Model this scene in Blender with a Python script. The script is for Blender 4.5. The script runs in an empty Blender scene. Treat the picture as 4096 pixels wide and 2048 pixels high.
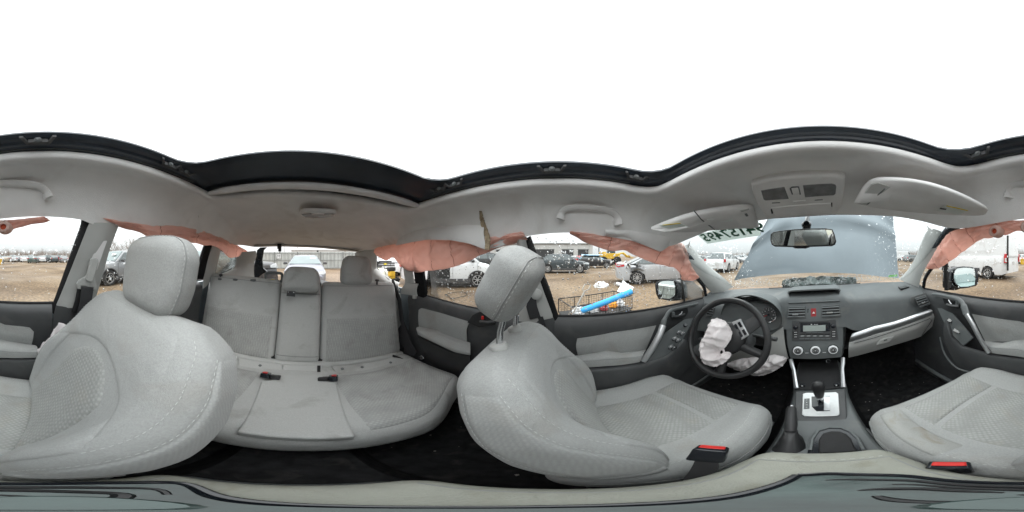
import bpy, math, random
import numpy as np
from mathutils import Matrix, Vector, noise as mnoise

R = math.radians
PI = math.pi
random.seed(7)
sc = bpy.context.scene
col = sc.collection

# ------------------------------------------------------------------ camera
CAM_H = 1.38            # camera height over the yard
FRONT_U = 3261.0        # column of the 4096 wide panorama that looks straight ahead of the car
ROLL = R(3.05)          # the damaged car leans, right side high
CAM_X = 0.03            # camera offset from the car's centre plane
cam_d = bpy.data.cameras.new('camera')
cam = bpy.data.objects.new('camera', cam_d)
col.objects.link(cam)
cam_d.type = 'PANO'
try:
    cam_d.cycles.panorama_type = 'EQUIRECTANGULAR'
except Exception:
    cam_d.panorama_type = 'EQUIRECTANGULAR'
cam.location = (0, 0, CAM_H)
cam.rotation_euler = (R(90), 0, -(2048 - FRONT_U) / 4096 * 2 * PI)
cam_d.clip_start = 0.01
cam_d.clip_end = 2000
sc.camera = cam

# ------------------------------------------------------------------ world: bright overcast sky
world = bpy.data.worlds.new('World')
sc.world = world
world.use_nodes = True
wn = world.node_tree.nodes
wl = world.node_tree.links
bg = wn['Background']
sky = wn.new('ShaderNodeTexSky')
sky.sky_type = 'NISHITA'
sky.sun_disc = False
sky.sun_elevation = R(48)
sky.sun_rotation = R(150)
sky.air_density = 1.0
sky.dust_density = 6.0
tc = wn.new('ShaderNodeTexCoord')
sep = wn.new('ShaderNodeSeparateXYZ')
wl.new(tc.outputs['Generated'], sep.inputs[0])
mr = wn.new('ShaderNodeMapRange')          # overcast: zenith about three times the horizon
mr.inputs['From Min'].default_value = 0.0
mr.inputs['From Max'].default_value = 1.0
mr.inputs['To Min'].default_value = 4.7
mr.inputs['To Max'].default_value = 22.0
wl.new(sep.outputs['Z'], mr.inputs['Value'])
tint = wn.new('ShaderNodeMix')
tint.data_type = 'RGBA'
tint.blend_type = 'MULTIPLY'
tint.inputs[0].default_value = 1.0
tint.inputs[6].default_value = (0.965, 0.985, 1.0, 1)
wl.new(mr.outputs[0], tint.inputs[7])
desat = wn.new('ShaderNodeHueSaturation')
desat.inputs['Saturation'].default_value = 0.15
wl.new(sky.outputs[0], desat.inputs['Color'])
mx = wn.new('ShaderNodeMix')
mx.data_type = 'RGBA'
mx.inputs[0].default_value = 0.85
wl.new(desat.outputs[0], mx.inputs[6])
wl.new(tint.outputs[2], mx.inputs[7])
wl.new(mx.outputs[2], bg.inputs['Color'])
bg.inputs['Strength'].default_value = 0.11

sun_d = bpy.data.lights.new('sun', 'SUN')
sun_d.energy = 0.6
sun_d.angle = R(25)
sun_d.color = (1.0, 0.97, 0.93)
sun = bpy.data.objects.new('sun', sun_d)
col.objects.link(sun)
sun.rotation_euler = (R(42), 0, R(-150))

vs = sc.view_settings
vs.view_transform = 'Standard'
vs.look = 'None'
vs.gamma = 1.0
vs.exposure = 1.15
vs.use_curve_mapping = False
sc.render.engine = 'CYCLES'
sc.cycles.use_denoising = True
sc.cycles.max_bounces = 10
sc.cycles.diffuse_bounces = 5
sc.cycles.glossy_bounces = 4
sc.cycles.transmission_bounces = 8
sc.cycles.transparent_max_bounces = 24
sc.cycles.caustics_reflective = False
sc.cycles.caustics_refractive = False
sc.cycles.sample_clamp_indirect = 6.0

# ------------------------------------------------------------------ helpers: rays
CAR = Matrix.Translation((0, 0, CAM_H)) @ Matrix.Rotation(-ROLL, 4, 'Y') @ Matrix.Translation((-CAM_X, 0, 0))

def ray_w(u, v):
    az = (u - FRONT_U) / 4096 * 2 * PI
    el = (1024 - v) / 2048 * PI
    return Vector((math.sin(az) * math.cos(el), math.cos(az) * math.cos(el), math.sin(el)))

_RI = Matrix.Rotation(ROLL, 3, 'Y')

def at4(u, v, x=None, y=None, z=None, r=None, pl=None):
    """a sight line of the survey picture cut with a known plane of the car (car frame)"""
    d = _RI @ ray_w(u, v)
    o = Vector((CAM_X, 0, 0))
    if x is not None: t = (x - CAM_X) / d.x
    elif y is not None: t = y / d.y
    elif z is not None: t = z / d.z
    elif pl is not None: t = (pl[0] - o).dot(pl[1]) / d.dot(pl[1])
    else: t = r / math.hypot(d.x, d.y)
    return o + d * t

K = 4096 / 2576
def at(u, v, **k): return at4(u * K, v * K, **k)
def zm(x0, y0, s):
    return lambda a, b, **k: at4(x0 + a * s, y0 + b * s, **k)

def atw(u, v, dist=None, z=None):
    """world point on a sight line: at a horizontal distance, or on a level"""
    d = ray_w(u * K, v * K)
    o = Vector((0, 0, CAM_H))
    t = (z - CAM_H) / d.z if z is not None else dist / math.hypot(d.x, d.y)
    return o + d * t

# ------------------------------------------------------------------ helpers: meshes
def lerp(a, b, t): return a + (b - a) * t
def smooth(t):
    t = max(0.0, min(1.0, t)); return t * t * (3 - 2 * t)
def interp(xs, ys, x):
    if x <= xs[0]: return ys[0]
    for i in range(len(xs) - 1):
        if x <= xs[i + 1]:
            t = (x - xs[i]) / (xs[i + 1] - xs[i])
            return ys[i] + (ys[i + 1] - ys[i]) * t
    return ys[-1]
def polyat(pts, t):
    """point at arc fraction t of a polyline"""
    L = [0]
    for a, b in zip(pts, pts[1:]): L.append(L[-1] + (b - a).length)
    s = t * L[-1]
    for i in range(len(pts) - 1):
        if s <= L[i + 1] + 1e-9:
            k = (s - L[i]) / max(L[i + 1] - L[i], 1e-9)
            return pts[i].lerp(pts[i + 1], k)
    return pts[-1].copy()
def crom(pts, n):
    """Catmull-Rom through points"""
    P = [Vector(p) for p in pts]
    out = []
    for i in range(len(P) - 1):
        p0 = P[i - 1] if i else P[0] * 2 - P[1]
        p1, p2 = P[i], P[i + 1]
        p3 = P[i + 2] if i + 2 < len(P) else P[-1] * 2 - P[-2]
        for k in range(n):
            t = k / n
            out.append(0.5 * ((2 * p1) + (p2 - p0) * t + (2 * p0 - 5 * p1 + 4 * p2 - p3) * t * t + (3 * p1 - p0 - 3 * p2 + p3) * t ** 3))
    out.append(P[-1])
    return out
def frame(o, ax, ay):
    """matrix with x along ax, y near ay"""
    ax = Vector(ax).normalized()
    az = ax.cross(Vector(ay)).normalized()
    ay = az.cross(ax)
    m = Matrix((ax, ay, az)).transposed().to_4x4()
    m.translation = Vector(o)
    return m

class MB:
    def __init__(s): s.v = []; s.f = []
    def add(s, vs, fs, M=None):
        o = len(s.v)
        s.v += [tuple(M @ Vector(p)) for p in vs] if M is not None else [tuple(p) for p in vs]
        s.f += [tuple(i + o for i in f) for f in fs]
        return s
    def box(s, c, d, M=None):
        x, y, z = c; a, b, h = d[0] / 2, d[1] / 2, d[2] / 2
        vs = [(x + i * a, y + j * b, z + k * h) for k in (-1, 1) for j in (-1, 1) for i in (-1, 1)]
        return s.add(vs, [(0, 2, 3, 1), (4, 5, 7, 6), (0, 1, 5, 4), (2, 6, 7, 3), (0, 4, 6, 2), (1, 3, 7, 5)], M)
    def grid(s, rows, cu=False, cv=False, M=None, flip=False):
        n, m = len(rows), len(rows[0])
        vs = [p for r in rows for p in r]; fs = []
        for i in range(n if cv else n - 1):
            for j in range(m if cu else m - 1):
                a, b = i * m + j, i * m + (j + 1) % m
                c, d = ((i + 1) % n) * m + (j + 1) % m, ((i + 1) % n) * m + j
                fs.append((a, d, c, b) if flip else (a, b, c, d))
        return s.add(vs, fs, M)
    def loft(s, rings, cap=True, M=None):
        m = len(rings[0]); o = len(s.v)
        s.grid(rings, cu=True, M=M)
        if cap:
            s.f.append(tuple(o + i for i in range(m))[::-1])
            s.f.append(tuple(o + (len(rings) - 1) * m + i for i in range(m)))
        return s
    def tube(s, path, r, n=8, cap=True, flat=None, up=None):
        """sweep; r number or list; flat = (a, b) scales of the section; up fixes the section's first axis"""
        P = [Vector(p) for p in path]; rings = []
        prev = None
        for i, p in enumerate(P):
            t = (P[min(i + 1, len(P) - 1)] - P[max(i - 1, 0)]).normalized()
            if up is not None:
                n1 = Vector(up) - t * t.dot(Vector(up)); n1.normalize()
            elif prev is None:
                n1 = t.orthogonal().normalized()
            else:
                n1 = prev - t * prev.dot(t); n1.normalize()
            prev = n1
            n2 = t.cross(n1)
            rr = r[i] if isinstance(r, (list, tuple)) else r
            fa, fb = flat or (1, 1)
            rings.append([p + n1 * (math.cos(2 * PI * k / n) * rr * fa) + n2 * (math.sin(2 * PI * k / n) * rr * fb) for k in range(n)])
        return s.loft(rings, cap)
    def lathe(s, prof, n=24, M=None, cap=True):
        return s.loft([[(r * math.cos(2 * PI * k / n), r * math.sin(2 * PI * k / n), z) for k in range(n)] for r, z in prof], cap, M)
    def prism(s, poly, h0, h1, M=None):
        """polygon in local xy, from z=h0 to h1"""
        n = len(poly)
        vs = [(p[0], p[1], h0) for p in poly] + [(p[0], p[1], h1) for p in poly]
        fs = [tuple(range(n))[::-1], tuple(range(n, 2 * n))] + [(i, (i + 1) % n, n + (i + 1) % n, n + i) for i in range(n)]
        return s.add(vs, fs, M)
    def slab(s, pts, off):
        """free polygon of 3d points thickened by the vector off"""
        off = Vector(off); n = len(pts)
        vs = [Vector(p) for p in pts]; vs = vs + [p + off for p in vs]
        fs = [tuple(range(n))[::-1], tuple(range(n, 2 * n))] + [(i, (i + 1) % n, n + (i + 1) % n, n + i) for i in range(n)]
        return s.add(vs, fs)
    def sheet(s, A, B, n, m, th, bulge=None, nrm=None):
        """closed sheet between polylines A and B; bulge(i/n, j/m)->offset vector; th thickness along nrm"""
        top = []
        for j in range(m + 1):
            row = []
            for i in range(n + 1):
                p = polyat(A, i / n).lerp(polyat(B, i / n), j / m)
                if bulge: p = p + bulge(i / n, j / m)
                row.append(p)
            top.append(row)
        nrm = Vector(nrm)
        bot = [[p - nrm * th for p in r] for r in top]
        o = len(s.v)
        s.grid(top); s.grid(bot, flip=True)
        w = n + 1; h = m + 1; q = w * h
        e = [(0, j) for j in range(w)]
        def idx(i, j): return o + i * w + j
        for j in range(n):
            s.f.append((idx(0, j + 1), idx(0, j), idx(0, j) + q, idx(0, j + 1) + q))
            s.f.append((idx(m, j), idx(m, j + 1), idx(m, j + 1) + q, idx(m, j) + q))
        for i in range(m):
            s.f.append((idx(i, 0), idx(i + 1, 0), idx(i + 1, 0) + q, idx(i, 0) + q))
            s.f.append((idx(i + 1, n), idx(i, n), idx(i, n) + q, idx(i + 1, n) + q))
        return s
    def build(s, name, mat, parent=None, smooth_=True, sub=0, bev=0.0, ang=40, segs=2):
        me = bpy.data.meshes.new(name)
        L = root_loc(parent)
        me.from_pydata([(p[0] - L[0], p[1] - L[1], p[2] - L[2]) for p in s.v], [], s.f)
        me.update()
        if smooth_:
            me.shade_smooth()
            me.set_sharp_from_angle(angle=R(ang))
        me.materials.append(mat if not isinstance(mat, str) else M_[mat])
        o = bpy.data.objects.new(name, me)
        col.objects.link(o)
        if parent is not None: o.parent = parent
        if bev:
            b = o.modifiers.new('bevel', 'BEVEL'); b.width = bev; b.segments = segs; b.limit_method = 'ANGLE'; b.angle_limit = R(35)
            b.harden_normals = False
        if sub:
            b = o.modifiers.new('sub', 'SUBSURF'); b.levels = sub; b.render_levels = sub
        return o

def root_loc(o):
    if o is None: return (0, 0, 0)
    while o.parent is not None: o = o.parent
    return tuple(o.location)

LABELS = []
def thing(name, label, cat, loc=(0, 0, 0), group=None, car=True):
    o = bpy.data.objects.new(name, None)
    o.empty_display_size = 0.1
    col.objects.link(o)
    o.location = loc
    return tag(o, label, cat, group, car)
def tag(o, label, cat, group=None, car=True, kind=None):
    o['label'] = label; o['category'] = cat
    if group: o['group'] = group
    if kind: o['kind'] = kind
    if car: CARTOP.append(o)
    return o
CARTOP = []
def struct(o, kind='structure', car=False):
    o['kind'] = kind
    if car: CARTOP.append(o)
    return o
def origin(o, p):
    """give a one-mesh thing its origin at p (car frame)"""
    p = Vector(p)
    o.data.transform(Matrix.Translation(-p)); o.location = p
    return o

class Soft:
    """rounded cushion block: unit cube (a,b,c in -1..1) -> half sizes h, edge radius r, pillow bulge per axis, then fn, then M"""
    def __init__(s, h, r, bulge=(0, 0, 0), M=None, fn=None):
        s.h = h; s.r = min(r, min(h) * 0.999); s.bu = bulge; s.M = M or Matrix.Identity(4); s.fn = fn
    def map(s, a, b, c, raw=False):
        p = [a * s.h[0], b * s.h[1], c * s.h[2]]
        q = [max(-(h - s.r), min(h - s.r, x)) for x, h in zip(p, s.h)]
        d = Vector([x - y for x, y in zip(p, q)])
        if d.length > 1e-9: d = d.normalized() * s.r
        p = [q[i] + d[i] for i in range(3)]
        abc = (a, b, c)
        for i in range(3):
            j, k = (i + 1) % 3, (i + 2) % 3
            if abs(abc[i]) > 0.99:
                p[i] += math.copysign(s.bu[i], abc[i]) * (1 - abc[j] ** 2) * (1 - abc[k] ** 2)
        p = Vector(p)
        if s.fn: p = Vector(s.fn(p, abc))
        return s.M @ p
    def mesh(s, mb, n=(10, 10, 10)):
        # sample denser near edges
        def sp(m): return [math.sin(PI / 2 * (2 * i / m - 1)) * 0.35 + (2 * i / m - 1) * 0.65 for i in range(m + 1)]
        A, B, C = sp(n[0]), sp(n[1]), sp(n[2])
        for sg in (-1, 1):
            mb.grid([[s.map(a, b, sg) for a in A] for b in B], flip=sg < 0)
            mb.grid([[s.map(a, sg, c) for a in A] for c in C], flip=sg > 0)
            mb.grid([[s.map(sg, b, c) for b in B] for c in C], flip=sg < 0)
        return mb
def weld(o, d=1e-4):
    import bmesh
    bm = bmesh.new(); bm.from_mesh(o.data)
    bmesh.ops.remove_doubles(bm, verts=bm.verts, dist=d)
    bmesh.ops.recalc_face_normals(bm, faces=bm.faces)
    bm.to_mesh(o.data); bm.free()
    o.data.shade_smooth()
    return o
def softbox(name, mat, parent, c, h, r, bulge=(0, 0, 0), rot=None, fn=None, n=(10, 10, 10)):
    M = Matrix.Translation(c) @ (rot if rot is not None else Matrix.Identity(4))
    s = Soft(h, r, bulge, M, fn)
    return weld(s.mesh(MB(), n).build(name, mat, parent)), s
def RX(a): return Matrix.Rotation(R(a), 4, 'X')
def RY(a): return Matrix.Rotation(R(a), 4, 'Y')
def RZ(a): return Matrix.Rotation(R(a), 4, 'Z')
def rrect(w, h, r, n=5):
    """rounded rectangle polygon, centred"""
    out = []
    for cx, cy, a0 in ((w / 2 - r, h / 2 - r, 0), (-w / 2 + r, h / 2 - r, 90), (-w / 2 + r, -h / 2 + r, 180), (w / 2 - r, -h / 2 + r, 270)):
        for k in range(n + 1):
            a = R(a0 + 90 * k / n); out.append((cx + r * math.cos(a), cy + r * math.sin(a)))
    return out
def nz(p, s=1.0): return mnoise.noise(Vector(p) * s)

def cloth(name, mt, outline, n, parent, step, hf, th=.003):
    """crumpled cloth: fills a closed 3d outline lying in a plane of normal n; hf(p, e) -> height, e = distance to the edge"""
    n = Vector(n).normalized(); c = sum(outline, Vector()) / len(outline)
    ax = n.orthogonal().normalized(); ay = n.cross(ax)
    P = [((p - c).dot(ax), (p - c).dot(ay)) for p in outline]
    x0, x1 = min(p[0] for p in P), max(p[0] for p in P); y0, y1 = min(p[1] for p in P), max(p[1] for p in P)
    def inside(x, y):
        r = False; j = len(P) - 1
        for i in range(len(P)):
            if (P[i][1] > y) != (P[j][1] > y) and x < (P[j][0] - P[i][0]) * (y - P[i][1]) / (P[j][1] - P[i][1]) + P[i][0]: r = not r
            j = i
        return r
    def edge(x, y):
        b = (9, 0, 0)
        for i in range(len(P)):
            ax_, ay_ = P[i - 1]; bx, by = P[i]; dx, dy = bx - ax_, by - ay_
            t = max(0, min(1, ((x - ax_) * dx + (y - ay_) * dy) / max(1e-9, dx * dx + dy * dy)))
            b = min(b, (math.hypot(x - ax_ - t * dx, y - ay_ - t * dy), ax_ + t * dx, ay_ + t * dy))
        return b
    x0 -= step; y0 -= step
    nx, ny = int((x1 - x0) / step) + 3, int((y1 - y0) / step) + 3
    idx = {}; mb = MB()
    for i in range(nx):
        for j in range(ny):
            x, y = x0 + i * step, y0 + j * step
            ins = inside(x, y); e, ex, ey = edge(x, y)
            if ins or e < step * 1.45:
                if not ins: x, y, e = ex, ey, 0
                p = c + ax * x + ay * y
                idx[i, j] = len(mb.v); mb.v.append(tuple(p + n * hf(p, e)))
    for (i, j) in idx:
        q = [(i, j), (i + 1, j), (i + 1, j + 1), (i, j + 1)]
        if all(k in idx for k in q): mb.f.append(tuple(idx[k] for k in q))
    o = mb.build(name, mt, parent, ang=60)
    so = o.modifiers.new('th', 'SOLIDIFY'); so.thickness = th
    return o
def folds(p, s):
    """ridged folds"""
    return 1 - 2 * abs(nz((p.x * s, p.y * s * .55 + .3 * nz((p.x * s, 0, p.z * s)), p.z * s)))

# text as thin mesh letters
def text_mesh(body, size, depth=0.0004, align='CENTER', bold=0.0):
    cu = bpy.data.curves.new('t', 'FONT')
    cu.body = body; cu.size = size; cu.extrude = depth; cu.offset = bold; cu.align_x = align; cu.align_y = 'CENTER'; cu.resolution_u = 2
    ob = bpy.data.objects.new('t', cu); col.objects.link(ob)
    dg = bpy.context.evaluated_depsgraph_get(); dg.update()
    me = ob.evaluated_get(dg).to_mesh()
    vs = [tuple(v.co) for v in me.vertices]; fs = [tuple(p.vertices) for p in me.polygons]
    bpy.data.objects.remove(ob); bpy.data.curves.remove(cu)
    return vs, fs
def text(name, body, size, M, mat, parent, depth=0.0004, align='CENTER', bold=0.0):
    vs, fs = text_mesh(body, size, depth, align, bold)
    return MB().add(vs, fs, M).build(name, mat, parent, smooth_=False)

# ------------------------------------------------------------------ materials
M_ = {}
def mat(name, c, rough=0.6, metal=0.0, spec=0.5, var=None, bump=None, weave=None, coat=0.0, sheen=0.0, trans=None, stain=None, wrinkle=None):
    """procedural principled material.
    var=(scale, amount) brightness mottling; bump=(scale, strength, distance); weave=(scale, strength, contrast); stain=(scale, colour, amount)"""
    m = bpy.data.materials.new(name); m.use_nodes = True
    N = m.node_tree.nodes; L = m.node_tree.links
    b = N['Principled BSDF']
    b.inputs['Roughness'].default_value = rough; b.inputs['Metallic'].default_value = metal
    b.inputs['Specular IOR Level'].default_value = spec
    b.inputs['Coat Weight'].default_value = coat
    b.inputs['Coat Roughness'].default_value = 0.08
    if sheen: b.inputs['Sheen Weight'].default_value = sheen
    tcn = N.new('ShaderNodeTexCoord')
    csock = None
    rgb = N.new('ShaderNodeRGB'); rgb.outputs[0].default_value = (*c, 1); csock = rgb.outputs[0]
    def mul(sock, fac_sock, lo, hi):
        mp = N.new('ShaderNodeMapRange'); mp.inputs['From Min'].default_value = 0.3; mp.inputs['From Max'].default_value = 0.7
        mp.inputs['To Min'].default_value = lo; mp.inputs['To Max'].default_value = hi; L.new(fac_sock, mp.inputs['Value'])
        mm = N.new('ShaderNodeMix'); mm.data_type = 'RGBA'; mm.blend_type = 'MULTIPLY'; mm.inputs[0].default_value = 1
        L.new(sock, mm.inputs[6]); L.new(mp.outputs[0], mm.inputs[7]); return mm.outputs[2]
    heights = []
    if var:
        t = N.new('ShaderNodeTexNoise'); t.inputs['Scale'].default_value = var[0]; t.inputs['Detail'].default_value = 5
        L.new(tcn.outputs['Object'], t.inputs['Vector'])
        csock = mul(csock, t.outputs['Fac'], 1 - var[1], 1 + var[1])
    if stain:
        t = N.new('ShaderNodeTexNoise'); t.inputs['Scale'].default_value = stain[0]; t.inputs['Detail'].default_value = 4; t.inputs['Distortion'].default_value = 0.6
        L.new(tcn.outputs['Object'], t.inputs['Vector'])
        mp = N.new('ShaderNodeMapRange'); mp.inputs['From Min'].default_value = 0.56; mp.inputs['From Max'].default_value = 0.72
        mp.inputs['To Max'].default_value = stain[2]; L.new(t.outputs['Fac'], mp.inputs['Value'])
        mm = N.new('ShaderNodeMix'); mm.data_type = 'RGBA'; L.new(mp.outputs[0], mm.inputs[0])
        L.new(csock, mm.inputs[6]); mm.inputs[7].default_value = (*stain[1], 1); csock = mm.outputs[2]
    if weave:
        mpn = N.new('ShaderNodeMapping'); mpn.inputs['Rotation'].default_value = (0.0, 0.0, 0.785); L.new(tcn.outputs['Object'], mpn.inputs['Vector'])
        t = N.new('ShaderNodeTexVoronoi'); t.inputs['Scale'].default_value = weave[0]; t.inputs['Randomness'].default_value = 0.18
        L.new(mpn.outputs[0], t.inputs['Vector'])
        mp = N.new('ShaderNodeMapRange'); mp.inputs['From Max'].default_value = 0.62; mp.inputs['To Min'].default_value = 1 + weave[2]; mp.inputs['To Max'].default_value = 1 - weave[2]
        L.new(t.outputs['Distance'], mp.inputs['Value'])
        mm = N.new('ShaderNodeMix'); mm.data_type = 'RGBA'; mm.blend_type = 'MULTIPLY'; mm.inputs[0].default_value = 1
        L.new(csock, mm.inputs[6]); L.new(mp.outputs[0], mm.inputs[7]); csock = mm.outputs[2]
        heights.append((mp.outputs[0], weave[1], 0.003))
    if bump:
        t = N.new('ShaderNodeTexNoise'); t.inputs['Scale'].default_value = bump[0]; t.inputs['Detail'].default_value = 4
        L.new(tcn.outputs['Object'], t.inputs['Vector'])
        heights.append((t.outputs['Fac'], bump[1], bump[2] if len(bump) > 2 else 0.002))
    if wrinkle:
        t = N.new('ShaderNodeTexNoise'); t.inputs['Scale'].default_value = wrinkle[0]; t.inputs['Detail'].default_value = 3; t.inputs['Distortion'].default_value = 0.8
        L.new(tcn.outputs['Object'], t.inputs['Vector']); heights.append((t.outputs['Fac'], wrinkle[1], wrinkle[2]))
    ns = None
    for hs, st, di in heights:
        bn = N.new('ShaderNodeBump'); bn.inputs['Strength'].default_value = st; bn.inputs['Distance'].default_value = di
        L.new(hs, bn.inputs['Height'])
        if ns is not None: L.new(ns, bn.inputs['Normal'])
        ns = bn.outputs[0]
    if ns is not None: L.new(ns, b.inputs['Normal'])
    L.new(csock, b.inputs['Base Color'])
    if trans:
        tr = N.new('ShaderNodeBsdfTranslucent'); tr.inputs[0].default_value = (*trans[1], 1)
        ms = N.new('ShaderNodeMixShader'); ms.inputs[0].default_value = trans[0]
        L.new(b.outputs[0], ms.inputs[1]); L.new(tr.outputs[0], ms.inputs[2]); L.new(ms.outputs[0], N['Material Output'].inputs[0])
    M_[name] = m
    return m

def glass_mat(name, tintc, refl=1.0, rough=0.0):
    m = bpy.data.materials.new(name); m.use_nodes = True
    N = m.node_tree.nodes; L = m.node_tree.links
    N.remove(N['Principled BSDF'])
    t = N.new('ShaderNodeBsdfTransparent'); t.inputs[0].default_value = (*tintc, 1)
    g = N.new('ShaderNodeBsdfGlossy'); g.inputs['Roughness'].default_value = rough
    fr = N.new('ShaderNodeFresnel'); fr.inputs[0].default_value = 1.35
    mu = N.new('ShaderNodeMath'); mu.operation = 'MULTIPLY'; mu.inputs[1].default_value = refl
    L.new(fr.outputs[0], mu.inputs[0])
    ms = N.new('ShaderNodeMixShader')
    L.new(mu.outputs[0], ms.inputs[0]); L.new(t.outputs[0], ms.inputs[1]); L.new(g.outputs[0], ms.inputs[2])
    L.new(ms.outputs[0], N['Material Output'].inputs[0])
    M_[name] = m
    return m

def water_mat(name):
    m = bpy.data.materials.new(name); m.use_nodes = True
    N = m.node_tree.nodes; L = m.node_tree.links
    N.remove(N['Principled BSDF'])
    g = N.new('ShaderNodeBsdfGlass'); g.inputs['IOR'].default_value = 1.33; g.inputs['Roughness'].default_value = 0.0
    L.new(g.outputs[0], N['Material Output'].inputs[0])
    M_[name] = m
    return m

# cabin
mat('seat_fabric', (0.345, 0.352, 0.345), 0.95, spec=0.15, var=(300, 0.09), bump=(700, 0.7, 0.0016), sheen=0.15, stain=(7, (0.25, 0.225, 0.185), 0.35), wrinkle=(11, 0.35, 0.012))
mat('seat_insert', (0.325, 0.332, 0.32), 0.95, spec=0.15, var=(20, 0.05), weave=(105, 1.0, 0.17), sheen=0.15, stain=(9, (0.36, 0.32, 0.25), 0.28))
mat('bench_fabric', (0.44, 0.445, 0.435), 0.95, spec=0.15, var=(300, 0.09), bump=(700, 0.7, 0.0016), stain=(8, (0.24, 0.23, 0.21), 0.5), wrinkle=(10, 0.35, 0.012))
mat('bench_insert', (0.40, 0.405, 0.395), 0.95, spec=0.15, var=(14, 0.06), weave=(95, 1.0, 0.15), stain=(8, (0.22, 0.21, 0.195), 0.35))
mat('seam', (0.27, 0.275, 0.27), 0.95, spec=0.1)
mat('thread', (0.56, 0.57, 0.56), 0.9, spec=0.1)
mat('headliner', (0.80, 0.795, 0.785), 0.97, spec=0.08, var=(9, 0.05), bump=(500, 0.8, 0.0016), stain=(5, (0.50, 0.47, 0.43), 0.35), wrinkle=(7, 0.3, 0.012))
mat('pillar_trim', (0.46, 0.465, 0.45), 0.6, spec=0.3, var=(12, 0.04), bump=(1200, 0.15, 0.0004), stain=(14, (0.36, 0.35, 0.32), 0.2))
mat('visor', (0.74, 0.735, 0.725), 0.8, spec=0.2, var=(15, 0.05), bump=(900, 0.2, 0.0005))
mat('foam', (0.36, 0.29, 0.20), 0.95, spec=0.1, var=(60, 0.35), bump=(150, 0.9, 0.004))
mat('dark_trim', (0.066, 0.068, 0.070), 0.55, spec=0.4, var=(10, 0.15), bump=(900, 0.35, 0.0006), stain=(7, (0.15, 0.145, 0.135), 0.3))
mat('dash_trim', (0.120, 0.130, 0.132), 0.55, spec=0.35, var=(7, 0.12), bump=(900, 0.4, 0.0006), stain=(9, (0.20, 0.195, 0.18), 0.45))
mat('black_trim', (0.018, 0.018, 0.019), 0.45, spec=0.45, var=(15, 0.2))
mat('gloss_black', (0.010, 0.012, 0.016), 0.16, spec=0.5, var=(20, 0.2))
mat('roof_frame', (0.022, 0.030, 0.042), 0.28, spec=0.6, var=(8, 0.3), bump=(40, 0.1, 0.002))
mat('matte_black', (0.016, 0.016, 0.017), 0.95, spec=0.08, var=(15, 0.2))
mat('rubber', (0.02, 0.02, 0.021), 0.7, spec=0.3, var=(30, 0.15))
mat('leather', (0.022, 0.022, 0.023), 0.42, spec=0.45, var=(14, 0.15), bump=(500, 0.3, 0.0006))
mat('carpet', (0.022, 0.022, 0.023), 1.0, spec=0.05, var=(30, 0.35), bump=(600, 1.0, 0.003), stain=(18, (0.08, 0.075, 0.068), 0.35))
mat('belt', (0.045, 0.045, 0.048), 0.6, spec=0.3, bump=(800, 0.4, 0.0006), var=(30, 0.1))
mat('silver_trim', (0.55, 0.56, 0.57), 0.32, metal=0.75, var=(20, 0.06), bump=(600, 0.05, 0.0003))
mat('chrome', (0.72, 0.73, 0.74), 0.12, metal=1.0, var=(30, 0.04))
mat('red_plastic', (0.62, 0.025, 0.02), 0.4, spec=0.5, var=(40, 0.1))
mat('hazard_red', (0.35, 0.03, 0.035), 0.35, spec=0.5, var=(40, 0.1))
mat('white_print', (0.75, 0.76, 0.76), 0.6, var=(40, 0.05))
mat('lcd', (0.36, 0.40, 0.38), 0.25, spec=0.5, var=(25, 0.05))
mat('lens', (0.20, 0.20, 0.20), 0.15, spec=0.6, var=(30, 0.25), bump=(120, 0.3, 0.002))
mat('airbag_white', (0.86, 0.81, 0.81), 0.9, spec=0.15, var=(30, 0.05), bump=(60, 0.5, 0.004), trans=(0.25, (0.8, 0.8, 0.8)))
mat('airbag_pink', (0.93, 0.68, 0.61), 0.85, spec=0.2, var=(14, 0.10), bump=(35, 0.5, 0.006), trans=(0.6, (0.98, 0.70, 0.62)))
mat('yellow_label', (0.80, 0.62, 0.05), 0.6, var=(40, 0.1))
mat('paper', (0.78, 0.80, 0.78), 0.8, var=(40, 0.05), trans=(0.5, (0.75, 0.80, 0.77)))
mat('green_ink', (0.03, 0.13, 0.07), 0.8, var=(40, 0.15))
mat('green_label', (0.16, 0.50, 0.10), 0.7, var=(40, 0.2))
mat('blue_body', (0.150, 0.180, 0.200), 0.28, metal=0.35, coat=0.5, var=(3, 0.08), bump=(2.5, 0.25, 0.02))
mat('lid_vinyl', (0.30, 0.305, 0.265), 0.7, spec=0.3, var=(14, 0.10), bump=(420, 0.8, 0.0016), stain=(16, (0.17, 0.155, 0.10), 0.6), wrinkle=(30, 0.25, 0.006))
mat('stand_teal', (0.030, 0.055, 0.050), 0.22, spec=0.45, var=(14, 0.6), bump=(25, 0.4, 0.004))
mat('ring_gleam', (0.85, 0.86, 0.87), 0.3, metal=0.0, var=(30, 0.04))  # chrome shine of the knob rings put into a near-white non-metal colour
mat('brushed', (0.50, 0.51, 0.51), 0.42, metal=0.7, var=(60, 0.05))
mirror_m = mat('mirror', (0.80, 0.86, 0.85), 0.015, metal=1.0, var=(4, 0.02))
glass_mat('pane', (0.80, 0.825, 0.815), 0.75)
glass_mat('pane_front', (0.76, 0.805, 0.80), 0.9)
glass_mat('sunroof_glass', (0.86, 0.88, 0.88), 0.10)
water_mat('water')
glass_mat('etch', (0.55, 0.57, 0.58), 0.1)
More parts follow.
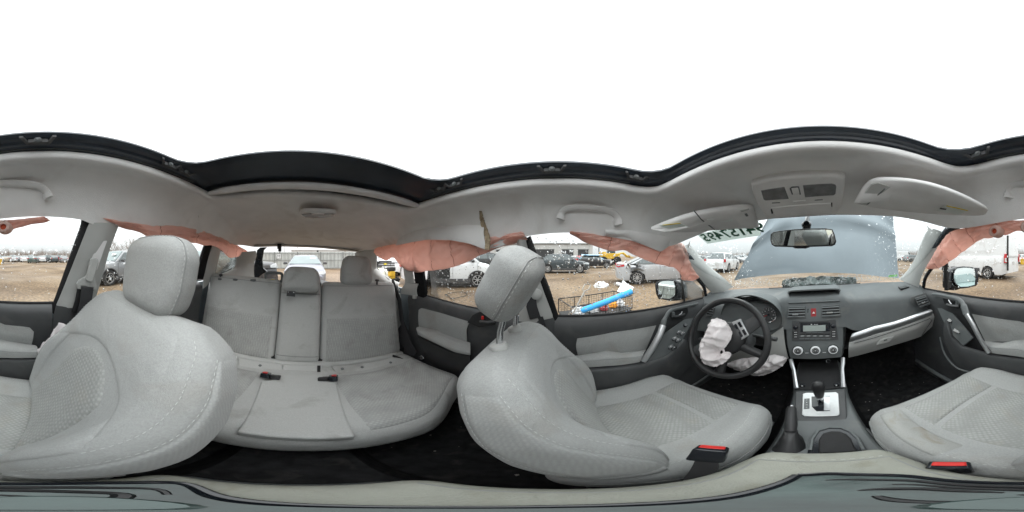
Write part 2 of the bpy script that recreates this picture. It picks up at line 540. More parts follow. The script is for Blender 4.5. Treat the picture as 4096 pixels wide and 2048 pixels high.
# ================================================================== the yard outside
mat('gravel_mat', (0.24, 0.20, 0.16), 0.9, spec=0.3, var=(3, 0.4))
mat('sheet_metal', (0.36, 0.375, 0.36), 0.5, metal=0.2, spec=0.4, var=(1.5, 0.10), stain=(1.2, (0.36, 0.34, 0.30), 0.3))
mat('galv', (0.17, 0.175, 0.17), 0.5, metal=0.5, var=(6, 0.15))
mat('white_wall', (0.48, 0.48, 0.47), 0.8, var=(0.5, 0.08), stain=(0.6, (0.45, 0.43, 0.40), 0.3))
mat('pale_roof', (0.5, 0.51, 0.51), 0.6, var=(0.4, 0.06))
mat('door_dark', (0.035, 0.036, 0.038), 0.6, var=(2, 0.3))
mat('wood_pole', (0.16, 0.13, 0.11), 0.9, var=(5, 0.25))
mat('bark', (0.14, 0.115, 0.095), 0.95, var=(6, 0.25), bump=(30, 0.6, 0.01))
mat('twigs', (0.20, 0.155, 0.125), 0.95, var=(0.8, 0.3))
mat('plastic_bag', (0.75, 0.76, 0.77), 0.5, spec=0.4, var=(12, 0.12), bump=(25, 0.6, 0.02), trans=(0.2, (.8, .8, .8)))
mat('blue_foam', (0.035, 0.34, 0.78), 0.6, var=(10, 0.08))
mat('orange_cloth', (0.80, 0.32, 0.03), 0.8, var=(20, 0.2))
mat('steel_black', (0.02, 0.02, 0.02), 0.55, spec=0.4, var=(20, 0.3))
mat('worn_wood', (0.33, 0.31, 0.28), 0.8, var=(25, 0.2))
mat('yellow_paint', (0.62, 0.38, 0.03), 0.5, var=(5, 0.15), stain=(4, (0.2, 0.12, 0.05), 0.4))
mat('tank_white', (0.74, 0.74, 0.66), 0.45, spec=0.4, var=(4, 0.06), trans=(0.2, (.8, .8, .7)))
mat('tyre', (0.020, 0.020, 0.021), 0.85, var=(12, 0.3), stain=(9, (0.16, 0.13, 0.10), 0.4))
mat('alloy', (0.50, 0.51, 0.52), 0.35, metal=0.7, var=(9, 0.15))
mat('car_glass', (0.045, 0.060, 0.062), 0.08, spec=0.7, coat=0.4, var=(2, 0.15))
mat('car_glass_sky', (0.12, 0.16, 0.16), 0.12, spec=0.5, coat=0.2, var=(2, 0.12))  # windshield glass: sky reflection put into a paler base colour
mat('tail_red', (0.45, 0.015, 0.02), 0.2, spec=0.6, var=(20, 0.2))
mat('head_lens', (0.55, 0.57, 0.58), 0.12, metal=0.5, spec=0.7, var=(30, 0.3))
mat('plastic_grey', (0.05, 0.05, 0.052), 0.65, var=(6, 0.2), stain=(5, (0.16, 0.13, 0.10), 0.3))
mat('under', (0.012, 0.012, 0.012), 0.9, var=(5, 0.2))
def paint(name, c, metal=0.0, dirt=0.35):
    return mat('paint_' + name, c, 0.42, metal=metal, coat=0.15, var=(1.5, 0.05), bump=(2.0, 0.08, 0.02), stain=(2.5, (0.26, 0.21, 0.16), dirt))
paint('white', (0.62, 0.63, 0.64)); paint('silver', (0.26, 0.265, 0.275), 0.4); paint('silver_light', (0.40, 0.405, 0.415), 0.2); paint('lilac', (0.17, 0.175, 0.20), 0.2)
paint('slate', (0.05, 0.062, 0.068), 0.3); paint('black', (0.018, 0.018, 0.02)); paint('green', (0.07, 0.10, 0.095), 0.3); paint('red', (0.42, 0.04, 0.045)); paint('blue', (0.08, 0.20, 0.34), 0.2); paint('skyblue', (0.24, 0.44, 0.60), 0.1)
paint('grey', (0.20, 0.205, 0.21), 0.4); paint('tan', (0.36, 0.32, 0.26), 0.3); paint('teal', (0.14, 0.20, 0.20), 0.3)

# --- ground: wet rutted dirt
def ground_mat():
    m = bpy.data.materials.new('dirt'); m.use_nodes = True
    N = m.node_tree.nodes; L = m.node_tree.links; b = N['Principled BSDF']
    tcn = N.new('ShaderNodeTexCoord')
    def noise(sc_, det, dist=0):
        t = N.new('ShaderNodeTexNoise'); t.inputs['Scale'].default_value = sc_; t.inputs['Detail'].default_value = det; t.inputs['Distortion'].default_value = dist
        L.new(tcn.outputs['Object'], t.inputs['Vector']); return t.outputs['Fac']
    def ramp(s, stops):
        r = N.new('ShaderNodeValToRGB'); L.new(s, r.inputs[0])
        e = r.color_ramp.elements
        e[0].position, e[0].color = stops[0][0], (*stops[0][1], 1); e[1].position, e[1].color = stops[-1][0], (*stops[-1][1], 1)
        for p, c in stops[1:-1]: k = e.new(p); k.color = (*c, 1)
        return r.outputs[0]
    c1 = ramp(noise(0.35, 8, .6), [(.32, (.078, .050, .029)), (.5, (.152, .104, .062)), (.68, (.214, .156, .100))])
    c2 = ramp(noise(9, 8), [(.32, (.55, .55, .55)), (.5, (1, 1, 1)), (.72, (1.45, 1.42, 1.38))])
    mm = N.new('ShaderNodeMix'); mm.data_type = 'RGBA'; mm.blend_type = 'MULTIPLY'; mm.inputs[0].default_value = 1
    L.new(c1, mm.inputs[6]); L.new(c2, mm.inputs[7])
    # light stones
    v = N.new('ShaderNodeTexVoronoi'); v.inputs['Scale'].default_value = 22; L.new(tcn.outputs['Object'], v.inputs['Vector'])
    st_ = ramp(v.outputs['Distance'], [(.10, (1, 1, 1)), (.17, (0, 0, 0))])
    v2 = N.new('ShaderNodeMath'); v2.operation = 'MULTIPLY'; L.new(st_, v2.inputs[0]); L.new(ramp(noise(4, 3), [(.5, (0, 0, 0)), (.68, (.7, .7, .7))]), v2.inputs[1])
    m2 = N.new('ShaderNodeMix'); m2.data_type = 'RGBA'; L.new(v2.outputs[0], m2.inputs[0]); L.new(mm.outputs[2], m2.inputs[6]); m2.inputs[7].default_value = (.44, .40, .35, 1)
    L.new(m2.outputs[2], b.inputs['Base Color'])
    rg = ramp(noise(0.22, 4, .5), [(.40, (.55, .55, .55)), (.62, (.92, .92, .92))]); L.new(rg, b.inputs['Roughness'])
    b.inputs['Specular IOR Level'].default_value = .35
    bn = N.new('ShaderNodeBump'); bn.inputs['Strength'].default_value = .9; bn.inputs['Distance'].default_value = .05
    L.new(noise(14, 10), bn.inputs['Height'])
    L.new(bn.outputs[0], b.inputs['Normal'])
    M_['dirt'] = m
ground_mat()
def gz(x, y):
    r = math.hypot(x, y)
    k = 1 - smooth((r - 40) / 60)
    rut = .030 * math.sin((x * .25 + y * 1.1) * 2.2 + 1.5 * nz((x * .12, y * .12, 3))) * max(0, nz((x * .10 + 3, y * .10, 7)) + .3)
    return k * (.05 * nz((x * .35, y * .35, 0)) + .02 * nz((x * 1.6, y * 1.6, 4)) + rut)
rad = [0.5 * 1.085 ** i for i in range(88)]
rows = []
for r_ in rad:
    rows.append([(r_ * math.cos(2 * PI * k / 160), r_ * math.sin(2 * PI * k / 160), gz(r_ * math.cos(2 * PI * k / 160), r_ * math.sin(2 * PI * k / 160)) if r_ < 100 else 0) for k in range(160)])
mb = MB().grid(rows, cu=True); mb.f.append(tuple(range(160)))
g = mb.build('ground', 'dirt', ang=80); struct(g)
# loose stones
mb = MB(); rnd = random.Random(5)
ico = [(1, 0, 0), (-1, 0, 0), (0, 1, 0), (0, -1, 0), (0, 0, 1), (0, 0, -1)]
icf = [(0, 2, 4), (2, 1, 4), (1, 3, 4), (3, 0, 4), (2, 0, 5), (1, 2, 5), (3, 1, 5), (0, 3, 5)]
for i in range(5200):
    a = rnd.uniform(0, 2 * PI); r_ = 2.0 + 20 * rnd.random() ** 1.7
    x, y = r_ * math.cos(a), r_ * math.sin(a); s_ = rnd.uniform(.006, .024) * (1 + (rnd.random() > .97) * 1.5)
    mb.add(ico, icf, Matrix.Translation((x, y, gz(x, y) + s_ * .1)) @ RZ(rnd.uniform(0, 360)) @ Matrix.Diagonal((s_ * rnd.uniform(.7, 1.4), s_, s_ * rnd.uniform(.4, .8), 1)))
gr = mb.build('gravel', 'gravel_mat', smooth_=False); struct(gr, 'stuff'); gr['label'] = 'small loose stones scattered over the brown dirt'; gr['category'] = 'gravel'

# --- corrugated fence behind the car
FY = -17.2
fn = thing('fence', 'pale corrugated metal fence with posts and two rails behind the yard', 'fence', (0, FY, 0), car=False)
HF = 1.80
x = -19.0; BAY = 2.45
while x < 20:
    rows = []
    cs = []
    n_ = 36
    for k in range(n_ + 1):
        xx = x + BAY * k / n_
        ph = (k % 6)
        cs.append((xx, FY - .02 - (.07 if ph in (2, 3) else 0)))
    MB().grid([[(a, b, .03) for a, b in cs], [(a, b, HF) for a, b in cs]]).build('fence_panel', 'sheet_metal', fn, ang=20)
    MB().tube([(x, FY + .03, 0), (x, FY + .03, HF + .02)], .035, 8).build('post', 'galv', fn)
    x += BAY
for z_ in (.10, .93, 1.66):
    MB().tube([(-19, FY + .03, z_), (20, FY + .03, z_)], .022, 6).build('rail', 'galv', fn)
sgp = atw(700, 645, dist=17.1)
sg2 = thing('fence_sign', 'small white sign with black letter M on the corrugated fence', 'sign', (sgp.x, FY + .075, sgp.z - .22), car=False)
MB().box((sgp.x, FY + .075, sgp.z), (.44, .008, .44)).build('board', 'pale_roof', sg2)
text('letter', 'M', .40, Matrix.Translation((sgp.x, FY + .081, sgp.z)) @ RZ(180) @ RX(90), 'door_dark', sg2, .002)
# white sheds and poles beyond it
def shed(label, x0, x1, y0, y1, h, ridge, name='warehouse'):
    t = thing(name, label, 'building', ((x0 + x1) / 2, (y0 + y1) / 2, 0), car=False)
    MB().box(((x0 + x1) / 2, (y0 + y1) / 2, h / 2), (abs(x1 - x0), abs(y1 - y0), h)).build('wall', 'white_wall', t)
    xm, ym = (x0 + x1) / 2, (y0 + y1) / 2
    mb = MB(); o = .3
    if ridge:
        vs_ = [(x0 - o, y0 - o, h), (x1 + o, y0 - o, h), (x1 + o, y1 + o, h), (x0 - o, y1 + o, h), (x0 + 2.5, ym, h + ridge), (x1 - 2.5, ym, h + ridge)]
        mb.add(vs_, [(0, 1, 5, 4), (2, 3, 4, 5), (1, 2, 5), (3, 0, 4), (3, 2, 1, 0)])
    else:
        mb.box((xm, ym, h + .1), (abs(x1 - x0) + .3, abs(y1 - y0) + .3, .2))
    mb.build('roof', 'pale_roof', t)
    return t
w1 = shed('long white warehouse rising behind the corrugated fence', -30, 3.2, -58, -44, 3.0, 1.0)
MB().box((-3.9, -43.97, 2.5), (.45, .06, .8)).build('window', 'door_dark', w1)
for (u_, v_, d_, h_, lab) in ((715, 626, 60, 6.2, 'thin utility pole left of the warehouse beyond the fence'), (748, 625, 52, 5.0, 'short utility pole in the gap beside the warehouse roof'), (868, 622, 38, 4.0, 'thin pole in front of the white warehouse beyond the fence')):
    p = atw(u_, 640, dist=d_)
    po = thing('utility_pole', lab, 'pole', (p.x, p.y, 0), 'utility poles', False)
    MB().tube([(p.x, p.y, 0), (p.x, p.y, h_)], [.10, .07], 8).build('shaft', 'wood_pole', po)
    MB().lathe([(.05, 0), (.09, .02), (.09, .16), (.04, .2)], 8, Matrix.Translation((p.x + .16, p.y, h_ - .5))).build('insulator', 'galv', po)
wr_ = []
for k, dz in enumerate((0, .45)):
    P_ = []
    for i in range(25):
        t = i / 24; xx = lerp(-40, 34, t); P_.append((xx, -52, 5.2 + dz + .6 * (2 * t - 1) ** 2 * 2 - .3))
    o = MB().tube(P_, .018, 5).build('overhead_wire', 'steel_black'); tag(o, ['lower thin overhead wire beyond the fence', 'upper thin overhead wire beyond the fence'][k], 'wire', 'overhead wires', car=False)

# --- workshop to the left
WXx = -36.0
ws_t = thing('workshop', 'long pale workshop building with dark roller doors left of the car', 'building', (WXx - 5, -8, 0), car=False)
HW = 4.05
MB().box((WXx - 5, -9, HW / 2), (10, 33, HW)).build('wall', 'white_wall', ws_t)
MB().box((WXx - 5, -9, HW + .08), (10.5, 33.5, .16)).build('roof', 'galv', ws_t, bev=.02)
for k in range(14):
    MB().box((WXx + .015, -24.5 + k * 2.4, HW / 2 + .2), (.03, .05, HW - .5)).build('wall_rib', 'sheet_metal', ws_t)
for (u0, u1) in ((2131, 2216), (2249, 2293), (2312, 2353), (1985, 2015), (1900, 1960)):
    y0 = WXx / math.tan((u0 - FRONT_U) / 4096 * 2 * PI); y1 = WXx / math.tan((u1 - FRONT_U) / 4096 * 2 * PI)
    d_ = MB().box((WXx + .04, (y0 + y1) / 2, 1.40), (.06, abs(y1 - y0), 2.8)).build('roller_door', 'door_dark', ws_t)
    MB().box((WXx + .06, (y0 + y1) / 2, 2.86), (.08, abs(y1 - y0) + .3, .12)).build('door_frame', 'galv', d_)
    for k in range(5): MB().box((WXx + .075, (y0 + y1) / 2, .4 + k * .5), (.012, abs(y1 - y0), .03)).build('door_slat', 'plastic_grey', d_)
yp = WXx / math.tan((2224 - FRONT_U) / 4096 * 2 * PI)
MB().tube([(WXx - 1, yp, HW), (WXx - 1, yp, HW + .55)], .09, 8).tube([(WXx - 1, yp, HW + .55), (WXx - 1, yp, HW + .70)], .14, 8).build('roof_pipe', 'galv', ws_t)

# --- trees: bare winter wood
def twig_mass(label, az0, az1, d0, d1, h0, h1, n, seed):
    rnd = random.Random(seed); mb = MB()
    for i in range(n):
        az = R(rnd.uniform(az0, az1)); d = rnd.uniform(d0, d1)
        x, y = d * math.sin(az), d * math.cos(az)
        hh = rnd.uniform(h0, h1) * (.65 + .5 * abs(nz((az * 14, 0, seed))))
        w = rnd.uniform(.02, .06); z0 = rnd.uniform(0, .5) * hh if rnd.random() > .3 else 0
        a = rnd.uniform(0, PI); lx, ly = rnd.uniform(-.5, .5), rnd.uniform(-.5, .5)
        cx, cy = math.cos(a) * w, math.sin(a) * w
        mb.add([(x - cx, y - cy, z0), (x + cx, y + cy, z0), (x + lx, y + ly, hh)], [(0, 1, 2)])
        for k in range(3):
            t = rnd.uniform(.35, .9); px_, py_, pz_ = x + lx * t, y + ly * t, lerp(z0, hh, t)
            mb.add([(px_, py_, pz_), (px_, py_, pz_ + w), (px_ + rnd.uniform(-.8, .8), py_ + rnd.uniform(-.8, .8), pz_ + rnd.uniform(.2, 1.0))], [(0, 1, 2)])
    o = mb.build('treeline', 'twigs', smooth_=False); struct(o, 'stuff'); o['label'] = label; o['category'] = 'trees'
    return o
twig_mass('brown leafless treeline far behind the parked cars on the passenger side', 28, 128, 88, 112, 3.5, 7.5, 9000, 3)
twig_mass('brown leafless treeline far ahead seen through the windshield', -62, 28, 110, 130, 3.5, 7.0, 5000, 8)
def bare_tree(label, p, h, seed, r0=.16):
    rnd = random.Random(seed)
    t = thing('bare_tree', label, 'tree', (p[0], p[1], 0), 'bare trees', False)
    trunk = MB(); crown = MB()
    def grow(a, d, L, r, dep):
        n = 4; pts = [a]; dd = d.copy()
        for k in range(n):
            dd = (dd + Vector((rnd.gauss(0, .12), rnd.gauss(0, .12), rnd.gauss(.05, .06)))).normalized()
            pts.append(pts[-1] + dd * (L / n))
        rs = [lerp(r, r * .6, k / n) for k in range(n + 1)]
        (trunk if dep < 2 else crown).tube(pts, rs, 6 if dep < 2 else 3, cap=False)
        if dep >= 5: return
        for q in range(3 if dep else 5):
            at_ = pts[rnd.randint(2, n)] if dep else pts[rnd.randint(1, n)]
            a2 = rnd.uniform(0, 2 * PI); sp = rnd.uniform(.45, .95)
            nd = (dd * math.cos(sp) + Vector((math.cos(a2), math.sin(a2), .25)) * math.sin(sp)).normalized()
            grow(at_, nd, L * rnd.uniform(.55, .75), r * .52, dep + 1)
    grow(Vector((p[0], p[1], 0)), Vector((0, 0, 1)), h * .42, r0, 0)
    trunk.build('trunk', 'bark', t); crown.build('crown', 'twigs', t, smooth_=False)
    return t
for (u_, d_, h_, sd, lab) in ((462, 42, 7.4, 1, 'tall bare tree behind the silver SUV, nearest the door pillar'), (520, 40, 7.0, 2, 'spreading bare tree behind the roof of the silver SUV'), (490, 52, 5.6, 6, 'small bare tree between two larger ones behind the silver SUV'),
                         (438, 60, 6.6, 9, 'slim bare tree beside the light pillar trim behind the passenger')):
    az = (u_ - FRONT_U) / 4096 * 2 * PI
    bare_tree(lab, (d_ * math.sin(az), d_ * math.cos(az)), h_, sd)
# ================================================================== the cabin shell we sit in
cabin = thing('car_cabin', 'damaged grey SUV seen from inside, with torn grey headliner and raised hood', 'car', (0, 0, -1.0))

def rr_loop(x0, x1, y0, y1, r, z, n):
    """n points round a rounded rectangle, starting at front centre, clockwise to +x"""
    pts = []
    cx = [(x1 - r, y1 - r, 90, 0), (x1 - r, y0 + r, 0, -90), (x0 + r, y0 + r, -90, -180), (x0 + r, y1 - r, 180, 90)]
    path = [Vector(((x0 + x1) / 2, y1, z))]
    for px_, py_, a0, a1 in cx:
        for k in range(7):
            a = R(a0 + (a1 - a0) * k / 6)
            path.append(Vector((px_ + r * math.cos(a), py_ + r * math.sin(a), z)))
    path.append(path[0].copy())
    return [polyat(path, i / n) for i in range(n)]

mat('engine_teal', (0.10, 0.125, 0.12), 0.5, var=(30, 0.6), bump=(40, 0.8, 0.01))
# --- headliner: stations (inner opening point, outer edge point)
half = [((0, .315), (0, .615, .158)), ((.10, .315), (.12, .612, .157)), ((.20, .315), (.24, .60, .152)), ((.30, .315), (.36, .575, .143)),
        ((.37, .312), (.46, .535, .128)), ((.41, .297), (.535, .475, .106)), ((.43, .25), (.565, .38, .094)), ((.43, .15), (.572, .22, .098)),
        ((.43, .03), (.577, .05, .104)), ((.43, -.09), (.582, -.10, .100)), ((.43, -.16), (.588, -.17, .085)), ((.43, -.25), (.597, -.29, .092)), ((.43, -.37), (.605, -.47, .088)),
        ((.43, -.48), (.61, -.68, .080)), ((.43, -.56), (.612, -.95, .072)), ((.425, -.60), (.605, -1.2, .066)), ((.40, -.622), (.575, -1.42, .072)),
        ((.34, -.63), (.50, -1.56, .068)), ((.22, -.63), (.34, -1.645, .080)), ((.10, -.63), (.15, -1.665, .086)), ((0, -.63), (0, -1.67, .088))]
def side_pts(sg):
    out = []
    for (ix, iy), (ox, oy, oz) in half:
        if sg < 0:                      # left side: torn, hanging
            oz += interp([-1.67, -1.56, -1.4, -.9, -.75, -.4, -.32, -.27, -.22, -.15, 0, .2, .35, .45, .52, .57], [0, .008, .02, .05, .075, .035, -.012, -.03, .01, .012, .02, .008, -.005, -.03, -.03, 0], oy)
            if oy > .4 and oy < .55: ox += .02
        else:
            oz += interp([-1.4, -.9, .3, .45, .5, .57], [.0, -.006, 0, -.012, -.012, 0], oy)
        out.append((Vector((sg * ix, iy, 0)), Vector((sg * ox, oy, oz))))
    return out
rs = side_pts(1); ls = side_pts(-1)
NS = 60
def dens(st):
    a = crom([p[0] for p in st], 6); b = crom([p[1] for p in st], 6)
    return list(zip(a, b))
loop = dens(rs) + dens(ls)[::-1][1:-1]
rows = []
prof = [(.016, .030), (.006, .026), (-.001, .017), (-.003, .007), (.002, -.001), (.014, -.004), (.032, -.001), (.05, .004)]
for off, dz in prof:                     # rolled lip round the opening
    row = []
    for a, b in loop:
        d = Vector((a.x - 0, a.y + .16, 0)); d.normalize()
        row.append(Vector((a.x, a.y, .247 + dz)) + d * off)
    rows.append(row)
last = rows[-1]
for k in range(1, 15):
    t = k / 14
    row = []
    for i, (a, b) in enumerate(loop):
        s = last[i]
        p = s.lerp(b, t)
        rear = smooth((-a.y - .5) / .1)
        z = lerp(s.z, b.z, t ** lerp(1.9, 1.5, rear))
        z += -.006 * math.sin(t * PI * 2) * (1 - rear)
        z += .0035 * nz((p.x * 9, p.y * 9, 1.7)) * math.sin(t * PI) + .006 * nz((p.x * 3.1, p.y * 3.1, 4)) * t
        gd = math.exp(-((p.y - .08) / .11) ** 2 - ((t - .50) / .16) ** 2) * (1 - rear)      # shallow dish round the grab handle
        row.append(Vector((p.x + math.copysign(.012 * gd, p.x), p.y, z + .010 * gd)))
    rows.append(row)
MB().tube(crom([(.50, -1.50, .070), (.36, -1.575, .090), (.15, -1.60, .098), (0, -1.605, .100), (-.15, -1.60, .098), (-.36, -1.575, .090), (-.50, -1.50, .072)], 5), .016, 8, flat=(.5, 1.4), up=(0, 0, 1)).build('rear_header_trim', 'pillar_trim', cabin)
# turn the outer edge up behind
rows.append([Vector((p.x * 1.012, p.y * 1.002 + (.004 if p.y > 0 else -.002), p.z + .010)) for p in rows[-1]])
hl = MB().grid(rows, cu=True).build('headliner', 'headliner', cabin, ang=60)

# roof skin above the headliner, keeps the light out except through the glass
rl_in = rr_loop(-.41, .41, -.43, .32, .08, .318, 96)
def roof_out(k):
    p = loop[int(k / 96 * len(loop))][1]
    return Vector((p.x * 1.14, p.y * 1.06, p.z + .02))
mb = MB()
rr = [rl_in, [Vector((p.x * 1.01, p.y * 1.01, .322)) for p in rl_in],
      [p.lerp(roof_out(k), .5) + Vector((0, 0, .045)) for k, p in enumerate(rl_in)],
      [roof_out(k) for k in range(96)]]
mb.grid(rr, cu=True)
mb.build('roof_panel', 'blue_body', cabin)

# --- sunroof frame: dark tray between roof skin and headliner lip
fr = []
for (x1, y0, y1, r, z) in ((.418, -.44, .325, .08, .3175), (.393, -.413, .303, .075, .314), (.384, -.404, .296, .072, .306), (.382, -.402, .294, .07, .299), (.392, -.43, .304, .07, .290), (.405, -.50, .316, .07, .288), (.410, -.52, .318, .07, .281), (.44, -.63, .345, .07, .279), (.47, -.70, .37, .07, .268), (.50, -.72, .40, .07, .262)):
    fr.append(rr_loop(-x1, x1, y0, y1, r, z, 96))
MB().grid(fr, cu=True).build('sunroof_frame', 'roof_frame', cabin, ang=30)
mb = MB()
mb.grid([[(-.396, -.414, .308), (.396, -.414, .308)], [(-.396, .304, .308), (.396, .304, .308)]])
sg_ = mb.build('sunroof_pane', 'sunroof_glass', cabin, smooth_=False)
# etched maker's marks on the glass corner
mrk = at(1085, 445, z=.3065)
for k, (w_, h_) in enumerate(((.030, .0035), (.022, .002), (.034, .0025), (.026, .002))):
    q_ = mrk + Vector((.004 * (k % 2), .016 - k * .009, 0))
    MB().box(q_, (w_, h_, .0002)).build('etched_line', 'etch', sg_, smooth_=False)
# slide rails and brackets on both long sides
for sg in (-1, 1):
    rail = MB()
    rail.box((sg * .4215, -.14, .2835), (.013, .80, .006)); rail.box((sg * .4335, -.13, .2825), (.006, .70, .012))
    rail.build('slide_rail', 'dash_trim', cabin, bev=.001)
    MB().tube([(sg * .398, .24, .2975), (sg * .399, .0, .2975), (sg * .399, -.30, .2975)], .0035, 6).build('seal_lip', 'dark_trim', cabin)
    MB().box((sg * .4275, -.27, .2865), (.022, .20, .004)).build('rail_cover', 'dark_trim', cabin, bev=.001)
    for y in ((.225, -.02, -.33, -.40) if sg < 0 else (.225, .02, -.33, -.40)):
        b = MB()
        for e in (-1, 1): b.slab([(sg * .386, y + e * .040, .294), (sg * .386, y + e * .031, .294), (sg * .404, y + e * .018, .280), (sg * .404, y + e * .026, .280)], (0, 0, -.007))
        b.box((sg * .402, y, .2825), (.012, .044, .013))
        br = b.build('roof_bracket', 'dark_trim', cabin, bev=.001)
        MB().lathe([(.0085, 0), (.0085, .004), (.005, .006), (.0045, .008)], 12, Matrix.Translation((sg * .396, y, .2835)) @ RY(-90 * sg)).build('bolt', 'dash_trim', br)
    arm = MB().tube([(sg * .413, -.40, .289), (sg * .410, -.43, .292), (sg * .405, -.455, .291), (sg * .405, -.47, .286)], .004, 6).build('lift_arm', 'silver_trim', cabin)

# sunshade front edge lying across the opening
sp_ = crom([at(527, 490, z=.262), at(600, 474, z=.262), at(700, 466, z=.262), at(800, 467, z=.262), at(900, 478, z=.262), at(990, 497, z=.262), at(1063, 520, z=.262)], 8)
sp_ = [Vector((p.x, lerp(p.y, -.565, .55), .259)) for p in sp_]
n_ = len(sp_)
MB().tube(sp_, [.019 * (min(1, .25 + 1.2 * math.sin(PI * i / (n_ - 1)) ** .4)) for i in range(n_)], 14, flat=(.62, 1.25), up=(0, 0, 1)).build('sunshade', 'visor', cabin)

# --- torn crack in the left headliner with brown foam showing
zf = zm(1700, 480, .5964)
cr = [zf(375, 615, x=-.515), zf(385, 660, x=-.545), zf(400, 700, x=-.565), zf(415, 745, x=-.572), zf(430, 790, x=-.562), zf(430, 830, x=-.553), zf(428, 872, x=-.548)]
cr = crom(cr, 5)
A = [p + Vector((.010, .006 + .004 * nz((i * .9, 1, 2)), 0)) for i, p in enumerate(cr)]
B = [p + Vector((.010, -.003 - .011 * smooth(i / 12) + .004 * nz((i * 1.3, 5, 2)), 0)) for i, p in enumerate(cr)]
MB().sheet(A, B, 60, 3, .008, lambda a, b: Vector((.003 * nz((a * 60, b * 8, 3)), 0, .002 * nz((a * 50, b * 7, 9)))), (1, 0, 0)).build('torn_foam_edge', 'foam', cabin)
# loose flap hanging over the rear of the tear
z3 = zm(1460, 900, .233)
up_ = [z3(700, 20, x=-.590), z3(1100, 40, x=-.585), zf(300, 690, x=-.578), zf(396, 690, x=-.572)]
lo_ = [z3(520, 350, x=-.578), z3(1040, 250, x=-.562), zf(170, 805, x=-.552), zf(300, 830, x=-.546), zf(412, 872, x=-.545)]
MB().sheet(up_, lo_, 24, 8, .004, lambda a, b: Vector((.010 * math.sin(PI * b) * (.4 + a) + .004 * nz((a * 5, b * 4, 1)), 0, 0)), (1, 0, 0)).build('headliner_flap', 'headliner', cabin)
# flap in front on the left over the airbag
z5 = zm(2420, 900, .3106)
up_ = [z5(0, 60, x=-.560), z5(400, 60, x=-.560), z5(760, 90, x=-.555), z5(990, 60, x=-.55)]
lo_ = [z5(0, 142, x=-.572), z5(250, 165, x=-.570), z5(500, 255, x=-.566), z5(720, 347, x=-.560), z5(860, 250, x=-.558), z5(1000, 140, x=-.555)]
MB().sheet(up_, lo_, 26, 8, .004, lambda a, b: Vector((.012 * math.sin(PI * b) + .004 * nz((a * 6, b * 4, 5)), 0, 0)), (1, 0, 0)).build('headliner_flap', 'headliner', cabin)

# --- pillars
def strip(name, mt, A, B, n, m, bulge, nrm, th=.004, noise_=.0):
    return MB().sheet([Vector(p) for p in A], [Vector(p) for p in B], n, m, th,
        lambda a, b: Vector(nrm) * (bulge * math.sin(PI * b)) + Vector((noise_ * nz((a * 7, b * 3, 2)),) * 3), nrm).build(name, mt, cabin, ang=50)
z4 = zm(2500, 480, .6211); z6 = zm(3200, 480, .6211)
# left A pillar trim, torn loose at its upper end
inn = crom([z4(697, 1075, y=1.085), z4(640, 1020, y=1.02), z4(560, 955, y=.93), z4(490, 885, y=.83), z4(440, 825, y=.75), z4(408, 800, y=.70)], 5)
out = crom([z4(575, 1135, x=-.672), z4(520, 1065, x=-.668), z4(455, 990, x=-.66), z4(390, 945, x=-.65), z4(330, 905, x=-.64), z4(290, 885, x=-.63)], 5)
strip('a_pillar_trim', 'pillar_trim', inn, out, 30, 8, .024, (.6, -.75, .2), .003)
MB().sheet([z4(290, 885, x=-.628), z4(248, 872, x=-.612)], [z4(330, 878, x=-.628), z4(252, 880, x=-.612)], 6, 2, .002, None, (1, 0, 0)).build('trim_tongue', 'pillar_trim', cabin)
MB().sheet([z4(400, 822, y=.70), z4(418, 780, y=.69)], [z4(415, 822, y=.70), z4(421, 783, y=.69)], 4, 1, .002, None, (1, 0, 0)).build('trim_tongue', 'pillar_trim', cabin)
# right A pillar trim
inn = crom([z6(636, 1025, y=1.085), z6(690, 970, y=1.02), z6(735, 900, y=.94), z6(770, 820, y=.85), z6(800, 745, y=.77), z6(824, 697, y=.72)], 5)
out = crom([z6(765, 1078, x=.672), z6(785, 1000, x=.666), z6(830, 915, x=.658), z6(880, 840, x=.648), z6(920, 780, x=.638), z6(945, 738, x=.63)], 5)
strip('a_pillar_trim', 'pillar_trim', inn, out, 30, 8, .024, (-.6, -.75, .2), .003)
MB().sheet([z6(824, 697, y=.72), z6(808, 668, y=.715), z6(795, 655, y=.71)], [z6(842, 705, y=.72), z6(824, 690, y=.715), z6(798, 657, y=.71)], 6, 2, .002, None, (-1, 0, 0)).build('trim_tongue', 'pillar_trim', cabin)
# bare metal pillar behind the trims
for sg in (-1, 1):
    MB().tube([(sg * .74, 1.14, -.30), (sg * .71, .95, -.17), (sg * .675, .74, .0), (sg * .635, .55, .105), (sg * .61, .38, .155)], .030, 10, flat=(1, .8)).build('pillar_frame', 'gloss_black', cabin)

# B pillars: light upper trim, dark lower trim
z1 = zm(0, 480, .5964); z7 = zm(0, 900, .3106); z8 = zm(2150, 1000, .2329); z9 = zm(100, 1000, .2329)
inn = [z1(600, 690, x=.592), z9(900, 60, x=.61), z9(780, 360, x=.635), z9(620, 760, x=.655), z9(540, 945, x=.662), z9(620, 1035, x=.664)]
out = [z1(800, 700, x=.605), z1(735, 870, x=.625), z1(700, 1000, x=.64), z1(650, 1170, x=.66), z9(1165, 990, x=.668), z9(1150, 1010, x=.668)]
strip('b_pillar_trim', 'pillar_trim', inn, out, 24, 8, .02, (-1, 0, 0))
strip('b_pillar_seal', 'matte_black', [z1(548, 655, x=.665), z7(1040, 0, x=.675), z7(870, 480, x=.69), z7(690, 985, x=.70), z7(640, 1100, x=.70)], [z1(610, 690, x=.60), z9(905, 60, x=.615), z9(790, 360, x=.64), z9(560, 935, x=.667), z9(500, 1100, x=.672)], 16, 4, .006, (-1, 0, 0), .006)
